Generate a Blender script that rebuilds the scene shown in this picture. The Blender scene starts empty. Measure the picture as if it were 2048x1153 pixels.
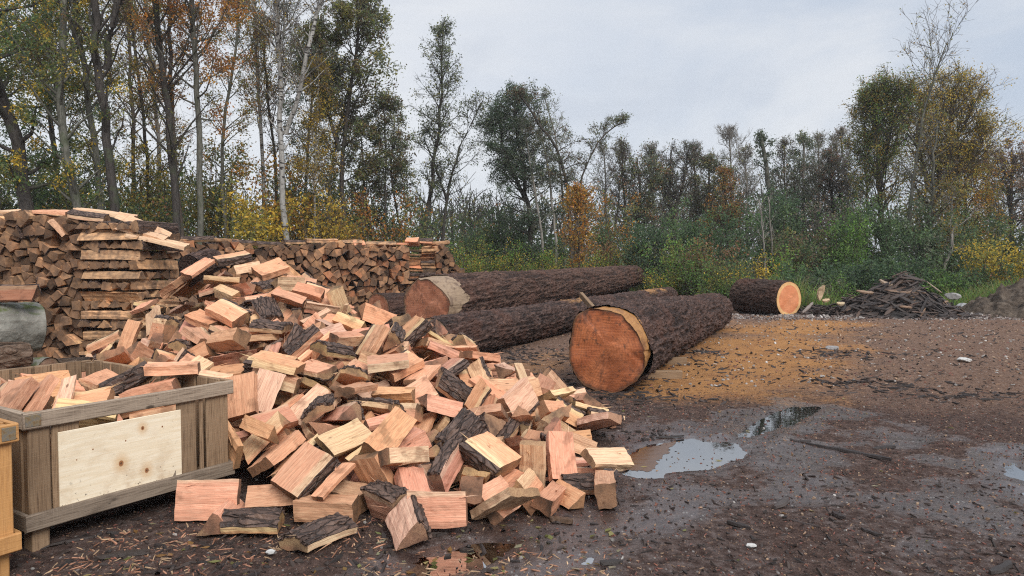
import bpy, math, random
import numpy as np
from mathutils import Vector, Matrix, Quaternion
R = math.radians
scene = bpy.context.scene
COL = scene.collection

# ------------------------------------------------------------------ camera geometry
CAM = np.array([0.0, 0.0, 1.6]); FPX = 1450.0
PITCH = math.atan(58.5 / 1450.0)
def ray(px, py):
    u, v = (px - 1024) / FPX, (576.5 - py) / FPX
    return np.array([u, math.cos(PITCH) + v * math.sin(PITCH), -math.sin(PITCH) + v * math.cos(PITCH)])
def P(px, py, Y):
    d = ray(px, py); return CAM + d * (Y / d[1])
def G(px, py):
    d = ray(px, py); return CAM + d * (-CAM[2] / d[2])
def to_px(p):
    d = np.asarray(p, float) - CAM
    c, s = math.cos(PITCH), math.sin(PITCH)
    f = d[..., 1] * c - d[..., 2] * s; up = d[..., 1] * s + d[..., 2] * c
    return 1024 + FPX * d[..., 0] / f, 576.5 - FPX * up / f

# ------------------------------------------------------------------ noise (numpy)
def _h(ix, iy, iz, seed):
    n = (ix.astype(np.int64) * 374761393 + iy.astype(np.int64) * 668265263 + iz.astype(np.int64) * 2147483647 + seed * 974634777) & 0xffffffff
    n = ((n ^ (n >> 13)) * 1274126177) & 0xffffffff
    n = ((n ^ (n >> 16)) * 2246822519) & 0xffffffff
    return ((n ^ (n >> 15)) & 0xffff) / 65535.0
def vnoise(x, y, z=None, seed=0):
    x = np.asarray(x, float); y = np.asarray(y, float)
    z = np.zeros_like(x) if z is None else np.asarray(z, float)
    ix, iy, iz = np.floor(x), np.floor(y), np.floor(z)
    fx, fy, fz = x - ix, y - iy, z - iz
    fx, fy, fz = [f * f * (3 - 2 * f) for f in (fx, fy, fz)]
    out = 0
    for dx in (0, 1):
        for dy in (0, 1):
            for dz in (0, 1):
                w = (fx if dx else 1 - fx) * (fy if dy else 1 - fy) * (fz if dz else 1 - fz)
                out = out + w * _h(ix + dx, iy + dy, iz + dz, seed)
    return out * 2 - 1
def fbm(x, y, z=None, octv=4, seed=0, gain=.5):
    a, t, f = 1.0, 0, 1.0
    for i in range(octv):
        t = t + a * vnoise(np.asarray(x) * f, np.asarray(y) * f, None if z is None else np.asarray(z) * f, seed + i * 17)
        a *= gain; f *= 2.03
    return t
def sstep(a, b, x):
    t = np.clip((np.asarray(x, float) - a) / (b - a), 0, 1); return t * t * (3 - 2 * t)

# ------------------------------------------------------------------ mesh helpers
def np_mesh(name, V, F, mats, fmat=None, smooth=False, tint=None, attrs=None):
    """V (n,3), F (m,k) all faces the same size"""
    V = np.ascontiguousarray(V, np.float32); F = np.ascontiguousarray(F, np.int32)
    me = bpy.data.meshes.new(name); m, k = F.shape
    me.vertices.add(len(V)); me.vertices.foreach_set('co', V.ravel())
    me.loops.add(m * k); me.loops.foreach_set('vertex_index', F.ravel())
    me.polygons.add(m)
    me.polygons.foreach_set('loop_start', np.arange(0, m * k, k, dtype=np.int32))
    me.polygons.foreach_set('use_smooth', np.full(m, smooth, dtype=bool))
    for mt in mats: me.materials.append(mt)
    if fmat is not None: me.polygons.foreach_set('material_index', np.asarray(fmat, np.int32))
    if tint is not None:
        a = me.attributes.new('tint', 'FLOAT_COLOR', 'FACE' if len(tint) == m else 'POINT')
        c = np.ones((len(tint), 4), np.float32); c[:, :3] = tint; a.data.foreach_set('color', c.ravel())
    for nm, arr in (attrs or {}).items():
        a = me.attributes.new(nm, 'FLOAT', 'POINT'); a.data.foreach_set('value', np.asarray(arr, np.float32))
    me.update(calc_edges=True)
    return me
def py_mesh(name, V, F, mats, fmat=None, smooth=False, fsmooth=None, attrs=None):
    me = bpy.data.meshes.new(name)
    me.from_pydata([tuple(map(float, v)) for v in V], [], [tuple(int(i) for i in f) for f in F])
    for mt in mats: me.materials.append(mt)
    if fmat is not None: me.polygons.foreach_set('material_index', np.asarray(fmat, np.int32))
    if fsmooth is not None: me.polygons.foreach_set('use_smooth', np.asarray(fsmooth, bool))
    elif smooth: me.polygons.foreach_set('use_smooth', np.ones(len(F), bool))
    for nm, arr in (attrs or {}).items():
        a = me.attributes.new(nm, 'FLOAT', 'POINT'); a.data.foreach_set('value', np.asarray(arr, np.float32))
    me.update()
    return me
def link(name, me, parent=None, loc=None, label=None, cat=None, group=None, kind=None):
    o = bpy.data.objects.new(name, me); COL.objects.link(o)
    if parent is not None: o.parent = parent
    if loc is not None: o.location = [float(c) for c in loc]
    if label: o['label'] = label
    if cat: o['category'] = cat
    if group: o['group'] = group
    if kind: o['kind'] = kind
    return o
def thing(name, label, cat, loc=(0, 0, 0), group=None):
    return link(name, None, None, loc, label, cat, group)
class MB:
    """collects shapes into one mesh"""
    def __init__(s): s.V = []; s.F = []; s.M = []; s.S = []
    def add(s, V, F, m=0, smooth=False):
        b = len(s.V); s.V.extend([tuple(v) for v in V])
        for f in F: s.F.append(tuple(i + b for i in f)); s.M.append(m); s.S.append(smooth)
    def mesh(s, name, mats): return py_mesh(name, s.V, s.F, mats, s.M, fsmooth=s.S)
def plank_geo(L, W, T, rng, n=6, jit=.004, bev=.006):
    """a sawn board along x: centred, bevelled, slightly bowed and uneven"""
    hw, ht, b = W / 2, T / 2, min(bev, W * .2, T * .3)
    ring = [(-hw + b, -ht), (hw - b, -ht), (hw, -ht + b), (hw, ht - b), (hw - b, ht), (-hw + b, ht), (-hw, ht - b), (-hw, -ht + b)]
    V, F = [], []
    b1, b2 = rng.uniform(-jit, jit), rng.uniform(-jit, jit)
    for i in range(n + 1):
        t = i / n; x = (t - .5) * L; q = 4 * t * (1 - t)
        for (y, z) in ring:
            V.append((x + (rng.uniform(-jit, jit) * .5 if i in (0, n) else 0), y + b1 * q + rng.uniform(-1, 1) * jit * .25, z + b2 * q + rng.uniform(-1, 1) * jit * .15))
    for i in range(n):
        for j in range(8):
            a, c = i * 8 + j, i * 8 + (j + 1) % 8
            F.append((a, a + 8, c + 8, c))
    F.append(tuple(range(8))); F.append(tuple(reversed(range(n * 8, n * 8 + 8))))
    return np.array(V), F
def frame_to(x_axis, up=(0, 0, 1)):
    x = np.array(x_axis, float); x /= np.linalg.norm(x)
    u = np.array(up, float); y = np.cross(u, x)
    if np.linalg.norm(y) < 1e-4: y = np.cross((0, 1, 0), x)
    y /= np.linalg.norm(y); z = np.cross(x, y)
    return np.stack([x, y, z], 1)
def xf(V, M, t): return np.asarray(V) @ np.asarray(M).T + np.asarray(t)

# ------------------------------------------------------------------ material helpers
class NT:
    def __init__(s, name):
        s.m = bpy.data.materials.new(name); s.m.use_nodes = True
        s.t = s.m.node_tree; s.t.nodes.clear(); s.out = s.n('ShaderNodeOutputMaterial')
    def n(s, typ, **kw):
        nd = s.t.nodes.new(typ)
        for k, v in kw.items():
            if isinstance(k, str) and hasattr(nd, k): setattr(nd, k, v)
        return nd
    def l(s, a, b): s.t.links.new(a, b)
    def put(s, sock, v):
        if isinstance(v, bpy.types.NodeSocket): s.l(v, sock)
        elif v is not None:
            if hasattr(sock, 'default_value'):
                dv = sock.default_value
                if hasattr(dv, '__len__') and len(dv) == 4 and len(v) == 3: v = (*v, 1)
                sock.default_value = v
    def math(s, op, a, b=None, c=None, clamp=False):
        nd = s.n('ShaderNodeMath', operation=op); nd.use_clamp = clamp
        for i, v in enumerate((a, b, c)):
            if v is not None: s.put(nd.inputs[i], v)
        return nd.outputs[0]
    def vmul(s, v, sc):
        nd = s.n('ShaderNodeVectorMath', operation='MULTIPLY'); s.put(nd.inputs[0], v); nd.inputs[1].default_value = sc; return nd.outputs[0]
    def mix(s, fac, a, b, typ='MIX'):
        nd = s.n('ShaderNodeMix', data_type='RGBA'); nd.blend_type = typ
        s.put(nd.inputs[0], fac); s.put(nd.inputs[6], a); s.put(nd.inputs[7], b); return nd.outputs[2]
    def ramp(s, fac, stops, interp='LINEAR'):
        nd = s.n('ShaderNodeValToRGB'); cr = nd.color_ramp; cr.interpolation = interp
        while len(cr.elements) > 1: cr.elements.remove(cr.elements[-1])
        for i, (p, c) in enumerate(stops):
            e = cr.elements[0] if i == 0 else cr.elements.new(p)
            e.position = p; e.color = (*c, 1) if len(c) == 3 else c
        s.put(nd.inputs[0], fac); return nd.outputs[0]
    def mr(s, v, a, b, c=0., d=1., smooth=True):
        nd = s.n('ShaderNodeMapRange'); nd.interpolation_type = 'SMOOTHSTEP' if smooth else 'LINEAR'
        s.put(nd.inputs[0], v); nd.inputs[1].default_value = a; nd.inputs[2].default_value = b; nd.inputs[3].default_value = c; nd.inputs[4].default_value = d
        return nd.outputs[0]
    def noise(s, vec, scale=5, detail=4, rough=.55, dist=0.):
        nd = s.n('ShaderNodeTexNoise'); s.put(nd.inputs['Vector'], vec); nd.inputs['Scale'].default_value = scale
        nd.inputs['Detail'].default_value = detail; nd.inputs['Roughness'].default_value = rough; nd.inputs['Distortion'].default_value = dist
        return nd.outputs[0]
    def voro(s, vec, scale=5, feat='F1', out='Distance'):
        nd = s.n('ShaderNodeTexVoronoi', feature=feat); s.put(nd.inputs['Vector'], vec); nd.inputs['Scale'].default_value = scale
        return nd.outputs[out]
    def obj(s): return s.n('ShaderNodeTexCoord').outputs['Object']
    def pos(s): return s.n('ShaderNodeNewGeometry').outputs['Position']
    def attr(s, name, out='Fac'): return s.n('ShaderNodeAttribute', attribute_name=name).outputs[out]
    def oinfo(s, out): return s.n('ShaderNodeObjectInfo').outputs[out]
    def bump(s, h, strength=.5, dist=.01, normal=None):
        nd = s.n('ShaderNodeBump'); s.put(nd.inputs['Height'], h); nd.inputs['Strength'].default_value = strength; nd.inputs['Distance'].default_value = dist
        if normal is not None: s.l(normal, nd.inputs['Normal'])
        return nd.outputs[0]
    def bsdf(s, col, rough=.8, normal=None, spec=.3, **kw):
        nd = s.n('ShaderNodeBsdfPrincipled'); s.put(nd.inputs['Base Color'], col); s.put(nd.inputs['Roughness'], rough)
        s.put(nd.inputs['Specular IOR Level'], spec)
        if normal is not None: s.l(normal, nd.inputs['Normal'])
        for k, v in kw.items(): s.put(nd.inputs[k], v)
        return nd.outputs[0]
    def done(s, sh): s.l(sh, s.out.inputs[0]); return s.m
# ------------------------------------------------------------------ wood materials
def mat_wood(name, heart, sap, end=False, weather=0.0, rough=.75, dirt=.0):
    t = NT(name); o = t.obj()
    sep = t.n('ShaderNodeSeparateXYZ'); t.l(o, sep.inputs[0])
    dy = t.math('SUBTRACT', sep.outputs[1], t.attr('pith_y')); dz = t.math('SUBTRACT', sep.outputs[2], t.attr('pith_z'))
    r = t.math('SQRT', t.math('ADD', t.math('MULTIPLY', dy, dy), t.math('MULTIPLY', dz, dz)))
    wob = t.noise(t.vmul(o, (2.2, 9, 9)), 1, 3)
    r2 = t.math('ADD', r, t.math('MULTIPLY', t.math('SUBTRACT', wob, .5), .045))
    dr = t.math('SUBTRACT', t.attr('rad'), r2)
    sapf = t.mr(dr, .062, .035)
    rnd = t.oinfo('Random')
    off = t.n('ShaderNodeVectorMath', operation='ADD'); t.l(o, off.inputs[0])
    cmb = t.n('ShaderNodeCombineXYZ'); t.l(t.math('MULTIPLY', rnd, 37), cmb.inputs[0]); t.l(t.math('MULTIPLY', rnd, 91), cmb.inputs[1]); t.l(cmb.outputs[0], off.inputs[1])
    p = off.outputs[0]
    ring = t.math('SINE', t.math('MULTIPLY', r2, 900 if not end else 700))
    ring = t.mr(ring, .2, 1.0)
    fib = t.noise(t.vmul(p, (3, 70, 70)) if not end else t.vmul(p, (60, 60, 60)), 1.6, 4, .65)
    fine = t.noise(t.vmul(p, (9, 260, 260)) if not end else t.vmul(p, (200, 200, 200)), 1, 3, .6)
    base = t.mix(sapf, t.mix(t.oinfo('Alpha'), tuple(c * 1.02 for c in sap), heart), sap)
    base = t.mix(t.math('MULTIPLY', t.mr(fib, .38, .70), .72), base, tuple(c * .58 for c in heart))
    base = t.mix(t.math('MULTIPLY', ring, .38), base, tuple(c * .60 for c in heart))
    base = t.mix(t.math('MULTIPLY', t.mr(fine, .45, .7), .28), base, tuple(min(1, c * 1.25 + .05) for c in sap))
    blot = t.noise(p, 7, 4, .6)
    if end:
        base = t.mix(t.mr(blot, .38, .72), base, (.075, .042, .026))
        base = t.mix(.25, base, (.10, .07, .05))
    else:
        base = t.mix(t.math('MULTIPLY', t.mr(t.math('ADD', blot, t.math('MULTIPLY', rnd, .10)), .58, .74), .55 + dirt), base, (.16, .075, .04))
    knot = t.voro(t.vmul(p, (3.5, 9, 9)), 1.0)
    base = t.mix(t.mr(knot, .10, .04, 0, .75), base, (.10, .04, .02))
    if weather > 0:
        base = t.mix(t.math('MULTIPLY', t.mr(t.noise(p, 11, 4), .3, .7), weather), base, (.105, .08, .064))
        base = t.mix(t.math('MULTIPLY', t.mr(t.noise(p, 4, 2), .55, .7), weather), base, (.045, .034, .030))
    base = t.mix(1.0, base, t.oinfo('Color'), 'MULTIPLY')
    hgt = t.math('ADD', t.math('MULTIPLY', fib, .8), t.math('MULTIPLY', fine, .35))
    return t.done(t.bsdf(base, rough, t.bump(hgt, .7, .006), .25))
def mat_bark(name, c0, c1, c2, scale=1., wet=.45, axis=0):
    t = NT(name); o = t.obj()
    st = [1, 1, 1]; st[axis] = .28
    p = t.vmul(o, tuple(st))
    v = t.voro(p, 26 * scale, 'DISTANCE_TO_EDGE')
    n1 = t.noise(p, 18 * scale, 6, .65, .6); n2 = t.noise(o, 70 * scale, 4, .6)
    pl = t.mr(v, 0.0, .13)
    col = t.ramp(n1, [(.25, c0), (.5, c1), (.72, c2)])
    col = t.mix(t.math('MULTIPLY', t.math('SUBTRACT', 1.0, pl), .8), col, tuple(c * .35 for c in c0))
    col = t.mix(t.mr(n2, .60, .72, 0, .6), col, tuple(min(1, c * 1.8) for c in c2))
    h = t.math('ADD', t.math('MULTIPLY', pl, .6), t.math('ADD', t.math('MULTIPLY', n1, .9), t.math('MULTIPLY', n2, .3)))
    rg = t.mr(n2, .35, .65, wet, min(1, wet + .4))
    return t.done(t.bsdf(col, rg, t.bump(h, .9, .018), .4))
HEART = (.66, .312, .188); SAP = (.68, .49, .31)
M_SPLIT = mat_wood('split_face_wood', HEART, SAP)
M_END = mat_wood('sawn_end_wood', (.40, .185, .105), (.46, .29, .15), True)
M_WSPLIT = mat_wood('weathered_split_wood', (.47, .27, .16), (.50, .35, .21), False, .75, .85)
M_WEND = mat_wood('weathered_end_wood', (.32, .18, .105), (.36, .24, .145), True, .55, .85)
M_BARK = mat_bark('split_log_bark', (.034, .021, .016), (.085, .052, .040), (.175, .110, .080), 1.0, .42)

# ------------------------------------------------------------------ split log geometry (length along local x)
def _resample(poly, step):
    out = []
    n = len(poly)
    for i in range(n):
        (y0, z0, tg), (y1, z1, _) = poly[i], poly[(i + 1) % n]
        k = max(1, int(round(math.hypot(y1 - y0, z1 - z0) / step)))
        for j in range(k):
            t = j / k; out.append((y0 + (y1 - y0) * t, z0 + (z1 - z0) * t, tg))
    return out
def split_shape(kind, rng):
    """cross-section polygon [(y,z,tag of the edge that starts here)], pith, radius"""
    u = rng.uniform
    if kind == 'slab':
        w, h = u(.15, .28), u(.04, .09)
        poly = [(-w/2, -h/2, 0), (w/2, -h/2*u(.7, 1), 0), (w/2 + u(-.01, .02), h/2*u(.7, 1), 0), (-w/2 + u(-.02, .02), h/2, 0)]
        pith, rad = (-w/2 - u(.0, .12), u(-.1, .1)), u(.25, .42)
    elif kind == 'edge':      # slab with bark on one narrow side
        w, h = u(.18, .26), u(.09, .14)
        poly = [(-w/2, -h*.3, 0), (w/2, -h/2, 1), (w/2 + .012, -h*.15, 1), (w/2 + .014, h*.2, 1), (w/2, h/2, 0), (-w/2, h*.35, 0)]
        pith, rad = (-w/2 - .06, 0), w + .065
    elif kind == 'wedge':
        r, a = u(.18, .25), R(u(36, 58)); b = r * u(.0, .12)
        poly = [(b, -b * math.tan(a/2) - .004, 0)]
        for k in range(5):
            q = -a/2 + a * k / 4; poly.append((r * math.cos(q), r * math.sin(q), 1 if k < 4 else 0))
        poly.append((b, b * math.tan(a/2) + .004, 0)); pith, rad = (0, 0), r
        cy = r * .62; poly = [(y - cy, z, tg) for y, z, tg in poly]; pith = (-cy, 0)
    elif kind == 'block':
        w, h = u(.12, .17), u(.10, .14)
        poly = [(-w/2, -h/2, 0), (w/2*u(.8, 1.1), -h/2*u(.8, 1.1), 0), (w/2*u(.8, 1.1), h/2*u(.7, 1), 0), (-w/2*u(.7, 1), h/2, 0)]
        pith, rad = (-w/2 - u(0, .1), -.08), u(.16, .38)
    elif kind == 'tri':
        w, h = u(.17, .25), u(.10, .15)
        poly = [(-w/2, -h*.33, 0), (w/2, -h*.38, 0), (w*u(-.15, .15), h*.62, 0)]
        pith, rad = (-w/2, h), u(.22, .42)
    elif kind == 'outer':     # outer slab, bark over one broad side
        w, h = u(.19, .27), u(.07, .11)
        poly = [(-w/2, -h/2, 0), (w/2, -h/2, 0), (w/2 + .005, -.0, 1), (w*.27, h*.45, 1), (0, h*.62, 1), (-w*.27, h*.45, 1), (-w/2 - .005, 0, 0)]
        pith, rad = (0, -.22), .22 + h * .6
    else:                     # 'thin'
        w, h = u(.07, .12), u(.025, .045)
        poly = [(-w/2, -h/2, 0), (w/2, -h/2, 0), (w/2, h/2*u(.2, 1), 0), (-w/2, h/2, 0)]
        pith, rad = (-.1, 0), u(.12, .3)
    return poly, pith, rad
def split_log_geo(kind, L, rng, scale=1.0, nring=6, step=.035, poly=None, pith=None, rad=None, rough=1.0, slivers=0):
    if poly is None: poly, pith, rad = split_shape(kind, rng)
    poly = [(y * scale, z * scale, tg) for y, z, tg in poly]; pith = (pith[0] * scale, pith[1] * scale); rad *= scale
    pts = _resample(poly, step); n = len(pts)
    ridge = [(rng.uniform(-1, 1) * .0045 * rough, rng.uniform(-1, 1) * .0045 * rough) for _ in pts]
    bow = (rng.uniform(-.005, .005) * rough, rng.uniform(-.005, .005) * rough); tw = rng.uniform(-.10, .10) * rough
    tap = rng.uniform(-.08, .08) * rough; sk = rng.uniform(-.10, .10), rng.uniform(-.08, .08)
    V, F, M = [], [], []
    for i in range(nring + 1):
        t = i / nring - .5; q = 1 - 4 * t * t
        cs, sn = math.cos(tw * t), math.sin(tw * t); s = 1 + tap * t
        for (y, z, tg), (ry, rz) in zip(pts, ridge):
            yy = (y + ry) * s + bow[0] * q + rng.uniform(-1, 1) * .002 * rough; zz = (z + rz) * s + bow[1] * q + rng.uniform(-1, 1) * .002 * rough
            V.append((t * L + (y * sk[0] + z * sk[1] if i in (0, nring) else 0), yy * cs - zz * sn, yy * sn + zz * cs))
    for i in range(nring):
        for j in range(n):
            a, b = i * n + j, i * n + (j + 1) % n
            F.append((a, b, b + n, a + n)); M.append(0)
    F.append(tuple(reversed(range(n)))); M.append(1)
    F.append(tuple(range(nring * n, nring * n + n))); M.append(1)
    for _ in range(slivers):
        j = rng.randrange(n); i = rng.randrange(1, nring); b0 = np.array(V[i * n + j]); nn = b0 - np.array(V[i * n + (j + n // 2) % n]); nn[0] = 0; nn /= np.linalg.norm(nn) + 1e-6
        ln, w = rng.uniform(.05, .14) * rng.choice((-1, 1)), rng.uniform(.003, .007); tn = np.array([0, -nn[2], nn[1]]); tip = b0 + np.array([ln, 0, 0]) + nn * rng.uniform(.008, .045) + tn * rng.uniform(-.02, .02); q = len(V)
        V += [tuple(b0 - tn * w - nn * .003), tuple(b0 + tn * w - nn * .003), tuple(b0 - nn * .008), tuple(tip)]
        F += [(q, q + 1, q + 3), (q + 1, q + 2, q + 3), (q + 2, q, q + 3)]; M += [0, 0, 0]
    # bark shell
    BV, BF = [], []
    runs, j = [], 0
    tags = [p[2] for p in pts]
    if any(tags):
        s0 = next(k for k in range(n) if tags[k] and not tags[k - 1]); run = [s0]
        while tags[run[-1] % n]: run.append(run[-1] + 1)
        run = [k % n for k in run]; m = len(run); nr = nring * 2
        th = rng.uniform(.014, .026)
        sub = []
        for k in range(m):
            sub.append((run[k], run[k], 0.))
            if k < m - 1: sub.append((run[k], run[k + 1], .5))
        ms = len(sub); e0, e1 = rng.uniform(0, .08), rng.uniform(0, .08)
        def pt(i, a, b, f):
            x = i / nr * nring; i0 = min(int(x), nring - 1); g = x - i0
            va = np.array(V[i0 * n + a]) * (1 - g) + np.array(V[(i0 + 1) * n + a]) * g
            vb = np.array(V[i0 * n + b]) * (1 - g) + np.array(V[(i0 + 1) * n + b]) * g
            return va * (1 - f) + vb * f
        ctr = np.array([0, pith[0], pith[1]])
        rowrid = [rng.uniform(.35, 1.25) for _ in sub]
        for lay in (0, 1):
            for i in range(nr + 1):
                for k, (a, b, f) in enumerate(sub):
                    v = pt(i, a, b, f); d = v - ctr; d[0] = 0; d /= max(1e-6, np.linalg.norm(d))
                    hh = th * rowrid[k] * rng.uniform(.6, 1.25) if lay else -.004
                    if lay and k in (0, ms - 1): hh *= .75
                    v = v + d * hh
                    if i in (0, nr): v[0] += rng.uniform(-.012, .006) * (1 if i else -1) * -1
                    BV.append(tuple(v))
        o = (nr + 1) * ms
        for i in range(nr):
            for k in range(ms - 1):
                a = i * ms + k
                BF.append((o + a, o + a + 1, o + a + ms + 1, o + a + ms))
                BF.append((a, a + ms, a + ms + 1, a + 1))
            for k in (0, ms - 1):
                a = i * ms + k
                BF.append((a, o + a, o + a + ms, a + ms) if k == 0 else (a, a + ms, o + a + ms, o + a))
        for i in (0, nr):
            for k in range(ms - 1):
                a = i * ms + k
                BF.append((a, a + 1, o + a + 1, o + a) if i == 0 else (a, o + a, o + a + 1, a + 1))
    return (V, F, M), (BV, BF), pith, rad
def split_log_meshes(name, kind, L, rng, mats=None, bark=None, **kw):
    (V, F, M), (BV, BF), pith, rad = split_log_geo(kind, L, rng, **kw)
    n = len(V)
    me = py_mesh(name, V, F, mats or [M_SPLIT, M_END], M, attrs={'pith_y': [pith[0]] * n, 'pith_z': [pith[1]] * n, 'rad': [rad] * n})
    bm = py_mesh(name + '_bark', BV, BF, [bark or M_BARK]) if BV else None
    return me, bm
KINDS = ['slab', 'slab', 'slab', 'edge', 'edge', 'wedge', 'wedge', 'slab', 'block', 'block', 'tri', 'tri', 'outer', 'outer', 'tri', 'thin', 'slab', 'edge', 'block', 'slab', 'tri', 'slab', 'slab', 'thin', 'edge', 'tri',
         'slab', 'wedge', 'thin', 'block', 'outer', 'tri', 'slab', 'edge', 'thin', 'wedge', 'slab', 'tri']
def log_library():
    rng = random.Random(11); lib = []
    for i, k in enumerate(KINDS):
        lib.append((k, *split_log_meshes('split_log', k, rng.uniform(.31, .375) if i < 26 else rng.uniform(.27, .40), rng, scale=rng.uniform(.84, .97) if i < 26 else rng.uniform(.58, .9), nring=8, rough=1.35, slivers=rng.randint(1, 4))))
    return lib
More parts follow.
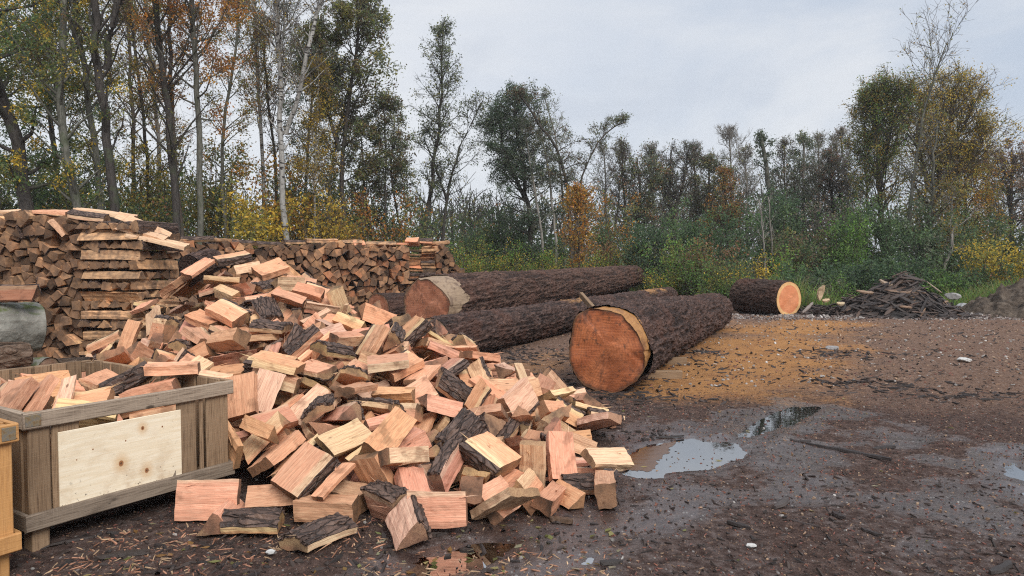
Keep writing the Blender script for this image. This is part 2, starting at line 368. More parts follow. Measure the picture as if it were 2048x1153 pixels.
HEAP = """33 -949 8237 456 728 -167 -414 -520 1|cream barky slab high on the loose pile, at its right end
36 -4033 6600 35 8 493 -870 6 0|
24 -4650 8467 593 473 -656 558 -187 1|cream barky slab high on the loose pile, at its left end
34 -3667 9649 155 667 -301 -390 -558 0|
30 -3588 8347 1434 240 809 360 397 1|dark rounded slab on the crest of the loose pile, left of its middle
35 -3240 5842 455 279 -2 112 954 0|
12 -4368 9650 178 327 -318 260 851 1|
33 -2482 6468 634 98 -334 -925 -153 0|
9 -2059 5619 390 110 971 54 -206 0|
30 -4790 7559 44 38 -984 -176 10 0|
16 -4022 6856 79 402 -111 53 907 0|
8 -1714 9156 298 414 297 -158 846 1|
10 -4933 9205 208 181 -363 901 -152 0|
18 -617 6333 438 43 -976 198 76 1|
22 -3143 7844 1374 215 -16 -95 -972 1|largest cream flat slab on the crest of the loose pile, left of its middle
18 -3985 6295 95 334 -455 -588 579 0|
16 261 6319 197 600 221 -93 763 0|third largest salmon flat slab low on the loose pile, at its right end
26 -3240 9695 268 285 -956 56 38 0|
26 -2399 7434 960 147 -478 711 494 0|second largest salmon flat slab high on the loose pile, around its middle
14 -2671 7327 919 647 -325 -687 60 1|cream sharp wedge high on the loose pile, left of its middle
23 -1579 4941 169 180 -466 -866 -15 0|salmon thin stick low on the loose pile, at its left end
2 -83 5748 146 620 162 -254 725 1|
29 -1848 6558 544 126 -213 -956 -159 0|
0 -1448 5588 305 55 186 612 767 0|
27 238 6956 161 534 -610 57 583 0|
17 -268 5017 117 18 -384 903 -191 0|salmon barky slab at the foot of the loose pile, right of its middle
18 -4077 7537 392 240 248 803 486 0|
8 -60 8999 89 368 371 -630 -575 0|
36 -343 6010 290 96 808 -557 -169 0|
19 -2309 8110 1243 136 735 -580 -325 0|
4 -4632 8204 658 960 115 -209 149 0|third largest salmon barky slab high on the loose pile, at its left end
7 132 4937 182 604 -350 499 513 1|second largest cream flat slab low on the loose pile, at its right end
10 -1504 5791 428 16 -626 -714 314 1|
17 -711 7987 578 97 686 -335 639 0|second largest salmon barky slab high on the loose pile, at its right end
23 -1462 6434 430 106 -918 -381 -22 0|
18 -1834 7383 842 187 243 -500 -810 1|
8 -2394 5841 532 378 159 60 -910 0|
30 -4342 8675 1018 27 991 47 -118 0|salmon rounded slab on the crest of the loose pile, at its left end
7 -2620 8273 1448 14 -870 391 301 0|salmon flat slab on the crest of the loose pile, right of its middle
27 188 7495 107 222 308 920 100 0|
30 -929 7525 718 50 937 302 -168 1|
2 -3821 9884 35 17 -1000 1 0 0|
4 -1497 9718 52 727 40 -59 -683 0|
3 -1246 6304 505 888 -143 118 -420 0|salmon barky slab halfway down the loose pile, around its middle
28 -637 7218 660 42 -82 -995 29 0|
0 -2898 7251 1008 10 -181 -364 -913 0|
25 -5791 8229 42 287 6 -22 -958 0|
15 -2731 6957 662 15 -26 -105 -994 1|
20 -47 6824 537 95 -776 -610 130 1|largest cream sharp wedge halfway down the loose pile, at its right end
4 -1043 5238 137 701 21 183 -689 0|
16 -106 6072 281 54 697 -710 -80 0|
6 -1369 8844 326 269 161 200 929 1|
21 -2706 6061 498 118 -921 362 86 0|
0 -2037 9458 54 943 -69 14 -325 0|
25 -2069 9087 190 795 -233 473 299 0|
23 -423 8124 25 650 33 29 758 1|
31 -5412 7985 153 34 -7 121 992 1|
12 -569 5279 78 128 -978 165 -14 1|
32 -891 7175 719 605 30 147 -782 0|third largest salmon flat slab high on the loose pile, at its right end
23 -1890 8260 1044 379 -250 -38 -890 0|
26 -867 9061 135 76 966 -72 -238 0|
19 -230 7501 359 179 -357 -341 -851 0|
36 -4516 7199 38 969 -56 14 -240 1|
27 -632 5876 350 229 32 93 -969 0|
4 -1033 7749 774 58 -174 -970 160 0|
24 -2696 6653 691 891 -101 -61 438 1|cream barky slab high on the loose pile, left of its middle
4 -2460 9689 190 955 198 -16 219 0|
4 -4507 7607 89 113 939 -300 -122 0|
1 -44 4277 141 229 358 885 -190 1|largest cream flat slab at the foot of the loose pile, right of its middle
32 -4808 7893 178 414 -355 827 138 0|
1 -4197 9495 455 430 795 -320 284 1|
35 -3724 8911 1144 356 904 182 154 0|salmon wedge on the crest of the loose pile, left of its middle
15 -2385 6870 620 12 -919 -389 67 1|
19 -650 5023 83 550 -19 -175 817 0|
24 -1655 7602 941 408 -217 53 885 0|second largest salmon barky slab high on the loose pile, right of its middle
11 354 5993 150 302 833 443 -135 0|salmon sharp wedge low on the loose pile, at its right end
2 -1211 7524 778 110 -674 -728 66 0|
19 -3754 6037 92 793 -342 203 -461 0|
8 -1064 4614 77 68 -949 305 -40 1|cream square block at the foot of the loose pile, left of its middle
12 -3768 7036 205 151 422 62 -892 1|
5 -4986 6794 64 649 124 -175 -730 1|
4 -2801 8699 1385 965 -166 159 128 0|
7 -1098 5707 273 111 100 -23 -989 0|
24 -1839 9890 150 297 115 694 646 0|
25 -1372 6090 443 12 96 -976 194 0|
37 -513 5608 177 412 -439 774 -194 0|
21 -1993 6986 635 78 -899 -430 -18 0|
30 -1043 6449 576 326 945 -16 29 1|
7 -2019 6300 467 256 -798 -545 28 1|
13 -1210 9185 49 530 -22 -24 848 1|
19 -2221 5992 469 879 -103 -83 458 0|
16 -6 8187 110 975 -73 -193 -77 0|
13 -841 9450 62 81 -559 820 -85 0|
5 300 7700 94 606 -770 158 -121 0|
34 -381 4526 86 106 -666 -667 317 0|
23 -3122 9633 49 243 64 281 926 1|
34 -2645 9342 283 141 -220 -276 925 0|
27 -5663 6805 55 110 535 -820 -172 1|
3 -1787 6869 677 297 -895 -323 82 0|
25 -859 6429 497 113 -223 958 -143 1|
23 -5099 8785 108 450 600 629 204 0|
32 -936 8749 37 16 -955 -294 32 0|
28 156 7073 132 789 -149 409 433 0|
8 -1572 5182 249 692 577 -210 -380 0|salmon square block low on the loose pile, at its left end
16 302 7311 58 828 -97 -50 550 1|
35 -244 5554 77 24 732 -648 -207 0|
30 -4613 8062 478 397 -483 780 -32 0|salmon rounded slab high on the loose pile, at its left end
21 -1990 7380 927 414 800 233 367 1|second largest cream flat slab high on the loose pile, around its middle
21 509 6464 82 818 111 91 557 0|fourth largest salmon flat slab low on the loose pile, at its right end
3 -709 5957 457 42 822 565 -62 0|second largest dark barky slab halfway down the loose pile, right of its middle
29 461 5113 72 990 -70 2 -126 0|salmon square block low on the loose pile, at its right end
10 -3632 6930 458 166 -510 -671 511 1|
12 -1340 7019 695 239 -420 875 -40 0|
16 -1025 6863 658 889 127 199 -393 0|
25 -2293 9645 110 122 143 976 -109 1|
25 -3359 9693 129 57 195 979 -9 0|
6 -1224 9704 88 790 155 -146 -574 0|
23 -2727 6174 603 501 20 129 -856 0|
12 43 7298 221 402 276 -818 306 0|
22 -5874 6766 50 73 -696 712 -59 0|
28 -5203 8834 44 745 46 129 653 0|
31 -268 6405 346 172 130 -818 -534 1|
7 -850 5618 238 57 981 129 131 0|
1 -1541 7151 757 173 -808 -553 108 0|
9 -1900 6003 408 970 179 111 -122 0|
0 -3095 6810 695 8 580 -805 -120 1|
7 -3766 6425 156 922 -15 -337 -190 0|
9 -2515 7553 1166 13 -445 717 536 0|salmon square block on the crest of the loose pile, around its middle
35 -1816 6157 419 27 -152 -982 113 0|
34 -1950 5229 211 95 -592 800 27 0|
13 -2236 7687 1135 29 740 -636 -216 1|cream rounded slab on the crest of the loose pile, right of its middle
18 -3028 7704 1211 527 799 -136 -254 1|cream square block on the crest of the loose pile, left of its middle
36 393 5526 38 314 -18 -55 948 0|
14 -507 6563 570 284 -34 389 -876 0|
9 -670 8247 161 148 378 -707 580 0|
26 214 7947 53 3 59 997 40 0|
18 -2257 6673 645 368 333 -605 -622 0|
23 -613 8465 25 467 26 35 883 0|
15 -2648 5746 460 644 122 -158 738 0|
36 -3826 7517 669 158 357 789 475 1|third largest cream flat slab high on the loose pile, at its left end
32 -1947 5453 299 89 -980 157 80 0|
4 -787 8082 344 896 -343 205 -194 0|
32 -4603 6896 36 18 -117 992 -51 0|
21 -3791 8149 1306 270 -243 -153 919 0|largest salmon flat slab on the crest of the loose pile, at its left end
34 -1402 4780 40 605 230 203 735 0|
28 -1711 8054 945 300 -270 -915 6 0|
5 -1391 5209 199 86 892 -409 -173 0|
11 -3815 8553 1276 936 -122 -215 -250 0|salmon sharp wedge on the crest of the loose pile, at its left end
25 -2602 8560 1399 207 340 -806 438 0|fourth largest salmon sharp wedge on the crest of the loose pile, right of its middle
1 -3358 6367 568 781 205 -63 587 0|
21 -5399 9364 76 12 795 -595 112 1|
8 -2682 9694 71 8 4 -82 997 0|
24 117 6675 378 911 106 276 -287 0|
4 -822 5390 103 763 204 64 610 0|
31 -3537 8715 1331 137 -287 185 930 0|salmon sharp wedge on the crest of the loose pile, left of its middle
24 -2300 7176 658 19 26 -979 -200 0|
8 -291 6907 592 921 -88 6 379 0|second largest salmon square block halfway down the loose pile, right of its middle
5 -1238 8540 272 267 -860 171 400 0|
8 -1173 4960 90 50 -48 136 -988 0|third largest salmon square block at the foot of the loose pile, left of its middle
31 -2170 5285 273 117 203 -855 -463 0|seventh largest salmon sharp wedge low on the loose pile, at its left end
13 -1423 7747 846 901 -27 11 434 0|
10 -1746 5804 333 983 94 9 156 0|
2 881 6919 35 15 -722 692 -12 0|
9 -3030 5994 510 83 98 987 96 0|
19 -2977 9397 328 130 -75 -833 533 0|
22 -4452 8628 933 576 -101 -77 807 1|second largest cream flat slab high on the loose pile, at its left end
10 -1757 7206 702 398 -776 483 79 0|
21 -1511 6500 621 20 547 461 -698 0|
34 -292 5754 184 381 264 191 865 0|
5 -472 7972 215 323 -653 396 -559 0|
28 -2331 5363 333 731 437 121 509 0|
9 -3721 7293 538 500 -52 860 88 0|
8 -4834 7778 201 89 -203 -465 857 0|
8 0 7697 176 154 501 -518 -676 0|
13 -2746 7626 1175 46 851 516 82 0|salmon rounded slab on the crest of the loose pile, around its middle
35 -4319 7471 162 372 -109 -309 -868 0|
25 -289 5304 57 87 213 859 457 0|
36 -950 5877 368 49 995 48 76 0|
33 -2889 5753 504 781 -454 -274 328 0|
21 -4327 7314 73 15 989 115 -96 1|
20 -5649 7700 70 262 -741 581 -213 0|
30 -1202 5445 234 340 331 -629 -616 0|
15 -2511 6188 508 400 313 246 826 0|
17 240 8388 61 971 51 11 235 0|
36 -5412 8141 130 361 -433 -82 -822 0|
26 -939 7182 849 941 16 -324 -98 0|
33 -3526 7060 615 297 556 -105 -769 0|
23 -2248 8394 1197 883 -145 183 -408 0|
7 -4776 8427 499 705 -355 403 -463 0|second largest salmon flat slab high on the loose pile, at its left end
9 -3789 7086 555 88 -825 -376 -412 1|
34 -2430 9348 140 852 -441 186 210 0|
24 330 5378 213 319 -713 56 622 0|salmon barky slab low on the loose pile, at its right end
33 -932 5172 376 830 -407 -167 344 0|largest salmon barky slab low on the loose pile, left of its middle
9 -4501 9669 232 616 127 539 560 0|
9 -2043 7842 1160 62 -737 611 282 0|second largest salmon square block on the crest of the loose pile, right of its middle
0 -397 8250 251 41 -31 854 517 0|
21 -873 4622 192 419 327 -770 354 0|largest salmon flat slab low on the loose pile, left of its middle
34 -65 5708 205 59 -370 878 298 0|
24 -5452 6621 61 233 4 -29 972 0|
17 735 7003 179 704 -346 150 -602 0|largest salmon barky slab halfway down the loose pile, at its right end
15 -3182 5911 558 610 -784 101 -45 0|
34 182 5074 34 979 47 -79 -181 0|
2 -381 5614 215 622 61 593 -508 0|
14 -1401 5433 314 743 416 -504 145 0|second largest salmon sharp wedge low on the loose pile, left of its middle
20 122 5110 166 179 953 187 159 0|
34 -4504 7485 144 331 237 160 -899 0|
4 -2131 8050 1202 268 233 -880 -314 0|dark barky slab on the crest of the loose pile, right of its middle
2 -2529 7166 776 689 -278 541 -394 0|
16 -802 4989 250 591 287 -693 297 0|
25 -1764 5100 295 211 16 948 -237 0|third largest salmon sharp wedge low on the loose pile, at its left end
16 -1586 6314 537 923 -212 -182 -264 0|
25 -255 8655 63 184 -871 436 -132 0|
32 -3762 9631 330 36 172 515 -839 0|
26 -2386 6764 741 192 687 700 -27 1|third largest cream flat slab high on the loose pile, around its middle
19 -2730 7059 813 254 -672 655 234 0|
7 -1890 7140 882 381 -199 -742 -514 0|third largest salmon flat slab high on the loose pile, around its middle
31 -707 8367 173 94 978 182 -40 1|
18 -1018 6669 673 313 660 194 654 0|salmon square block high on the loose pile, at its right end
22 111 6018 307 112 -697 708 11 0|fifth largest salmon flat slab low on the loose pile, at its right end
10 -261 8869 164 629 -588 324 -393 0|
3 -362 7673 379 520 829 -162 -122 1|
1 -3529 6599 384 402 -418 793 -189 1|
29 -4494 6731 72 683 730 -27 -29 0|
23 -4825 8586 410 828 274 -118 -475 1|
18 -1618 9871 127 364 85 628 682 1|
18 -4109 7178 157 679 -592 -432 -33 1|
8 -2064 8977 467 311 88 494 807 0|
8 -2800 6361 723 953 -205 -208 -80 0|second largest salmon square block high on the loose pile, left of its middle
0 -3269 6076 606 270 -162 915 253 0|fourth largest salmon flat slab halfway down the loose pile, at its left end
23 -1102 4432 229 504 222 6 -835 0|salmon thin stick at the foot of the loose pile, left of its middle
1 -1386 5168 324 535 181 223 794 0|fourth largest salmon flat slab low on the loose pile, at its left end
16 -903 6261 552 512 778 50 361 0|fifth largest salmon flat slab halfway down the loose pile, right of its middle
26 -2382 5563 536 99 -59 633 765 0|fourth largest salmon flat slab halfway down the loose pile, left of its middle
19 -4248 8361 1047 250 -175 -212 928 0|second largest salmon flat slab on the crest of the loose pile, at its left end
24 -5714 7274 52 24 998 -54 8 0|
6 -1521 7809 986 332 -423 -342 771 0|salmon wedge on the crest of the loose pile, at its right end
25 -1638 6172 497 313 889 331 38 0|fourth largest salmon sharp wedge halfway down the loose pile, around its middle
19 -2539 6085 577 76 -907 -413 -31 1|
36 -2109 6432 582 306 -438 836 -124 0|
16 -188 6323 353 106 90 -832 -537 0|
25 -3006 8177 1496 846 145 11 512 1|cream sharp wedge on the crest of the loose pile, around its middle
13 -789 5704 497 338 -898 -213 -186 0|salmon rounded slab halfway down the loose pile, right of its middle
13 -1719 8984 363 907 276 89 -305 0|
33 413 6799 147 869 -364 67 -328 0|
3 -220 6083 389 162 23 37 986 0|
10 -3290 6238 604 80 -332 -792 -505 0|
17 -3568 7374 865 771 523 -213 -296 0|largest salmon barky slab high on the loose pile, at its left end
15 -681 7169 761 336 884 -142 -294 0|second largest salmon thin stick high on the loose pile, at its right end
4 -3712 8797 1259 500 838 159 147 0|salmon barky slab on the crest of the loose pile, left of its middle
30 -2490 9813 260 637 736 176 148 0|
21 -766 6589 627 493 -108 18 863 0|fourth largest salmon flat slab halfway down the loose pile, right of its middle
18 -4640 9686 68 3 -732 680 37 0|
7 656 7884 57 769 42 -41 -636 0|
30 -2670 7862 1310 553 19 91 -828 0|second largest dark rounded slab on the crest of the loose pile, around its middle
7 -2377 9163 479 728 -378 433 374 0|
4 -1195 6731 666 644 55 -391 655 0|
6 -2029 5772 501 429 -86 -525 -730 1|
13 -1263 8970 118 193 12 976 -99 0|
35 -3068 6498 698 177 414 -893 7 0|second largest salmon wedge high on the loose pile, at its left end
34 256 7237 121 987 44 -34 151 0|
0 -10 7251 460 19 -138 -989 53 0|second largest salmon flat slab halfway down the loose pile, at its right end
2 -655 6082 522 37 431 893 -122 0|
37 -1039 5424 344 253 -177 208 -928 1|
0 -2244 6131 546 129 125 979 95 0|
2 -4367 9897 97 313 7 -43 949 0|
11 -1377 7450 1011 921 200 251 222 0|salmon sharp wedge high on the loose pile, right of its middle
30 -3837 6623 160 915 -327 102 212 1|
2 -1164 8375 477 309 289 878 225 0|
24 -806 8721 182 194 -398 249 -861 1|
27 -518 5750 364 254 -259 399 -842 0|dark wedge low on the loose pile, around its middle
30 -1435 4814 266 305 -517 789 -131 0|salmon rounded slab low on the loose pile, at its left end
28 -1917 7614 970 321 -355 743 -468 0|
35 -1823 9179 107 281 52 950 126 0|
36 -237 4841 35 9 360 -933 5 1|
23 -1926 8050 1076 44 -917 -389 76 0|
5 -586 4060 105 82 579 764 275 1|cream wedge at the foot of the loose pile, around its middle
10 97 6546 426 279 3 367 -887 1|second largest cream sharp wedge halfway down the loose pile, at its right end
8 -4041 7540 570 307 304 735 523 0|
23 -433 5443 145 592 -697 -87 396 1|
32 -126 7822 35 0 -222 -974 54 0|
11 -2428 6291 727 68 -327 939 -85 0|salmon sharp wedge halfway down the loose pile, left of its middle
35 102 5501 61 46 -331 942 15 0|
25 -574 7959 241 717 213 -540 -387 1|
18 -5371 8545 65 14 375 -924 -65 1|
1 -2736 5649 468 400 190 154 -883 0|
5 -333 6472 514 27 199 -966 -161 0|second largest salmon wedge halfway down the loose pile, right of its middle
32 195 7077 231 944 -77 244 207 0|
18 -243 7764 228 898 6 127 -421 0|
26 -6039 7806 49 50 25 -28 -998 0|
30 -1985 9316 235 116 -712 -690 -58 0|
34 -2080 8295 1133 555 387 309 668 1|
15 679 6483 128 961 127 103 224 1|
24 -5256 9054 102 991 0 130 -37 0|
2 -3476 8036 1500 428 194 234 -851 0|salmon flat slab on the crest of the loose pile, left of its middle
20 -1704 5542 315 383 -312 -826 272 0|sixth largest salmon sharp wedge low on the loose pile, at its left end
34 -4168 7738 521 523 -339 720 303 0|
6 -1920 6966 830 649 -687 89 -313 0|third largest salmon wedge high on the loose pile, around its middle
12 -2951 6623 778 599 -177 69 -778 1|cream rounded slab high on the loose pile, left of its middle
11 -1167 6259 647 122 225 -865 432 1|cream sharp wedge halfway down the loose pile, around its middle
36 -856 5124 207 173 523 -505 664 0|
35 492 6367 237 897 335 168 -234 0|largest salmon wedge halfway down the loose pile, at its right end
31 -1397 6241 477 818 -101 86 559 0|
1 -1606 5844 562 556 58 248 791 1|second largest cream flat slab halfway down the loose pile, around its middle
7 -1676 9598 57 752 44 -46 -656 0|
3 -1075 7275 866 876 -142 -239 395 0|
1 -381 8708 113 410 -173 -133 886 0|
9 -4061 7705 782 468 -629 -497 -373 0|largest salmon square block high on the loose pile, at its left end
0 352 5030 214 418 -539 -677 -276 0|largest salmon flat slab low on the loose pile, at its right end
8 610 4717 89 476 -478 502 -542 0|largest salmon square block at the foot of the loose pile, at its right end
15 -508 6249 492 2 782 -618 -74 0|
0 -2384 5069 832 10 179 -984 1 0|largest salmon flat slab halfway down the loose pile, at its left end
11 -4193 6497 154 350 643 -674 -96 0|
8 -262 4449 148 375 -642 399 -537 0|salmon square block at the foot of the loose pile, right of its middle
21 -5177 7485 52 1 83 -995 48 0|
26 -2731 9821 261 409 -728 -401 376 0|
25 -4305 7653 260 595 -503 -538 -323 0|
22 -3472 6431 487 62 -479 805 345 0|
28 -1786 9031 43 69 -85 -980 166 0|
32 -4148 8703 1075 46 26 42 998 0|third largest salmon flat slab on the crest of the loose pile, at its left end
37 -1129 5680 404 319 -288 830 -356 0|
0 -2046 6816 787 32 453 786 420 0|sixth largest salmon flat slab high on the loose pile, around its middle
2 -3048 9539 262 194 30 -332 923 0|
5 -3434 6688 675 78 -577 626 -519 0|largest salmon wedge high on the loose pile, at its left end
12 -472 9116 58 727 41 -20 686 0|
33 -279 8302 72 620 -40 -58 -781 0|
24 -5500 8058 52 21 442 896 29 0|
15 -1436 7222 793 119 -926 -336 127 0|
20 -216 5150 216 195 -910 309 -194 1|cream sharp wedge low on the loose pile, right of its middle
7 -2480 7242 996 811 367 18 455 1|fourth largest cream flat slab high on the loose pile, around its middle
7 -846 5327 207 219 -881 -404 112 0|
23 -3049 7223 971 50 -256 -965 -19 1|
1 -3091 7077 841 533 -821 183 96 0|second largest salmon flat slab high on the loose pile, left of its middle
34 -4450 8877 868 895 69 -164 -409 0|
19 -4083 6487 235 931 -164 257 -200 1|
31 -2890 7922 1267 432 247 301 -813 0|second largest salmon sharp wedge on the crest of the loose pile, around its middle
26 -1001 6026 446 155 -157 967 -129 0|
22 -4836 9517 65 66 574 807 121 1|
33 -630 8631 323 92 -865 473 -141 1|
29 -5149 9361 71 712 -48 -48 699 1|
28 52 6210 247 563 329 256 713 0|
21 -749 6978 750 931 -104 133 324 1|cream flat slab high on the loose pile, at its right end
23 -2686 7120 734 923 -77 232 -296 0|
7 -5659 9763 55 32 -773 632 -46 0|
3 -65 5474 178 328 441 -436 -713 0|dark barky slab low on the loose pile, right of its middle
20 -921 8534 108 472 853 221 -5 0|
36 -5127 8010 93 680 -253 -8 -688 0|
33 -637 4791 115 850 521 -42 -71 1|cream barky slab low on the loose pile, around its middle
21 -1602 4862 283 277 -505 810 -111 0|largest salmon flat slab low on the loose pile, at its left end
3 -4251 7404 250 41 897 -295 -326 0|
1 -3147 5856 614 832 546 -27 -94 0|second largest salmon flat slab halfway down the loose pile, at its left end
20 -1627 6299 665 202 -666 566 -442 0|third largest salmon sharp wedge halfway down the loose pile, around its middle
4 -1194 4935 255 374 868 274 178 0|second largest salmon barky slab low on the loose pile, left of its middle
22 -3216 8449 1573 3 964 -255 -78 1|
3 -4000 6815 339 459 -108 -84 -878 0|
9 -5088 7220 66 5 -22 976 -217 1|
3 -2201 9227 179 823 -151 458 300 0|
20 -1086 9275 153 79 -5 -53 -995 0|
1 -273 7900 107 52 323 -939 110 0|
8 -3950 7359 283 817 442 -230 -289 0|
7 -2763 9497 181 99 967 -110 206 0|
13 -5412 6958 62 4 -531 -845 65 0|
0 -1438 8736 494 787 353 -89 498 1|
10 91 7431 191 381 103 565 724 0|
6 -1926 6294 614 221 238 -836 442 0|
25 -5023 7540 158 57 -504 837 -204 0|
5 -2045 6676 825 513 442 -31 -735 0|dark wedge high on the loose pile, around its middle
33 -979 6944 903 242 -888 -255 -297 0|dark barky slab high on the loose pile, at its right end
18 -2277 6313 632 435 -533 -27 725 0|third largest salmon square block halfway down the loose pile, left of its middle
21 -1317 5730 484 656 43 417 628 0|third largest salmon flat slab halfway down the loose pile, around its middle
7 -6 8038 221 550 -422 721 7 1|
35 -2889 6234 688 301 -815 -278 -411 1|dark wedge high on the loose pile, left of its middle
19 -591 5529 265 895 78 -438 -29 1|cream flat slab low on the loose pile, around its middle
28 -5023 9477 44 660 192 159 709 0|
16 -4696 7377 119 44 928 302 216 0|
1 -3618 9796 192 30 10 994 102 1|
24 -587 6332 620 62 -905 -379 -185 0|largest dark barky slab halfway down the loose pile, right of its middle
35 -543 4919 233 733 -40 -330 -594 0|salmon wedge low on the loose pile, around its middle
1 -232 7956 358 22 -10 999 -31 0|
22 -262 7889 450 740 -48 9 671 0|
23 -994 8325 228 525 801 -287 -1 0|
21 -1489 8975 183 46 -297 944 -139 0|
33 -1181 7281 942 90 -883 394 -238 1|cream barky slab high on the loose pile, right of its middle
25 -1923 9104 278 64 -913 382 125 0|
34 -329 5044 190 128 325 935 -64 0|
11 -5338 7719 113 865 -98 100 483 1|
14 -4232 7344 376 229 315 -863 321 0|
19 311 7638 192 341 -786 -351 -378 0|largest salmon flat slab halfway down the loose pile, at its right end
23 -2372 6963 907 354 189 237 -885 0|
10 37 5141 250 70 434 865 -242 0|second largest salmon sharp wedge low on the loose pile, right of its middle
32 -2960 6938 827 68 77 617 780 0|
15 -939 4814 345 214 -333 913 101 0|salmon thin stick low on the loose pile, left of its middle
27 -2570 6869 770 31 220 -975 -19 1|
20 -4834 7253 195 194 595 691 361 0|
27 -2400 8430 1333 856 156 47 -491 0|salmon wedge on the crest of the loose pile, right of its middle
2 -1702 6401 712 813 -39 -486 -318 0|fifth largest salmon flat slab high on the loose pile, around its middle
3 -1681 8798 488 576 506 -564 307 0|
2 -1949 4978 316 416 -160 -680 582 0|third largest salmon flat slab low on the loose pile, at its left end
28 -1487 6349 744 382 -53 -450 805 0|salmon thin stick halfway down the loose pile, around its middle
10 377 6040 253 47 803 -499 321 0|salmon sharp wedge halfway down the loose pile, at its right end
34 -3489 7217 736 940 29 -122 -318 0|
13 -1014 5362 486 207 40 261 942 1|cream rounded slab halfway down the loose pile, around its middle
10 -797 8428 127 158 -972 -140 104 0|
10 -1292 5115 377 147 647 -746 62 0|largest salmon sharp wedge low on the loose pile, left of its middle
9 500 5612 156 593 -783 177 64 1|cream square block low on the loose pile, at its right end
19 -3803 7664 935 537 -629 561 22 1|largest cream flat slab high on the loose pile, at its left end
8 -2404 5682 622 13 -92 370 -924 1|cream square block halfway down the loose pile, left of its middle
30 -5699 8546 49 236 -3 8 -972 0|
9 -1168 5947 508 943 -158 -149 252 1|cream square block halfway down the loose pile, around its middle
5 -1218 5196 470 148 439 886 24 0|salmon wedge halfway down the loose pile, around its middle
23 -2010 5207 243 32 -386 921 46 0|
19 -749 6063 625 606 105 44 -787 0|second largest salmon flat slab halfway down the loose pile, right of its middle
24 -3326 6060 758 560 -257 -2 788 0|second largest salmon barky slab high on the loose pile, at its left end
15 -2428 6028 625 912 298 63 273 1|
29 -4964 9420 130 629 -95 -258 727 0|
5 -4332 6387 64 881 176 -106 -426 0|
3 -1550 8564 592 407 852 -55 -323 0|
25 676 6654 153 398 -890 -171 141 0|
28 95 6336 292 808 -144 519 -240 1|
27 -3061 6211 574 259 -333 -816 395 0|
20 -1210 8757 123 372 821 433 27 0|
21 -2693 8099 1481 286 -884 -364 -61 0|salmon flat slab on the crest of the loose pile, around its middle
13 -4162 6833 190 127 659 -741 -1 0|
28 -902 6582 672 139 667 732 15 0|
5 -1126 6484 701 219 138 953 -161 0|second largest salmon wedge high on the loose pile, right of its middle
27 -3123 9818 55 43 201 958 200 0|
19 -1741 5870 456 118 -563 -818 -27 0|fifth largest salmon flat slab halfway down the loose pile, around its middle
6 -243 5402 282 305 -272 115 905 1|cream wedge low on the loose pile, right of its middle
23 -1848 9023 146 202 126 261 935 0|
7 659 6972 102 304 754 -553 -181 0|
30 -2657 6773 880 208 -191 -959 33 0|salmon rounded slab high on the loose pile, left of its middle
7 -3843 7071 289 45 881 264 390 0|
32 -4157 6902 259 713 -27 -79 -696 0|
10 -2298 7435 1188 114 -979 -34 169 0|largest salmon sharp wedge on the crest of the loose pile, right of its middle
17 -541 8553 140 423 295 585 626 0|
16 -1859 9519 149 93 827 553 25 0|
34 432 6231 159 349 -814 378 269 1|
28 -1115 9460 49 14 -102 19 994 0|
9 342 6130 327 774 420 305 362 0|salmon square block halfway down the loose pile, at its right end
3 -2379 9432 296 189 -953 -108 211 1|
33 -1314 4486 274 424 -754 -494 -89 0|salmon barky slab low on the loose pile, at its left end
13 -1463 6710 610 53 380 876 291 0|
13 -453 5847 537 77 -375 262 -886 0|dark rounded slab halfway down the loose pile, right of its middle
37 -1547 6092 640 625 -775 -16 96 0|second largest salmon sharp wedge halfway down the loose pile, around its middle
22 111 6354 502 736 -321 526 -280 1|second largest cream flat slab halfway down the loose pile, at its right end
4 -3172 8221 1609 321 46 170 -930 0|dark barky slab on the crest of the loose pile, left of its middle
18 -1816 5791 559 92 -744 642 160 0|second largest salmon square block halfway down the loose pile, left of its middle
16 -1405 5958 563 595 -620 225 459 0|fourth largest salmon flat slab halfway down the loose pile, around its middle
15 -1441 7202 857 34 -38 -209 -976 0|
35 -2170 7353 962 622 392 -634 -239 0|largest salmon wedge high on the loose pile, around its middle
18 -3751 6223 253 674 566 -48 -472 0|
16 -1611 9224 59 635 -39 51 770 0|
19 -443 5204 224 66 -933 -241 -258 0|
27 -2182 6509 713 395 -578 711 -57 0|second largest salmon wedge high on the loose pile, around its middle
0 -4369 7013 120 299 160 -157 928 0|
29 -864 5497 425 149 175 831 507 0|largest salmon square block halfway down the loose pile, right of its middle
32 -2547 6490 796 230 -25 34 972 0|
36 -2957 7340 1073 43 164 334 927 0|
31 354 4704 38 131 510 821 221 0|salmon sharp wedge at the foot of the loose pile, at its right end
28 -2965 7186 921 937 30 40 -346 1|
1 -1518 5502 457 768 400 -77 494 1|largest cream flat slab halfway down the loose pile, around its middle
5 565 7508 110 179 -63 -299 935 0|
10 34 7617 295 535 -825 150 102 0|
3 -928 6064 689 894 154 -92 411 0|salmon barky slab halfway down the loose pile, right of its middle
33 -3609 6594 451 860 54 -387 328 0|
35 100 5639 194 604 379 655 250 0|salmon wedge low on the loose pile, right of its middle
30 -2101 9762 204 540 366 -390 650 0|
0 -3372 9538 382 527 837 -133 -60 0|
10 -1900 8862 675 902 43 -216 -371 1|
4 744 6164 210 54 413 866 -277 1|cream barky slab low on the loose pile, at its right end
11 -616 7809 499 351 392 -845 -96 0|
33 -2175 9870 67 19 999 47 -11 0|
11 -1158 8770 506 638 -133 -34 758 0|
32 -959 8951 61 62 789 608 -70 0|
25 -5129 9094 254 87 189 880 -427 0|
37 -2066 5430 402 25 107 936 335 0|fifth largest salmon sharp wedge low on the loose pile, at its left end
13 -101 6168 491 170 -973 -142 69 0|salmon rounded slab halfway down the loose pile, at its right end
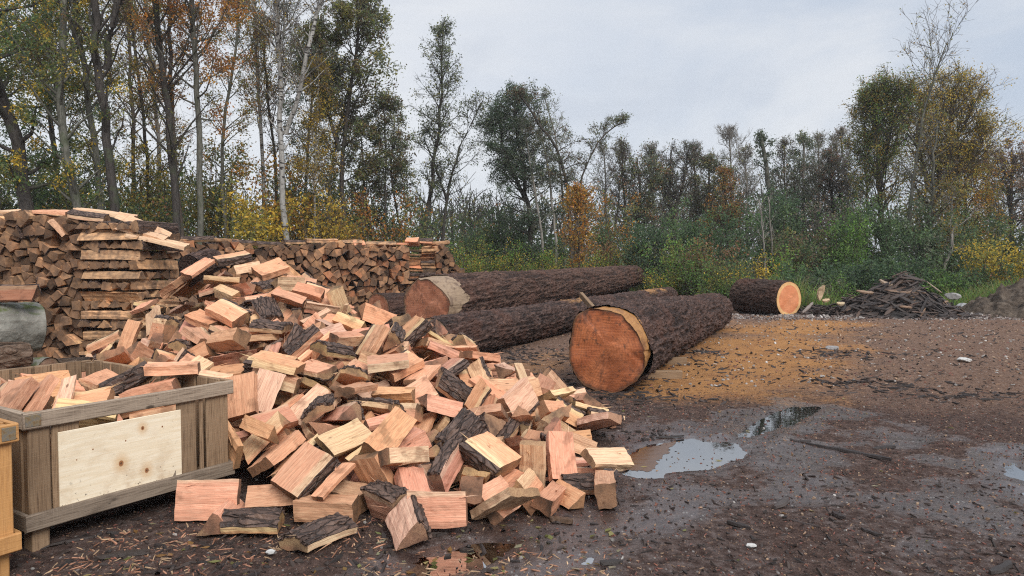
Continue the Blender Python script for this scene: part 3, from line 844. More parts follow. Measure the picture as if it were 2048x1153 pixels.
37 -1739 7016 908 17 972 -109 -208 0|second largest salmon sharp wedge high on the loose pile, around its middle
25 -2877 7720 1284 303 105 500 804 0|largest salmon sharp wedge on the crest of the loose pile, around its middle
12 -5073 9504 219 237 -894 289 -246 0|
32 -4044 9709 117 411 899 99 -112 1|
9 -2743 5629 599 834 254 -175 457 0|
37 -1866 7764 1144 630 -75 -601 -486 0|salmon sharp wedge on the crest of the loose pile, at its right end
28 -616 5744 304 601 132 606 -504 1|
30 -2132 9465 238 341 593 -538 -492 1|
8 -1967 6118 650 709 -613 201 285 1|
33 -1295 9080 308 508 -542 -54 -667 0|
37 -993 8767 188 21 822 539 185 0|
22 -3267 6906 761 274 -851 263 -363 0|largest salmon flat slab high on the loose pile, at its left end
25 -1868 5226 316 32 -398 917 8 0|fourth largest salmon sharp wedge low on the loose pile, at its left end
1 -3940 6251 267 196 -583 -761 206 1|
33 -2872 6655 874 197 -321 -919 115 0|second largest salmon barky slab high on the loose pile, left of its middle
19 -3957 9175 918 128 696 -645 288 1|second largest cream flat slab on the crest of the loose pile, left of its middle
35 -4632 7245 177 124 -915 338 182 0|
4 -422 4705 225 544 569 285 547 0|salmon barky slab low on the loose pile, around its middle
22 -2312 7048 846 128 -271 -118 947 0|fourth largest salmon flat slab high on the loose pile, around its middle
13 -632 5170 251 344 550 753 108 0|salmon rounded slab low on the loose pile, around its middle
15 -5091 7792 98 133 961 -176 -166 0|
21 -5101 7070 117 410 -907 -86 43 0|
29 -5067 8858 225 235 670 -699 88 1|
32 270 7264 247 860 217 332 321 0|
2 -688 5438 333 619 186 23 -763 0|salmon flat slab low on the loose pile, around its middle
28 -2602 5430 390 198 167 -224 939 0|
35 -187 5815 298 509 -713 481 -34 1|
29 -1847 5627 656 140 37 -645 750 0|largest salmon square block halfway down the loose pile, left of its middle
23 -1947 9648 86 225 -180 45 -957 0|
37 -1703 4984 356 349 -153 874 302 0|largest salmon sharp wedge low on the loose pile, at its left end
28 -621 6827 665 367 -200 128 -899 0|third largest salmon thin stick high on the loose pile, at its right end
3 -1340 6790 846 681 -217 16 699 0|
18 -2335 9399 397 484 782 368 136 0|
18 -1483 6449 888 126 -863 -480 96 0|largest salmon square block high on the loose pile, right of its middle
30 -3836 9855 113 45 -300 -947 -108 1|
36 -4062 8934 996 55 963 -175 196 1|cream flat slab on the crest of the loose pile, at its left end
35 -272 6385 580 743 359 138 -548 1|cream wedge halfway down the loose pile, right of its middle
25 112 5669 312 584 -186 -287 -736 0|largest salmon sharp wedge low on the loose pile, right of its middle
6 -911 7937 765 179 926 -287 168 0|salmon wedge high on the loose pile, at its right end
2 -832 8420 259 163 7 -64 984 0|
3 -1820 6470 810 29 412 -362 -836 0|dark barky slab high on the loose pile, around its middle
14 -2242 7224 912 468 -154 255 832 0|largest salmon sharp wedge high on the loose pile, around its middle
6 -1863 9634 256 51 -28 996 73 1|
34 -1579 8988 95 74 -189 900 -387 0|
3 62 8522 120 396 878 238 128 1|
13 -354 5075 355 532 -54 423 -732 0|dark rounded slab low on the loose pile, right of its middle
29 -1268 8471 530 185 548 800 158 0|
22 -611 6715 732 1 -979 -31 200 0|second largest salmon flat slab high on the loose pile, at its right end
37 -2752 6039 672 762 69 -182 618 0|salmon sharp wedge halfway down the loose pile, at its left end
10 -544 5551 480 941 84 190 266 0|largest salmon sharp wedge halfway down the loose pile, right of its middle
1 -1738 6459 754 143 392 -307 -855 0|largest salmon flat slab high on the loose pile, around its middle
17 -1091 9479 253 351 -937 0 -7 0|
23 -4883 7532 137 242 -520 819 10 0|
31 -757 7399 728 161 950 6 -268 0|
17 40 5856 449 444 -126 633 -622 1|largest cream barky slab halfway down the loose pile, at its right end
33 -1235 6465 847 841 92 -432 313 0|largest salmon barky slab high on the loose pile, right of its middle
13 -2538 5381 513 725 546 61 -415 0|
26 -2195 5222 394 378 -374 -736 -419 0|
30 -2432 7221 1091 440 219 -169 854 1|largest dark rounded slab on the crest of the loose pile, around its middle
23 -5105 7319 107 13 -44 962 -268 0|
16 -1130 4877 378 40 403 -857 -320 1|cream flat slab low on the loose pile, left of its middle
1 -1884 9425 341 58 -63 143 -986 1|
0 -1119 8616 333 227 604 -684 -339 0|
22 -5319 7252 180 197 -388 849 -299 0|
6 -500 8917 211 663 -443 265 -542 0|
17 395 7031 252 899 -135 114 -400 0|second largest salmon barky slab halfway down the loose pile, at its right end
25 -3823 6790 194 918 -165 25 -360 1|
30 -1253 6002 664 177 -698 -675 158 0|third largest salmon rounded slab halfway down the loose pile, around its middle
33 -1532 9351 180 899 51 434 21 0|
5 610 7267 178 934 276 37 224 0|second largest salmon wedge halfway down the loose pile, at its right end
30 -1280 5706 654 537 -110 246 799 0|second largest salmon rounded slab halfway down the loose pile, around its middle
13 -1394 5261 514 646 -154 -170 728 0|dark rounded slab halfway down the loose pile, around its middle
31 -1700 4831 439 481 816 -238 -214 0|second largest salmon sharp wedge low on the loose pile, at its left end
25 -5124 8960 323 589 804 -21 -79 1|cream sharp wedge halfway down the loose pile, at its left end
33 -5738 7998 146 823 -114 -297 -470 0|
37 -203 5678 362 624 179 336 -683 0|second largest salmon sharp wedge halfway down the loose pile, right of its middle
18 -3394 6848 764 169 -473 -338 796 0|second largest salmon square block high on the loose pile, at its left end
0 -296 6623 700 78 390 -911 110 0|largest salmon flat slab high on the loose pile, at its right end
35 -4041 7126 336 57 399 -883 -239 0|
8 -4009 6873 472 724 543 -332 -267 0|
14 -2413 7841 1327 70 -380 888 -250 1|cream sharp wedge on the crest of the loose pile, right of its middle
23 -1553 9042 276 919 334 78 194 0|
11 -827 4761 449 832 133 -205 498 0|salmon sharp wedge low on the loose pile, around its middle
18 -4822 6907 133 318 663 618 277 0|
17 -428 7050 705 753 286 386 450 0|largest salmon barky slab high on the loose pile, at its right end
36 -3111 6360 672 204 672 -712 8 1|cream flat slab halfway down the loose pile, at its left end
28 -2515 9505 189 587 335 9 737 1|
16 -1020 5938 750 126 -990 -57 -43 0|largest salmon flat slab halfway down the loose pile, around its middle
2 -4853 9882 35 16 -697 717 -14 1|
30 820 6372 204 108 -67 -210 -969 1|dark rounded slab halfway down the loose pile, at its right end
0 -2323 5411 505 88 -125 -597 787 0|
34 -5106 9238 214 987 38 -145 -52 0|
35 -4685 7021 85 272 716 634 104 0|
25 -5253 7732 186 224 239 118 937 0|
31 -2351 8099 1360 170 -104 109 -974 0|third largest salmon sharp wedge on the crest of the loose pile, right of its middle
18 -1608 7130 955 889 401 91 -200 0|second largest salmon square block high on the loose pile, right of its middle
17 -143 4873 269 319 171 -149 920 0|salmon barky slab low on the loose pile, right of its middle
35 -287 5732 495 514 -117 741 -416 0|largest salmon wedge halfway down the loose pile, right of its middle
25 -2810 9807 196 307 468 -776 -290 0|
14 -921 5608 535 24 84 995 52 0|largest salmon sharp wedge halfway down the loose pile, around its middle
21 -3847 6519 379 329 131 -898 259 0|
15 -2398 6796 906 1 277 -960 30 0|salmon thin stick high on the loose pile, around its middle
23 288 5626 115 66 385 -919 -51 0|
14 -1346 6640 729 60 -214 803 553 1|cream sharp wedge high on the loose pile, right of its middle
26 -2444 9476 219 77 -226 254 -937 1|
19 -2330 5901 670 162 -984 7 -72 0|third largest salmon flat slab halfway down the loose pile, left of its middle
36 -253 4684 169 705 -235 -142 -654 1|second largest cream flat slab at the foot of the loose pile, right of its middle
0 -1820 5652 777 59 -991 46 113 0|second largest salmon flat slab halfway down the loose pile, left of its middle
0 -216 5468 402 932 -319 -73 -154 0|largest salmon flat slab halfway down the loose pile, right of its middle
32 -2938 9699 114 538 -355 370 -669 0|
16 -1746 5194 423 33 -279 924 260 0|second largest salmon flat slab low on the loose pile, at its left end
7 -2880 5937 704 286 -724 519 -352 0|third largest salmon flat slab halfway down the loose pile, at its left end
1 -4690 9508 173 965 51 8 257 0|
16 396 6568 354 242 886 383 104 1|largest cream flat slab halfway down the loose pile, at its right end
4 -135 8113 225 522 -499 -460 516 0|
8 -742 4801 317 926 63 -190 321 0|second largest salmon square block low on the loose pile, around its middle
37 -1978 7532 1085 1 -974 -201 108 0|second largest salmon sharp wedge on the crest of the loose pile, right of its middle
12 -1510 6110 822 472 -156 49 -866 0|dark rounded slab high on the loose pile, right of its middle
22 -1175 5426 621 597 0 -52 -800 0|second largest salmon flat slab halfway down the loose pile, around its middle
24 679 6501 239 103 155 -959 215 1|third largest cream barky slab halfway down the loose pile, at its right end
0 -2989 7038 1006 99 -226 -957 -154 0|largest salmon flat slab high on the loose pile, left of its middle
21 -4091 9761 230 241 -106 385 884 0|
18 -4718 6615 59 248 -2 16 969 0|
20 -3686 6076 369 69 -992 -64 84 0|
17 -1963 5891 739 73 72 -128 986 0|salmon barky slab halfway down the loose pile, left of its middle
23 -2575 6954 911 899 19 55 -433 0|salmon thin stick high on the loose pile, left of its middle
34 -4193 7049 282 875 -3 88 475 1|
25 -3788 6885 407 336 -17 101 936 0|
8 -2465 6272 897 333 901 -278 -1 0|largest salmon square block high on the loose pile, left of its middle
35 -299 8101 173 360 -463 595 549 1|
22 -1374 7018 873 184 135 -325 -918 0|second largest salmon flat slab high on the loose pile, right of its middle
3 429 7852 206 445 -102 -646 -612 1|second largest cream barky slab halfway down the loose pile, at its right end
32 -182 5983 518 149 -322 -920 -165 0|third largest salmon flat slab halfway down the loose pile, right of its middle
0 -661 8988 163 393 701 -341 -489 0|
5 -916 8584 400 53 993 -88 -57 0|
2 -1371 9408 145 360 -678 -464 442 0|
35 -2548 9503 80 57 129 20 990 0|
12 -1597 5841 698 6 321 940 116 0|largest salmon rounded slab halfway down the loose pile, around its middle
34 -3206 7773 1258 793 -477 -281 255 0|salmon thin stick on the crest of the loose pile, left of its middle
29 -1741 6727 874 24 -317 873 370 1|cream square block high on the loose pile, right of its middle
17 -2759 7004 1061 954 194 167 -159 0|largest salmon barky slab high on the loose pile, left of its middle
5 -1093 6625 877 197 645 663 327 0|largest salmon wedge high on the loose pile, right of its middle
15 -1747 7561 1077 600 474 -409 -498 0|salmon thin stick on the crest of the loose pile, at its right end
9 -2155 7675 1234 289 -949 79 99 0|largest salmon square block on the crest of the loose pile, right of its middle
28 -4443 9870 23 30 878 477 20 0|
30 -4410 6946 210 33 780 -542 -311 0|
12 -5313 8273 139 546 -669 308 -400 0|
32 -337 8474 213 331 249 514 751 0|
15 -2092 5038 357 380 -581 -406 -595 0|
29 -4370 7224 222 8 327 895 304 1|
0 -3931 8454 1276 929 117 -351 -2 0|fourth largest salmon flat slab on the crest of the loose pile, at its left end
30 -2257 6783 966 63 38 -67 995 0|dark rounded slab high on the loose pile, around its middle
1 -2366 6654 864 4 514 -855 64 1|largest cream flat slab high on the loose pile, around its middle
6 -995 8419 473 276 -257 479 793 0|
28 -2600 6492 874 89 245 935 -241 0|
4 -1979 9250 409 598 188 36 778 0|
24 -1618 6702 726 816 511 -43 266 0|
22 -606 4407 191 799 109 116 -579 0|second largest salmon flat slab at the foot of the loose pile, around its middle
5 -3674 9742 295 93 980 -156 -76 0|
15 -1741 5459 462 867 69 -205 448 0|salmon thin stick halfway down the loose pile, left of its middle
36 -3644 6796 286 486 469 704 217 0|
16 264 5643 252 338 -450 78 823 1|third largest cream flat slab low on the loose pile, at its right end
18 -692 4590 338 202 894 400 3 0|largest salmon square block low on the loose pile, around its middle
2 -2626 5924 683 68 -552 791 256 1|second largest cream flat slab halfway down the loose pile, left of its middle
14 -4103 6543 344 356 -885 155 257 0|
2 -590 4619 132 884 145 300 -329 1|cream flat slab at the foot of the loose pile, around its middle
21 -7 4766 87 851 112 -21 512 0|second largest salmon flat slab at the foot of the loose pile, right of its middle
22 675 5060 199 261 -137 220 -930 1|largest cream flat slab low on the loose pile, at its right end
0 109 5352 176 867 154 -288 377 0|salmon flat slab low on the loose pile, right of its middle
9 -977 4840 169 788 287 -289 461 0|second largest salmon square block at the foot of the loose pile, left of its middle
12 -1277 4683 173 963 111 -149 194 0|second largest dark rounded slab at the foot of the loose pile, left of its middle
2 -1090 5221 321 561 674 103 469 0|second largest salmon flat slab low on the loose pile, left of its middle
23 -469 6829 738 60 -179 -891 413 0|largest salmon thin stick high on the loose pile, at its right end
1 -3087 8234 43 919 8 18 394 0|
21 -2001 5308 586 684 408 241 -555 0|largest salmon flat slab halfway down the loose pile, left of its middle
16 -1875 5441 594 596 256 365 -668 1|largest cream flat slab halfway down the loose pile, left of its middle
7 -1724 7299 954 13 57 -182 982 0|largest salmon flat slab high on the loose pile, right of its middle
19 -2188 7141 757 302 102 126 -939 0|
11 -1701 4287 65 677 0 0 736 0|second largest salmon sharp wedge at the foot of the loose pile, at its left end
12 -1516 4184 66 1000 0 0 25 0|dark rounded slab at the foot of the loose pile, at its left end
10 -1487 4501 136 993 69 7 97 0|largest salmon sharp wedge at the foot of the loose pile, at its left end
1 -1867 4396 120 809 588 17 24 0|salmon flat slab at the foot of the loose pile, at its left end
8 -1125 4358 80 999 35 -1 -32 0|largest salmon square block at the foot of the loose pile, left of its middle
13 -1099 4053 41 878 -46 -25 475 0|largest dark rounded slab at the foot of the loose pile, left of its middle
5 -764 4341 122 627 684 -274 -251 0|dark wedge at the foot of the loose pile, around its middle
0 -434 4176 140 743 669 0 0 0|largest salmon flat slab at the foot of the loose pile, around its middle
21 -93 4474 98 798 290 181 496 0|largest salmon flat slab at the foot of the loose pile, right of its middle
12 513 4890 62 999 26 1 27 0|dark rounded slab at the foot of the loose pile, at its right end
15 763 7567 34 1000 0 0 30 0|
3 395 7097 50 995 87 3 38 0|
7 484 5879 96 863 478 79 142 0|second largest salmon flat slab low on the loose pile, at its right end
9 245 4572 80 800 177 124 560 0|second largest salmon square block at the foot of the loose pile, at its right end
15 607 5296 109 986 86 13 144 0|salmon thin stick low on the loose pile, at its right end
16 122 4643 98 721 336 256 549 0|salmon flat slab at the foot of the loose pile, at its right end
22 198 5866 135 754 260 196 570 1|"""
CRATED = """16 225 223 508 629 -777 31 -1
2 271 589 502 37 -981 189 -1
3 587 287 522 772 496 -128 -376
0 592 864 538 95 -951 293 0
0 967 275 567 210 941 -265 -26
1 1060 830 521 705 -11 4 -709
0 1039 1410 532 53 -814 577 -44
21 242 386 597 287 942 -145 -98
23 226 585 566 169 -963 211 -8
3 254 830 587 911 -86 -17 -402
22 357 1217 531 968 -79 -48 -232
16 384 1540 645 894 -126 127 -410
1 293 1554 566 957 -180 125 -192
19 552 190 544 430 -859 95 -261
7 605 520 694 139 -974 170 -55
3 587 633 596 75 -934 350 -8
22 582 899 663 19 961 -269 -58
17 630 1171 615 872 -146 90 -458
1 678 1523 553 907 -8 30 -420
1 956 356 750 200 954 -222 -2
0 952 413 633 866 -208 -9 -454
1 975 679 628 148 880 -450 6
21 1000 960 638 853 -154 -167 -469
16 993 1184 680 949 128 -174 -228
2 994 1345 643 900 294 -207 -245
16 1002 1559 663 877 268 -154 -369
21 495 387 803 890 -353 193 -216
17 290 469 724 370 845 -365 -129
1 278 766 695 120 933 -340 22
21 378 968 784 237 -891 332 -197
0 255 1190 621 46 -967 229 -98
19 288 1384 667 840 490 -106 -208
1 353 1564 783 166 -960 219 44
0 566 564 868 903 178 -182 -346
7 668 666 829 162 -813 556 -57
24 674 840 769 805 150 28 -574
2 648 1108 738 30 -966 257 20
21 669 1368 687 171 932 -311 -78
16 675 1574 733 730 -148 8 -668
17 954 447 891 929 -93 -85 -348
1 990 533 757 836 -185 -43 -514
15 995 675 770 222 902 -364 65
1 971 920 770 970 -74 -162 -167
22 981 1153 783 960 169 -149 -164
15 950 1401 764 340 -883 177 -270
16 971 1545 775 236 -913 259 -210
15 493 643 925 26 868 416 271
0 385 808 892 900 -155 -360 190
17 239 795 896 909 -75 -356 201
1 172 1041 788 479 -169 803 -311
19 244 1270 735 938 134 -12 -320
24 291 1319 857 911 -191 90 -355
0 600 1165 907 505 -862 3 -46
1 725 1326 891 129 -983 89 100
1 665 1389 842 976 126 123 -128
19 459 1684 887 201 -301 -517 -775
17 944 782 919 205 957 -104 176
15 936 936 863 882 441 -165 -22
0 1011 1194 893 104 -647 752 -72"""
# ------------------------------------------------------------------ the loose pile of split logs
LIB = log_library()
def put_log(k, loc, q, pale, label, group, rng, name='split_log'):
    o = link(name, LIB[k][1], None, loc, label, 'split log', group)
    o.rotation_mode = 'QUATERNION'; o.rotation_quaternion = q
    v = rng.choice((rng.uniform(.76, .96), rng.uniform(.92, 1.16), rng.uniform(.95, 1.15))); o.color = (v, v * rng.uniform(.90, 1.06), v * rng.uniform(.84, 1.06), rng.uniform(0, .25) if pale else rng.uniform(.8, 1))
    if LIB[k][2]: link('bark', LIB[k][2], o)
    return o
def build_heap():
    rng = random.Random(2); SV, SF, SM = [], [], []
    for line in HEAP.split('\n'):
        a, lb = line.split('|'); a = [int(v) for v in a.split()]
        k, l, q, pale = a[0], [v / 1000 for v in a[1:4]], Quaternion([v / 1000 for v in a[4:8]]), a[8]
        if lb:
            put_log(k, l, q, pale, lb, 'loose split logs in the big pile', rng)
        else:
            me = LIB[k][1]; M = np.array(q.to_matrix()); b = len(SV)
            V = np.array([v.co[:] for v in me.vertices]) @ M.T + np.array(l)
            SV.extend(V.tolist())
            for p in me.polygons: SF.append([i + b for i in p.vertices]); SM.append(p.material_index)
    n = len(SV)
    me = py_mesh('buried_split_logs', SV, SF, [M_SPLIT, M_END], SM, attrs={'pith_y': [0] * n, 'pith_z': [0] * n, 'rad': [100.] * n})
    link('buried_firewood', me, kind='stuff', label='jumbled split logs buried in the core of the loose pile')
build_heap()
# ------------------------------------------------------------------ crates
def mat_board(name, c0, c1, dark, knotc, rough=.8, grain=1.0):
    t = NT(name); o = t.obj(); rnd = t.oinfo('Random')
    cmb = t.n('ShaderNodeCombineXYZ'); t.l(t.math('MULTIPLY', rnd, 53), cmb.inputs[0]); t.l(t.math('MULTIPLY', rnd, 17), cmb.inputs[1])
    off = t.n('ShaderNodeVectorMath', operation='ADD'); t.l(o, off.inputs[0]); t.l(cmb.outputs[0], off.inputs[1]); p = off.outputs[0]
    big = t.noise(t.vmul(p, (1.5, 10, 10)), 1.5, 3, .5, .8)
    fib = t.noise(t.vmul(p, (4, 90, 90)), 1.5, 5, .65)
    saw = t.noise(t.vmul(p, (160, 3, 3)), 1, 2, .5)
    col = t.mix(big, c0, c1)
    col = t.mix(t.math('MULTIPLY', t.mr(fib, .42, .72), .8 * grain), col, dark)
    col = t.mix(t.math('MULTIPLY', t.mr(saw, .5, .8), .25), col, tuple(min(1, c * 1.5) for c in c1))
    kn = t.voro(t.vmul(p, (3.2, 8, 8)), 1.0)
    col = t.mix(t.mr(kn, .13, .05, 0, .85), col, knotc)
    st = t.noise(p, 5, 4, .6); col = t.mix(t.mr(st, .58, .76, 0, .5), col, dark)
    nl = t.voro(t.vmul(p, (7, 20, 20)), 1.0); col = t.mix(t.mr(nl, .085, .05, 0, .85), col, (.025, .02, .018))
    ru = t.noise(p, 2.3, 4, .6); col = t.mix(t.mr(ru, .56, .72, 0, .45), col, tuple(c * .45 for c in c0))
    v = t.mr(rnd, 0, 1, .70, 1.15, False); hs = t.n('ShaderNodeHueSaturation'); t.l(col, hs.inputs['Color']); t.l(v, hs.inputs['Value'])
    return t.done(t.bsdf(hs.outputs[0], rough, t.bump(t.math('ADD', fib, t.math('MULTIPLY', saw, .4)), .6, .004), .25))
M_GREY = mat_board('grey_weathered_board', (.215, .165, .125), (.335, .265, .20), (.085, .058, .040), (.03, .02, .015))
M_TAN = mat_board('tan_weathered_board', (.23, .145, .085), (.31, .215, .135), (.10, .058, .034), (.05, .025, .012))
M_OCHRE = mat_board('ochre_board', (.44, .215, .075), (.50, .275, .11), (.22, .09, .03), (.14, .045, .012), .6, .6)
def mat_ply():
    t = NT('pale_plywood'); o = t.obj()
    fib = t.noise(t.vmul(o, (2.5, 26, 30)), 1.6, 4, .55, 1.2); fine = t.noise(t.vmul(o, (10, 220, 200)), 1, 3)
    col = t.mix(t.mr(fib, .3, .7), (.70, .585, .42), (.77, .68, .53))
    col = t.mix(t.math('MULTIPLY', t.mr(fine, .5, .75), .3), col, (.60, .46, .30))
    sep = t.n('ShaderNodeSeparateXYZ'); t.l(o, sep.inputs[0])
    for kx, ky, r in ((-.02, -.02, .017), (.135, -.10, .015), (.115, .165, .012), (-.18, .1, .005), (.01, .11, .005), (.24, .15, .006), (-.27, .06, .004)):
        dx = t.math('SUBTRACT', sep.outputs[0], kx); dy = t.math('MULTIPLY', t.math('SUBTRACT', sep.outputs[1], ky), .8)
        d = t.math('SQRT', t.math('ADD', t.math('MULTIPLY', dx, dx), t.math('MULTIPLY', dy, dy)))
        if r > .01: col = t.mix(t.mr(d, r * 4, r, 0, .5), col, (.52, .30, .12))
        col = t.mix(t.mr(d, r, r * .7), col, (.28, .115, .045)); col = t.mix(t.mr(d, r * .45, r * .25), col, (.09, .035, .015))
    st = t.noise(o, 6, 4, .6); low = t.mr(sep.outputs[1], .0, -.24, 0, 1)
    col = t.mix(t.math('MULTIPLY', t.mr(st, .46, .70), t.math('ADD', .22, t.math('MULTIPLY', low, .5))), col, (.42, .28, .16))
    sp2 = t.noise(o, 38, 3, .6); col = t.mix(t.math('MULTIPLY', t.mr(sp2, .64, .70), t.math('ADD', .15, low)), col, (.10, .07, .05))
    return t.done(t.bsdf(col, .65, t.bump(fine, .3, .002), .3))
M_PLY = mat_ply()
def mat_metal():
    t = NT('rusty_bracket_steel'); o = t.obj(); n = t.noise(o, 40, 5, .6)
    return t.done(t.bsdf(t.ramp(n, [(.35, (.20, .19, .18)), (.55, (.26, .20, .12)), (.7, (.20, .10, .04))]), .55, t.bump(n, .3, .003), .5, Metallic=.5))
M_METAL = mat_metal()
_brng = random.Random(77)
def board(parent, name, p0, p1, W, T, wdir, mat, n=6, jit=.004, label=None):
    """a board from p0 to p1 (parent space), W wide along wdir, T thick"""
    p0, p1 = np.array(p0, float), np.array(p1, float); x = p1 - p0; L = np.linalg.norm(x); x /= L
    w = np.array(wdir, float); w -= x * (w @ x); w /= np.linalg.norm(w); z = np.cross(x, w)
    V, F = plank_geo(L, W, T, _brng, n, jit)
    o = link(name, py_mesh(name, V, F, [mat]), parent, label=label)
    M = Matrix(np.stack([x, w, z], 1).tolist()).to_4x4(); M.translation = ((p0 + p1) / 2).tolist(); o.matrix_local = M
    return o
CR_C = np.array([-1.92, 4.89]); FD = np.array([.55, .84]); FD /= np.linalg.norm(FD); DD = np.array([-FD[1], FD[0]])
CW, CD = 1.24, 1.80
def crate(origin, label, rail, slat, front=True):
    t = thing('wooden_crate', label, 'crate', (*origin, 0)); t.rotation_euler = (0, 0, math.atan2(FD[1], FD[0]))
    UPV = (0, 0, 1); r = random.Random(int(abs(origin[0]) * 1000))
    z0, z1 = .178, .732
    # rails: lower and upper, outside the slats
    for z in (z0, z1):
        h = .092
        board(t, 'rail', (-.028, -.014, z), (CW + .014, -.014, z), h, .027, UPV, rail)
        board(t, 'rail', (0, CD + .014, z), (CW, CD + .014, z), h, .027, UPV, rail if z == z0 else slat)
        board(t, 'rail', (-.014, .002, z), (-.014, CD, z), h, .027, UPV, rail)
        board(t, 'rail', (CW + .014, .002, z), (CW + .014, CD, z), h, .024, UPV, rail if z == z0 else slat)
    # corner posts / feet
    for x in (.035, CW - .035):
        for y in (.055, CD - .055):
            board(t, 'corner_post', (x, y, .16), (x, y, .765), .062, .05, (0, 1, 0), slat, 4)
            board(t, 'foot', (x + (.03 if x < .5 else -.03), y + (.02 if y < .5 else -.02), -.005), (x + (.03 if x < .5 else -.03), y + (.02 if y < .5 else -.02), .132), .10, .09, (0, 1, 0), slat, 3)
    # slats on the far, right and left sides
    def row(a, b, fixed, axis):
        s = a
        while s < b - .05:
            w = min(r.uniform(.10, .145), b - s); c = s + w / 2
            top = .775 + r.uniform(-.006, .006)
            p = lambda z: (c, fixed, z) if axis == 0 else (fixed, c, z)
            board(t, 'slat', p(.14), p(top), w - .004, .018, (1, 0, 0) if axis == 0 else (0, 1, 0), slat, 4, .003)
            s += w + r.uniform(.004, .022)
    row(.07, CW - .07, CD - .011, 0); row(.085, CD - .085, CW - .011, 1); row(.085, CD - .085, .011, 1)
    zt = .70
    if front:
        for a, b in ((.004, .118), (.125, .27), (.862, .995), (1.02, 1.045), (1.068, 1.232)):
            board(t, 'slat', ((a + b) / 2, .012, .14), ((a + b) / 2, .012, zt), b - a, .02, (1, 0, 0), M_TAN, 4, .003)
        board(t, 'plywood_panel', (.150, -.0045, .405), (.878, -.0045, .405), .47, .009, UPV, M_PLY, 6, .001, 'pale plywood panel with knots and torn veneer')
        tv = [(.752, .182), (.80, .20), (.822, .235), (.838, .262), (.836, .225), (.83, .19), (.82, .178), (.78, .176)]
        link('torn_veneer', py_mesh('torn_veneer', [(x, -.0098, z) for x, z in tv] + [(x, -.0112, z) for x, z in tv], [tuple(range(8, 16))] + [(k, (k + 1) % 8, 8 + (k + 1) % 8, 8 + k) for k in range(8)], [M_GREY]), t)
        mp = MB()
        for k in range(2):
            x0 = -.022; pts = [(x0, -.030 - .002 * k, .70), (x0 + .075, -.030, .703), (x0 + .075, -.030, .765), (x0, -.030, .762)]
        V, F = plank_geo(.078, .062, .003, r, 2, .001, .001); o = link('corner_plate', py_mesh('corner_plate', V, F, [M_METAL]), t)
        M = Matrix(((1, 0, 0), (0, 0, -1), (0, 1, 0))).to_4x4(); M.translation = (.018, -.0293, .733); o.matrix_local = M
    else:
        for k in range(8):
            a = .004 + k * .155
            board(t, 'slat', (a + .072, .012, .14), (a + .072, .012, zt), .148, .02, (1, 0, 0), slat, 4, .003)
        V, F = plank_geo(.062, .066, .003, r, 2, .001, .001); o = link('corner_plate', py_mesh('corner_plate', V, F, [M_METAL]), t)
        M = Matrix(((1, 0, 0), (0, 0, -1), (0, 1, 0))).to_4x4(); M.translation = (CW - .03, -.0293, .733); o.matrix_local = M
    for k in range(6):
        board(t, 'floor_board', (.03, .16 + k * .29, .145), (CW - .03, .16 + k * .29, .145), .25, .02, (0, 1, 0), slat, 3)
    return t
crate(CR_C - FD * CW, 'grey open crate with a pale plywood panel on its front, filled with salmon firewood', M_GREY, M_TAN)
OC = np.array([-2.50, 3.60])
crate(OC - FD * CW, 'ochre wooden crate cut off by the left edge, with a steel corner plate', M_OCHRE, M_OCHRE, False)
def crate_contents():
    rng = random.Random(9); o0 = CR_C - FD * CW; ang = math.atan2(FD[1], FD[0]); qz = Quaternion((0, 0, 1), ang)
    shape = {'slab': 'flat slab', 'edge': 'bark-edged slab', 'outer': 'rounded slab', 'thin': 'thin stick', 'block': 'squarish block', 'wedge': 'wedge', 'tri': 'three-sided wedge'}
    rows = []
    for line in CRATED.split('\n'):
        a = [int(v) for v in line.split()]; k = a[0]; x, y, z = [v / 1000 for v in a[1:4]]; z -= .205
        rows.append((k, x, y, z, Quaternion([v / 1000 for v in a[4:8]])))
    rows = [r for r in rows if .42 < r[3] < .735]
    cell = {}
    for r in rows:
        k, x, y, z, q = r; pale = rng.random() < .15
        yy = ['near the front rail', 'just behind the front', 'midway back', 'near the far rail'][min(3, int(y / CD * 4))]
        xx = ['left side', 'centre', 'right side'][min(2, int(x / CW * 3))]
        cell.setdefault((pale, shape[KINDS[k]], yy, xx), []).append(r)
    ordn = ['topmost ', 'second topmost ', 'third topmost ', 'fourth topmost ', 'fifth topmost ', 'sixth topmost ', 'seventh topmost ']
    for (pale, s, yy, xx), L in cell.items():
        for j, (k, x, y, z, q) in enumerate(sorted(L, key=lambda r: -r[3])):
            p = o0 + FD * x + DD * y
            put_log(k, (p[0], p[1], z), qz @ q, pale, (ordn[j] if len(L) > 1 else '') + ('pale ' if pale else 'salmon ') + s + ' in the plywood-fronted crate, ' + yy + ', ' + xx, 'firewood inside the crate', rng)
    o1 = OC - FD * CW
    for k, (x, y, z, a, s) in enumerate(((1.05, .22, .69, -60, 'front'), (1.02, .62, .70, -35, 'middle'), (.72, .35, .71, -50, 'left'), (1.03, 1.02, .69, -48, 'far'))):
        p = o1 + FD * x + DD * y
        put_log((21, 0, 3, 16)[k], (p[0], p[1], z), Quaternion((0, 0, 1), ang + R(a)), True, 'pale split log poking above the ochre crate rim, ' + s + ' one', 'firewood inside the crate', rng)
crate_contents()
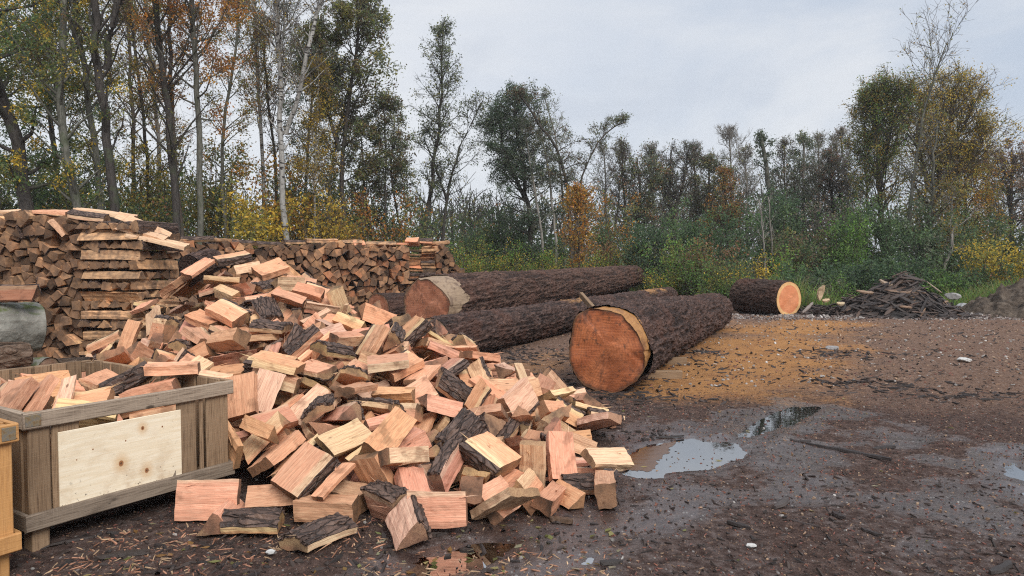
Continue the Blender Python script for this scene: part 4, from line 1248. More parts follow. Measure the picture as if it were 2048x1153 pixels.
def crate_fill():
    o1 = OC - FD * CW; qz = Quaternion((0, 0, 1), math.atan2(FD[1], FD[0])); SV, SF, SM = [], [], []
    for line in CRATED.split('\n'):
        a = [int(v) for v in line.split()]; x, y, z = [v / 1000 for v in a[1:4]]; q = qz @ Quaternion([v / 1000 for v in a[4:8]]); p = o1 + FD * x + DD * y
        if z > .80: continue
        me = LIB[a[0]][1]; M = np.array(q.to_matrix()); b = len(SV); SV.extend((np.array([v.co[:] for v in me.vertices]) @ M.T + np.array([p[0], p[1], z - .20])).tolist())
        for f in me.polygons: SF.append([i + b for i in f.vertices]); SM.append(f.material_index)
    n = len(SV); link('crate_fill', py_mesh('crate_fill', SV, SF, [M_SPLIT, M_END], SM, attrs={'pith_y': [0] * n, 'pith_z': [0] * n, 'rad': [100.] * n}), kind='stuff', label='split logs lying deeper inside the ochre crate')
crate_fill()
# ------------------------------------------------------------------ stacked firewood
def voronoi_cells(pts, x0, x1, z0, z1):
    pts = np.array(pts); out = []
    for i, p in enumerate(pts):
        d = ((pts - p) ** 2).sum(1); nb = np.argsort(d)[1:22]
        poly = [np.array(c, float) for c in ((x0, z0), (x1, z0), (x1, z1), (x0, z1))]
        for j in nb:
            m = (p + pts[j]) / 2; n = pts[j] - p; new = []
            for k in range(len(poly)):
                a, b = poly[k], poly[(k + 1) % len(poly)]; da, db = (a - m) @ n, (b - m) @ n
                if da <= 0: new.append(a)
                if (da < 0 < db) or (db < 0 < da): new.append(a + (b - a) * (da / (da - db)))
            poly = new
            if len(poly) < 3: break
        out.append(poly if len(poly) >= 3 else None)
    return out
def simplify(poly, n):
    poly = list(poly)
    while len(poly) > n:
        best, bi = 1e9, 0
        for k in range(len(poly)):
            a, b, c = poly[k - 1], poly[k], poly[(k + 1) % len(poly)]
            ar = abs((b[0] - a[0]) * (c[1] - a[1]) - (b[1] - a[1]) * (c[0] - a[0]))
            if ar < best: best, bi = ar, k
        poly.pop(bi)
    return poly
def scatter(rng, x0, x1, z0, z1, size, top=None):
    pts = []
    for _ in range(9000):
        x, z = rng.uniform(x0, x1), rng.uniform(z0, z1)
        if top and z > top(x): continue
        s = size * rng.uniform(.72, 1.18)
        if all((x - a) ** 2 * .8 + (z - b) ** 2 * 1.3 > s * s * .62 for a, b in pts): pts.append((x, z))
    return pts
def end_face_wall(origin, u, x0, x1, height, size, rng, name, label, group, top, keep, length, tones, barkp=.2):
    """log ends packed over a wall; u = direction along the face (to the right), logs run inward"""
    u = np.array([u[0], u[1], 0.]); u /= np.linalg.norm(u); inn = np.array([-u[1], u[0], 0.])
    pts = scatter(rng, x0, x1, .03, height, size, top); n0 = len(pts)
    gx = x0
    while gx < x1: pts.append((gx, (top(gx) if top else height) + size * rng.uniform(.25, .8))); gx += size * rng.uniform(.5, .9)
    cells = voronoi_cells(pts, x0 - .05, x1 + .05, 0, height + .4)[:n0]; pts = pts[:n0]
    SV, SF, SM = [], [], []
    for c, poly in zip(pts, cells):
        if poly is None: continue
        poly = simplify(poly, rng.choice((3, 4, 4, 4, 5, 5)))
        ctr = sum(poly) / len(poly); sh = rng.uniform(.95, 1.02)
        q = [(-(v[0] - ctr[0]) * sh, (v[1] - ctr[1]) * sh) for v in poly][::-1]
        # keep counter-clockwise
        ar = sum(q[k - 1][0] * q[k][1] - q[k][0] * q[k - 1][1] for k in range(len(q)))
        if ar < 0: q = q[::-1]
        bk = rng.randrange(len(q)) if rng.random() < barkp else -1
        e = [((q[(k + 1) % len(q)][0] - q[k][0]) ** 2 + (q[(k + 1) % len(q)][1] - q[k][1]) ** 2) for k in range(len(q))]
        if bk >= 0: bk = int(np.argmax(e))
        poly3 = [(a, b, 1 if k == bk else 0) for k, (a, b) in enumerate(q)]
        an = rng.uniform(0, 6.28); pr = rng.uniform(.08, .2); pith = (pr * math.cos(an), pr * math.sin(an))
        dep = rng.gauss(0, .05) + (rng.uniform(-.10, -.04) if rng.random() < .08 else 0)
        w = np.array([origin[0], origin[1], 0]) + u * ctr[0] + inn * (length / 2 + dep) + np.array([0, 0, ctr[1]])
        x = inn + u * rng.gauss(0, .035) + np.array([0, 0, rng.gauss(0, .03)]); x /= np.linalg.norm(x)
        y = np.cross((0, 0, 1), x); y /= np.linalg.norm(y); z = np.cross(x, y); M = np.stack([x, y, z], 1)
        (V, F, FM), (BV, BF), pith, rad = split_log_geo('x', length, rng, 1.0, 2, .09, poly3, pith, pr + .13, 1.3)
        face = np.array([origin[0], origin[1], 0]) + u * ctr[0] + np.array([0, 0, ctr[1]])
        if keep(face):
            n = len(V); me = py_mesh(name, V, F, [M_WSPLIT, M_WEND], FM, attrs={'pith_y': [pith[0]] * n, 'pith_z': [pith[1]] * n, 'rad': [rad] * n})
            o = link(name, me, None, None, label, 'firewood', group); Mx = Matrix(M.tolist()).to_4x4(); Mx.translation = w.tolist(); o.matrix_world = Mx
            tn = rng.choice(tones); v = rng.choice((rng.uniform(.5, .85), rng.uniform(.8, 1.15), rng.uniform(1.0, 1.5))); o.color = (tn[0] * v, tn[1] * v, tn[2] * v, rng.uniform(.3, 1))
            if BV: link('bark', py_mesh('bark', BV, BF, [M_BARK]), o)
        else:
            b = len(SV); SV.extend(xf(V, M, w).tolist()); SF.extend([[i + b for i in f] for f in F]); SM.extend(FM)
    return SV, SF, SM
def stuff_wood(name, label, S):
    n = len(S[0])
    if n: link(name, py_mesh(name, S[0], S[1], [M_WSPLIT, M_WEND], S[2], attrs={'pith_y': [0] * n, 'pith_z': [0] * n, 'rad': [100.] * n}), kind='stuff', label=label)
def lay_log(name, mesh, c, x, nrm, label, group, tone=(1, 1, 1, 1), cat='firewood'):
    x = np.array(x, float); x /= np.linalg.norm(x); n = np.array(nrm, float); n -= x * (n @ x); n /= np.linalg.norm(n); y = np.cross(n, x)
    o = link(name, mesh[0], None, None, label, cat, group)
    M = Matrix(np.stack([x, y, n], 1).tolist()).to_4x4(); M.translation = [float(v) for v in c]; o.matrix_world = M; o.color = tone
    if mesh[1]: link('bark', mesh[1], o)
    return o
def lib_long(L, kinds, seed, scale, mats, nring=8):
    rng = random.Random(seed)
    return [split_log_meshes('long_split_log', k, L * rng.uniform(.95, 1.03), rng, mats, scale=scale, nring=nring, rough=1.8) for k in kinds]
W2 = [M_WSPLIT, M_WEND]
def left_stack():
    rng = random.Random(41)
    LW = lib_long(1.02, ['tri', 'block', 'outer', 'wedge', 'tri', 'edge', 'block', 'tri', 'slab', 'outer', 'tri', 'block'], 5, 1.12, W2)
    tones = [(1.12, 1.0, .88), (.95, .86, .78), (1.3, 1.12, .94), (.82, .74, .68)]
    ztop = lambda x: 2.30 + .03 * math.sin(x * 5)
    keep = lambda p: (lambda a, b: a > -14 and b < 735)(*to_px(p))
    S = end_face_wall((-6.86, 11.45), (1, 0), -2.0, -.02, 2.3, .178, rng, 'stacked_log', 'brown wedge-shaped log end packed in the tall end-grain stack at the left edge', 'log ends in the tall left stack', ztop, keep, 1.0, tones, .16)
    stuff_wood('hidden_stack_logs', 'split logs at the unseen base of the tall left stack', S)
    # crib tower at its right end: layers of parallel logs, turned a quarter each layer
    a = R(-9); ex = np.array([math.cos(a), math.sin(a), 0]); ey = np.array([-math.sin(a), math.cos(a), 0]); o0 = np.array([-6.83, 11.42, 0])
    names = ['lowest', 'second', 'third', 'fourth', 'fifth', 'sixth', 'seventh', 'eighth', 'ninth', 'tenth', 'eleventh', 'twelfth', 'thirteenth', 'fourteenth']
    z = .09
    for i in range(14):
        hgt = rng.uniform(.145, .17); m = 5 if i % 2 == 0 else 6
        for j in range(m):
            k = rng.randrange(len(LW)); tn = rng.choice(tones); v = rng.uniform(.95, 1.45); tone = (tn[0] * v, tn[1] * v, tn[2] * v, rng.uniform(0, .5))
            f = (j + .5) / m * 1.04 + rng.uniform(-.02, .02)
            up = (0, 0, rng.choice((1, 1, -1)))
            if i % 2 == 0:
                c = o0 + ex * (.53 + rng.uniform(-.035, .035)) + ey * (f - .02) + np.array([0, 0, z]); d = ex + ey * rng.gauss(0, .03) + np.array([0, 0, rng.gauss(0, .012)])
                lb = 'long split log lying across the crib tower, %s layer up, %s' % (names[i], ('front one', 'second from the front', 'third from the front', 'fourth from the front', 'rearmost')[j])
            else:
                c = o0 + ex * (f) + ey * (.52 + rng.uniform(-.04, .04)) + np.array([0, 0, z]); d = ey + ex * rng.gauss(0, .03) + np.array([0, 0, rng.gauss(0, .012)])
                lb = 'log end facing out of the crib tower, %s layer up, %s' % (names[i], ('leftmost', 'second from left', 'third from left', 'third from right', 'second from right', 'rightmost')[j])
            lay_log('crib_log', LW[k], c, d, up, lb, 'logs of the crib tower', tone)
        z += hgt
    # slabs laid over the top
    LS = lib_long(1.0, ['slab', 'edge', 'outer', 'slab', 'tri'], 8, 1.1, [M_SPLIT, M_END])
    T = [((70, 424), (138, 426), 11.7, 0, .9, 'salmon slab lying on the tall left stack, the pinkest one on top', 1.0),
         ((-30, 427), (36, 425), 11.7, 3, .1, 'pale slab on the tall left stack at the photo edge', 1.0),
         ((152, 419), (272, 436), 11.9, 0, .1, 'long pale slab lying highest across the tall left stack', 1.15),
         ((140, 427), (215, 437), 11.5, 2, .5, 'bark-topped slab on the tall stack above the crib corner', 1.0),
         ((236, 430), (345, 474), 11.7, 4, .2, 'long pale log sliding down off the stack top, upper one', 1.25),
         ((236, 455), (330, 482), 11.45, 1, .2, 'long pale log sliding down off the stack top, middle one', 1.0),
         ((256, 470), (376, 495), 11.4, 0, .05, 'long pale log sliding down off the stack top, lowest one', 1.15),
         ((300, 452), (352, 478), 12.2, 1, .6, 'brown slab sloping behind the pale logs on the crib tower', 1.0),
         ((100, 440), (132, 470), 11.4, 0, .5, 'salmon-brown slab tilted end-out near the top of the tall stack', .8)]
    for (a0, b0, Y, k, al, lb, s) in T:
        p, q = P(*a0, Y), P(*b0, Y + .1)
        o = lay_log('top_slab', LS[k], (p + q) / 2, q - p, (0, -.15, 1), lb, 'slabs on the tall stack', (1, 1, 1, al)); sc = np.linalg.norm(q - p) / 1.0
        o.scale = (sc, 1.0, 1.0)
left_stack()
def back_stack():
    rng = random.Random(52); A, B = np.array([-7.9, 16.8]), np.array([-1.35, 20.55]); u = B - A; Lw = np.linalg.norm(u); u = u / Lw
    tones = [(1.35, 1.15, .98), (1.15, .98, .84), (.95, .80, .70), (1.75, 1.45, 1.15), (1.4, .95, .72), (.5, .46, .44)]
    def ztop(s):
        t = s / Lw; return 1.93 + .05 * math.sin(s * 2.1) + .03 * math.sin(s * 5.3) - .9 * max(0, (t - .91) / .09) ** 1.3
    zone = lambda s: Lw * .775 < s < Lw * .885
    SIL = [(300, 520), (430, 540), (520, 560), (620, 612), (720, 652), (800, 600), (870, 560), (960, 545), (1100, 545)]
    def keep(p):
        a, b = to_px(p); lim = float(np.interp(a, [s[0] for s in SIL], [s[1] for s in SIL])); return a > 355 and b < lim + 14
    S0 = [[], [], []]
    for (s0, s1) in ((0, Lw * .775), (Lw * .885, Lw)):
        S = end_face_wall(A, u, s0 + .02, s1 - .02, 2.0, .205, rng, 'stacked_billet', 'split log end in the long low stack behind the big logs', 'log ends in the long back stack', ztop, keep, .9, tones, .32)
        b = len(S0[0]); S0[0] += S[0]; S0[1] += [[i + b for i in f] for f in S[1]]; S0[2] += S[2]
    stuff_wood('hidden_billets', 'split logs low in the back stack behind the pile', S0)
    # a crib bay near the right end: logs seen from the side
    LW = lib_long(.42, ['tri', 'slab', 'edge', 'outer', 'block', 'tri'], 15, 1.0, W2, 4); z = .08; r = 0; inn = np.array([-u[1], u[0], 0]); u3 = np.array([u[0], u[1], 0])
    while z < 1.92:
        s = Lw * .775 + .2 + rng.uniform(-.04, .04)
        for j in range(2):
            if s > Lw * .885 - .1: break
            c = np.array([A[0], A[1], 0]) + u3 * s + inn * .12 + np.array([0, 0, z]); tn = rng.choice(tones); red = rng.random() < .12
            lay_log('side_laid_billet', LW[rng.randrange(6)], c, u3 + np.array([0, 0, rng.gauss(0, .04)]), (0, 0, rng.choice((1, -1))), 'split log laid sideways in the crib bay of the back stack, %s of row %d' % (('left', 'right')[j], r + 1), 'side-laid logs of the back stack', (tn[0] * (.85 if red else .62), tn[1] * .62, tn[2] * .62, rng.uniform(0, .5)))
            s += rng.uniform(.40, .45)
        z += rng.uniform(.10, .125); r += 1
    for q in range(2):   # solid filling behind the bay
        pass
    # loose bits along the top
    LT = lib_long(.8, ['outer', 'slab', 'edge', 'tri', 'outer', 'wedge'], 19, 1.0, W2, 5); LT2 = lib_long(.34, ['wedge', 'tri', 'slab', 'outer'], 23, 1.1, [M_SPLIT, M_END], 4)
    spots = [(395, 479, 'dark bark slab at the left end of the back stack top', 0, .5), (350, 484, 'pale slab beside the crib tower on the back stack', 1, 1.3), (445, 485, 'grey slab on the back stack left of the birch', 2, .9), (500, 481, 'dark bark slab on the back stack, second bark-topped one', 4, .45), (545, 481, 'curved bark slab on the back stack below the birch', 0, .6),
             (598, 478, 'rounded reddish slab on the back stack right of the birch', 4, 1.1), (650, 486, 'pale slab on the back stack below the thin birch', 1, 1.4), (700, 488, 'small brown wedge on the back stack top', 3, 1.0), (735, 486, 'pale slab tilted on the back stack top', 1, 1.5), (770, 488, 'orange wedge on the back stack top', 5, 1.2), (880, 494, 'pale slab near the right end of the back stack top', 2, 1.3)]
    for (px, py, lb, k, v) in spots:
        d = ray(px, py); n2 = np.array([-u[1], u[0]]); t = ((A - CAM[:2]) @ n2) / (d[:2] @ n2); p = CAM + d * t + inn * .3; s_ = ztop(float((p[:2] - A) @ u)); p[2] = s_ + .09
        lay_log('top_billet', LT[k], p, u3 + inn * rng.uniform(-.5, .5) + np.array([0, 0, rng.gauss(0, .04)]), (0, rng.uniform(-.3, .1), 1), lb, 'loose pieces on the back stack', (v, v * .9, v * .8, .5))
    for (px, py, lb, k) in ((722, 480, 'small salmon wedge standing on the back stack', 1), (832, 482, 'rounded salmon chunk on the back stack by the alder', 0), (860, 489, 'salmon chunk at the right shoulder of the back stack', 3), (812, 487, 'cream chunk on the back stack left of the alder', 2)):
        d = ray(px, py); n2 = np.array([-u[1], u[0]]); t = ((A - CAM[:2]) @ n2) / (d[:2] @ n2); p = CAM + d * t + inn * .25; p[2] = ztop(float((p[:2] - A) @ u)) + .11
        lay_log('top_chunk', LT2[k], p, u3 + inn * rng.uniform(-.9, .9), (0, 0, 1), lb, 'loose pieces on the back stack', (1.1, 1, .95, .9))
back_stack()
# ------------------------------------------------------------------ whole logs
def mat_cut(name, heart, heart2, sap, sapw, dirt, ringc=.35):
    t = NT(name); o = t.obj(); rr = t.attr('rr'); n0 = t.noise(o, 3, 4, .6); n1 = t.noise(o, 14, 4, .6)
    r = t.math('ADD', rr, t.math('MULTIPLY', t.math('SUBTRACT', n0, .5), .06))
    ring = t.math('SINE', t.math('MULTIPLY', r, 230)); ring2 = t.math('SINE', t.math('MULTIPLY', r, 87))
    col = t.mix(t.mr(n0, .35, .65), heart, heart2)
    col = t.mix(t.mr(r, .30, .0, 0, .4), col, tuple(c * .8 for c in heart2))
    col = t.mix(t.mr(r, 1 - sapw - .01, 1 - sapw + .01), col, sap)
    col = t.mix(t.math('MULTIPLY', t.mr(ring, .1, 1), ringc), col, tuple(c * .45 for c in heart))
    col = t.mix(t.math('MULTIPLY', t.mr(ring2, .4, 1), ringc * .7), col, tuple(c * .5 for c in heart))
    saw = t.noise(t.vmul(o, (1, 3, 55)), 1.5, 3, .5, .6)
    col = t.mix(t.math('MULTIPLY', t.mr(saw, .45, .7), .35), col, tuple(min(1, c * 1.5) for c in heart2))
    col = t.mix(t.math('MULTIPLY', t.mr(n1, .52, .75), dirt), col, (.05, .028, .018))
    col = t.mix(t.math('MULTIPLY', t.mr(t.math('ADD', r, t.math('MULTIPLY', t.math('SUBTRACT', n1, .5), .25)), .84, 1.0), dirt), col, (.05, .024, .014))
    big = t.noise(o, 1.7, 4, .6, .8); col = t.mix(t.math('MULTIPLY', t.mr(big, .48, .66), dirt * .75), col, tuple(c * .42 for c in heart))
    stn = t.noise(t.vmul(o, (1, 1.0, .35)), 6, 4, .65); col = t.mix(t.math('MULTIPLY', t.mr(stn, .56, .70), dirt * .8), col, (.075, .030, .017))
    # radial drying cracks
    sep = t.n('ShaderNodeSeparateXYZ'); t.l(o, sep.inputs[0]); ang = t.math('ARCTAN2', sep.outputs[2], sep.outputs[1])
    c1 = t.math('ABSOLUTE', t.math('ADD', t.math('SINE', t.math('ADD', t.math('MULTIPLY', ang, 2.0), .6)), t.math('MULTIPLY', t.math('SUBTRACT', n1, .5), .35)))
    ck = t.math('MULTIPLY', t.mr(c1, .035, .0), t.math('MULTIPLY', t.mr(rr, .02, .1), t.mr(rr, .55, .35)))
    col = t.mix(t.math('MULTIPLY', ck, .8), col, (.04, .014, .008))
    h = t.math('ADD', saw, t.math('MULTIPLY', ring, .15))
    return t.done(t.bsdf(col, .6, t.bump(h, .5, .006), .35))
def mat_bigbark(name, c0, c1, c2, wet=.42, dust=(.42, .22, .09)):
    t = NT(name); o = t.obj(); p = t.vmul(o, (.35, 1, 1))
    n1 = t.noise(p, 16, 6, .62, .8); n2 = t.noise(o, 45, 5, .65); n3 = t.noise(o, 1.6, 3, .5)
    v = t.voro(p, 15, 'DISTANCE_TO_EDGE'); rid = t.attr('ridge')
    col = t.ramp(n1, [(.28, c0), (.5, c1), (.70, c2)])
    col = t.mix(t.mr(rid, .55, .0, 0, .75), col, tuple(c * .30 for c in c0))
    col = t.mix(t.mr(n2, .58, .70, 0, .65), col, tuple(min(1, c * 1.9) for c in c2))
    col = t.mix(t.mr(n3, .50, .72, 0, .5), col, (.11, .050, .034))
    du = t.math('MULTIPLY', t.attr('dust'), t.mr(n2, .25, .5)); col = t.mix(du, col, dust)
    h = t.math('ADD', t.math('MULTIPLY', n1, 1.0), t.math('ADD', t.math('MULTIPLY', t.mr(v, 0, .12), .5), t.math('MULTIPLY', n2, .5)))
    return t.done(t.bsdf(col, t.mr(n2, .3, .65, wet, .9), t.bump(h, 1.0, .03), .22))
M_FIR = mat_bigbark('fir_log_bark', (.030, .016, .012), (.080, .044, .033), (.175, .105, .078), .58)
M_FIR2 = mat_bigbark('darker_fir_bark', (.022, .0125, .0102), (.062, .036, .029), (.155, .096, .076), .46)
M_FIRR = mat_bigbark('reddish_fir_bark', (.026, .015, .012), (.056, .033, .026), (.115, .070, .052), .5)
M_BEECH = None
def mat_beech():
    t = NT('grey_beech_bark'); o = t.obj(); n = t.noise(o, 5, 5, .6); n2 = t.noise(o, 45, 3); s = t.noise(t.vmul(o, (6, 1, 1)), 10, 4)
    sep = t.n('ShaderNodeSeparateXYZ'); t.l(t.n('ShaderNodeNewGeometry').outputs['Normal'], sep.inputs[0])
    col = t.ramp(n, [(.3, (.105, .103, .090)), (.52, (.20, .195, .172)), (.75, (.31, .30, .265))])
    col = t.mix(t.mr(n2, .6, .72, 0, .5), col, (.40, .385, .34)); col = t.mix(t.mr(s, .62, .75, 0, .7), col, (.06, .055, .05))
    ms = t.math('MULTIPLY', t.mr(sep.outputs[2], .35, .85), t.mr(t.noise(o, 6, 4, .7), .40, .55)); col = t.mix(ms, col, (.075, .095, .025))
    return t.done(t.bsdf(col, .75, t.bump(t.math('ADD', n, t.math('MULTIPLY', n2, .6)), .8, .016), .2))
M_BEECH = mat_beech()
M_ROUGH = mat_bigbark('rough_brown_bark', (.040, .026, .018), (.105, .068, .046), (.20, .145, .11), .6)
M_CUT_NEAR = mat_cut('wet_red_cut_face', (.34, .098, .036), (.46, .155, .060), (.46, .24, .09), .03, .85, .6)
M_CUT_BIG = mat_cut('brown_red_cut_face', (.27, .095, .050), (.40, .17, .095), (.40, .26, .15), .05, .7, .5)
M_CUT_FRESH = mat_cut('fresh_cut_face', (.55, .195, .085), (.62, .25, .12), (.66, .42, .185), .20, .12, .30)
M_CUT_OLD = mat_cut('old_grey_cut_face', (.22, .13, .085), (.30, .19, .13), (.33, .24, .16), .1, .5, .3)
def mat_band(name, c0, c1, dk):
    t = NT(name); o = t.obj(); f = t.noise(t.vmul(o, (3, 30, 30)), 2, 5, .6); n = t.noise(o, 7, 4, .6)
    col = t.mix(t.mr(f, .3, .7), c0, c1); col = t.mix(t.mr(n, .5, .7, 0, .75), col, dk)
    return t.done(t.bsdf(col, .6, t.bump(f, .5, .006), .35))
M_BAND_Y = mat_band('yellow_sapwood_band', (.35, .18, .060), (.27, .12, .040), (.12, .05, .022))
M_BAND_G = mat_band('grey_sapwood_band', (.30, .215, .14), (.22, .15, .10), (.10, .06, .04))
def round_log(name, p0, p1, r0, r1, mats, label, seed, nth=180, nx=300, amp=.03, lump=.04, shape=None, band=None, bandmat=None, cut=(1, 1), dust=None, group=None, cat='log', freq=9., faceoff=.0):
    """a felled log from p0 (near end) to p1; angle 0 points right of the axis, 90 degrees up"""
    p0, p1 = np.array(p0, float), np.array(p1, float); ax = p1 - p0; L = np.linalg.norm(ax); M = frame_to(ax)
    t = thing(name, label, cat, p0.tolist(), group); Mx = Matrix(M.tolist()).to_4x4(); Mx.translation = p0.tolist(); t.matrix_world = Mx
    th = np.linspace(0, 2 * np.pi, nth, endpoint=False); xs = np.linspace(0, 1, nx + 1)
    def low(TH, X): return (1 + lump * fbm(np.cos(TH) * 1.1 + seed, np.sin(TH) * 1.1, X * L * .35, 3, seed)) * (1 if shape is None else 1 + (shape(TH) - 1) * np.exp(-X * L / 1.6))
    bnd = np.zeros(nth) if band is None else np.array([band(a) for a in th])
    TH = np.tile(th, (nx + 1, 1)); X = bnd[None, :] / L + (1 - bnd[None, :] / L) * xs[:, None]
    rb = (r0 + (r1 - r0) * X) * low(TH, X)
    cx, cyy = np.cos(TH), np.sin(TH); q = freq
    a1 = 1 - np.abs(fbm(cx * rb * q * 1.4, cyy * rb * q * 1.4, X * L * q * .17 + .6 * vnoise(cx * 3, cyy * 3, X * L * 2), 3, seed + 5))
    a2 = fbm(cx * rb * q * 4, cyy * rb * q * 4, X * L * q * 1.7, 3, seed + 9)
    ridge = np.clip(a1 * .95 + .0, 0, 1) ** 2
    a3 = np.clip(fbm(cx * rb * q * 2.2 + 7, cyy * rb * q * 2.2, X * L * q * .9, 2, seed + 13), 0, 1)
    disp = amp * (ridge - .35) + amp * .55 * a2 + amp * .7 * a3
    endf = (np.clip((1 - xs) * L / .05, 0, 1) * np.clip(xs * L / .10, 0, 1))[:, None] * .7 + .3
    rr = rb + disp * endf
    V = np.stack([X * L, -cx * -1 * 0 - rr * cx, rr * cyy], -1)
    if faceoff: V[..., 0] += faceoff * np.clip(1 - X * L / .6, 0, 1) * cyy
    I = np.arange((nx + 1) * nth).reshape(nx + 1, nth); J = np.roll(I, -1, 1)
    F = np.stack([I[:-1], I[1:], J[1:], J[:-1]], -1).reshape(-1, 4)
    at = {'ridge': np.clip(ridge + .25 * a2, 0, 1).ravel(), 'dust': np.zeros(V.shape[0] * nth) if dust is None else (dust(X * L, TH) * np.clip(.3 + 1.2 * fbm(X * L * 2, cx * 3, cyy * 3, 3, seed) + .5, 0, 1)).ravel()}
    link('bark', np_mesh('bark', V.reshape(-1, 3), F, [mats[0]], smooth=True, attrs=at), t)
    def disc(x, rad_, flip, mat, bump_):
        nr = 14; VV = [(x, 0, 0)]; RR = [0]
        for k in range(1, nr + 1):
            for a, rd in zip(th[::2], rad_[::2]):
                f = k / nr; VV.append((x + (.011 if flip is False and math.sin(a + .7) * f > .22 + .1 * math.cos(a * 2) else 0) + bump_ * vnoise(np.array([math.cos(a) * f * 3]), np.array([math.sin(a) * f * 3]), seed=seed)[0] + faceoff * math.sin(a) * f * (1 if not flip else 0), -rd * f * math.cos(a), rd * f * math.sin(a))); RR.append(f)
        m = len(th[::2]); FF = []
        for j in range(m):
            FF.append((0, 1 + j, 1 + (j + 1) % m))
            for k in range(nr - 1):
                a, b = 1 + k * m + j, 1 + k * m + (j + 1) % m; FF.append((a, a + m, b + m, b))
        if flip: FF = [f[::-1] for f in FF]
        return link('cut_face', py_mesh('cut_face', VV, FF, [mat], smooth=True, attrs={'rr': RR}), t)
    wood0 = r0 * low(th, np.zeros(nth)) - amp * .25
    wf = wood0 - np.where(bnd > .015, np.clip(bnd * .32, 0, .07), 0)
    if cut[0]: disc(-.006, wf + amp * .12, False, mats[1], .014)
    if cut[1]: disc(L + .004, r1 * low(th, np.ones(nth)) - amp * .1, True, mats[-1], .006)
    if band is not None:
        nb = 6; VV, FF = [], []
        for k in range(nb + 1):
            f = k / nb
            rr_ = wf + amp * .12 + (r0 + (r1 - r0) * bnd / L - amp * .30 - (wf + amp * .12)) * f ** .8
            xx = -.006 + (bnd + .05) * f
            nz = .006 * vnoise(th * 7, np.full(nth, f * 3.), seed=seed)
            VV += [(x + faceoff * math.sin(a) * max(0, 1 - x / .6), -(r + n_) * math.cos(a), (r + n_) * math.sin(a)) for x, r, a, n_ in zip(xx, rr_, th, nz)]
        for k in range(nb):
            for j in range(nth):
                if bnd[j] > .012 or bnd[(j + 1) % nth] > .012:
                    a, b = k * nth + j, k * nth + (j + 1) % nth; FF.append((a, a + nth, b + nth, b))
        link('trimmed_band', py_mesh('trimmed_band', VV, FF, [bandmat], smooth=True), t, label='pale band where the bark was trimmed off')
    return t
def bump_fn(c, w, h, seed=0, jag=.0):
    def f(a):
        d = abs((math.degrees(a) - c + 180) % 360 - 180)
        v = h * max(0., 1 - (d / w) ** 2) ** .5 if d < w else 0.
        return max(0, v * (1 + 2.2 * jag * float(fbm(np.array([a * 2.1]), np.array([seed * 3.]), octv=4, seed=int(seed * 10))[0]))) 
    return f
SAWDUST = lambda x0, x1, wd: (lambda X, TH: sstep(x0, x0 + .25, X) * sstep(x1, x1 - .25, X) * sstep(wd, wd * .4, np.abs(np.angle(np.exp(1j * (TH - np.pi / 2))))))
nearA = P(1211, 698, 8.75); nearA[2] = .515; nearB = P(1432, 622, 16.9); nearB[2] = .39
round_log('felled_log', nearA, nearB, .515, .375, [M_FIR2, M_CUT_NEAR, M_CUT_OLD], 'nearest thick dark log with a wet red cut face and yellow trimmed rim', 3, 300, 560, .040, .06,
          lambda a: 1 + .06 * np.cos(a - R(-35)) - .045 * np.cos(2 * (a - R(50))) + .035 * np.cos(3 * (a - R(100))) + .02 * np.cos(5 * a + 1), bump_fn(36, 78, .19, 1, .14), M_BAND_Y, freq=8.)
bigA = P(855, 613, 14.7); bigA[2] = .655; bigB = P(1268, 552, 27.3); bigB[2] = .96
round_log('felled_log', bigA, bigB, .60, .385, [M_FIR, M_CUT_BIG, M_CUT_OLD], 'longest and thickest dark log, brown-red cut face with a grey ragged rim', 7, 260, 760, .036, .04,
          lambda a: 1 + .045 * np.cos(4 * (a - R(92))) * (np.sin(a) > 0) + .02 * np.cos(3 * a), bump_fn(35, 75, .62, 2.2, .30), M_BAND_G, freq=7.)
midA = P(862, 700, 10.9); midA[2] = .345; midB = P(1338, 593, 24.4); midB[2] = .33
round_log('felled_log', midA, midB, .355, .315, [M_FIR2, M_CUT_OLD, M_CUT_OLD], 'slimmer dark log between the two thick ones, sawdust on its back', 12, 190, 700, .030, .03, dust=lambda X, TH: np.clip(SAWDUST(5.2, 6.6, 1.1)(X, TH) + SAWDUST(11.6, 14.0, 1.0)(X, TH), 0, 1), freq=9.)
lefA = P(755, 622, 17.3); lefA[2] = .38
round_log('felled_log', lefA, np.array([4.25, 27.6, .31]), .385, .28, [M_FIRR, M_CUT_BIG, M_CUT_OLD], 'half-hidden log behind the thickest one, red cut face by the back stack', 15, 130, 300, .026, .04, freq=8.)
bolA = P(1578, 597.5, 20.0); bolA[2] = .485
d_ = np.array([-.46, .89, 0.]); bolB = bolA + d_ * 1.75 + np.array([0, 0, .02])
round_log('sawn_log_round', bolA, bolB, .485, .50, [M_FIRR, M_CUT_FRESH, M_CUT_OLD], 'short log round with a bright fresh cut face beside the bark heap', 21, 160, 120, .035, .025, freq=8., cat='log round')
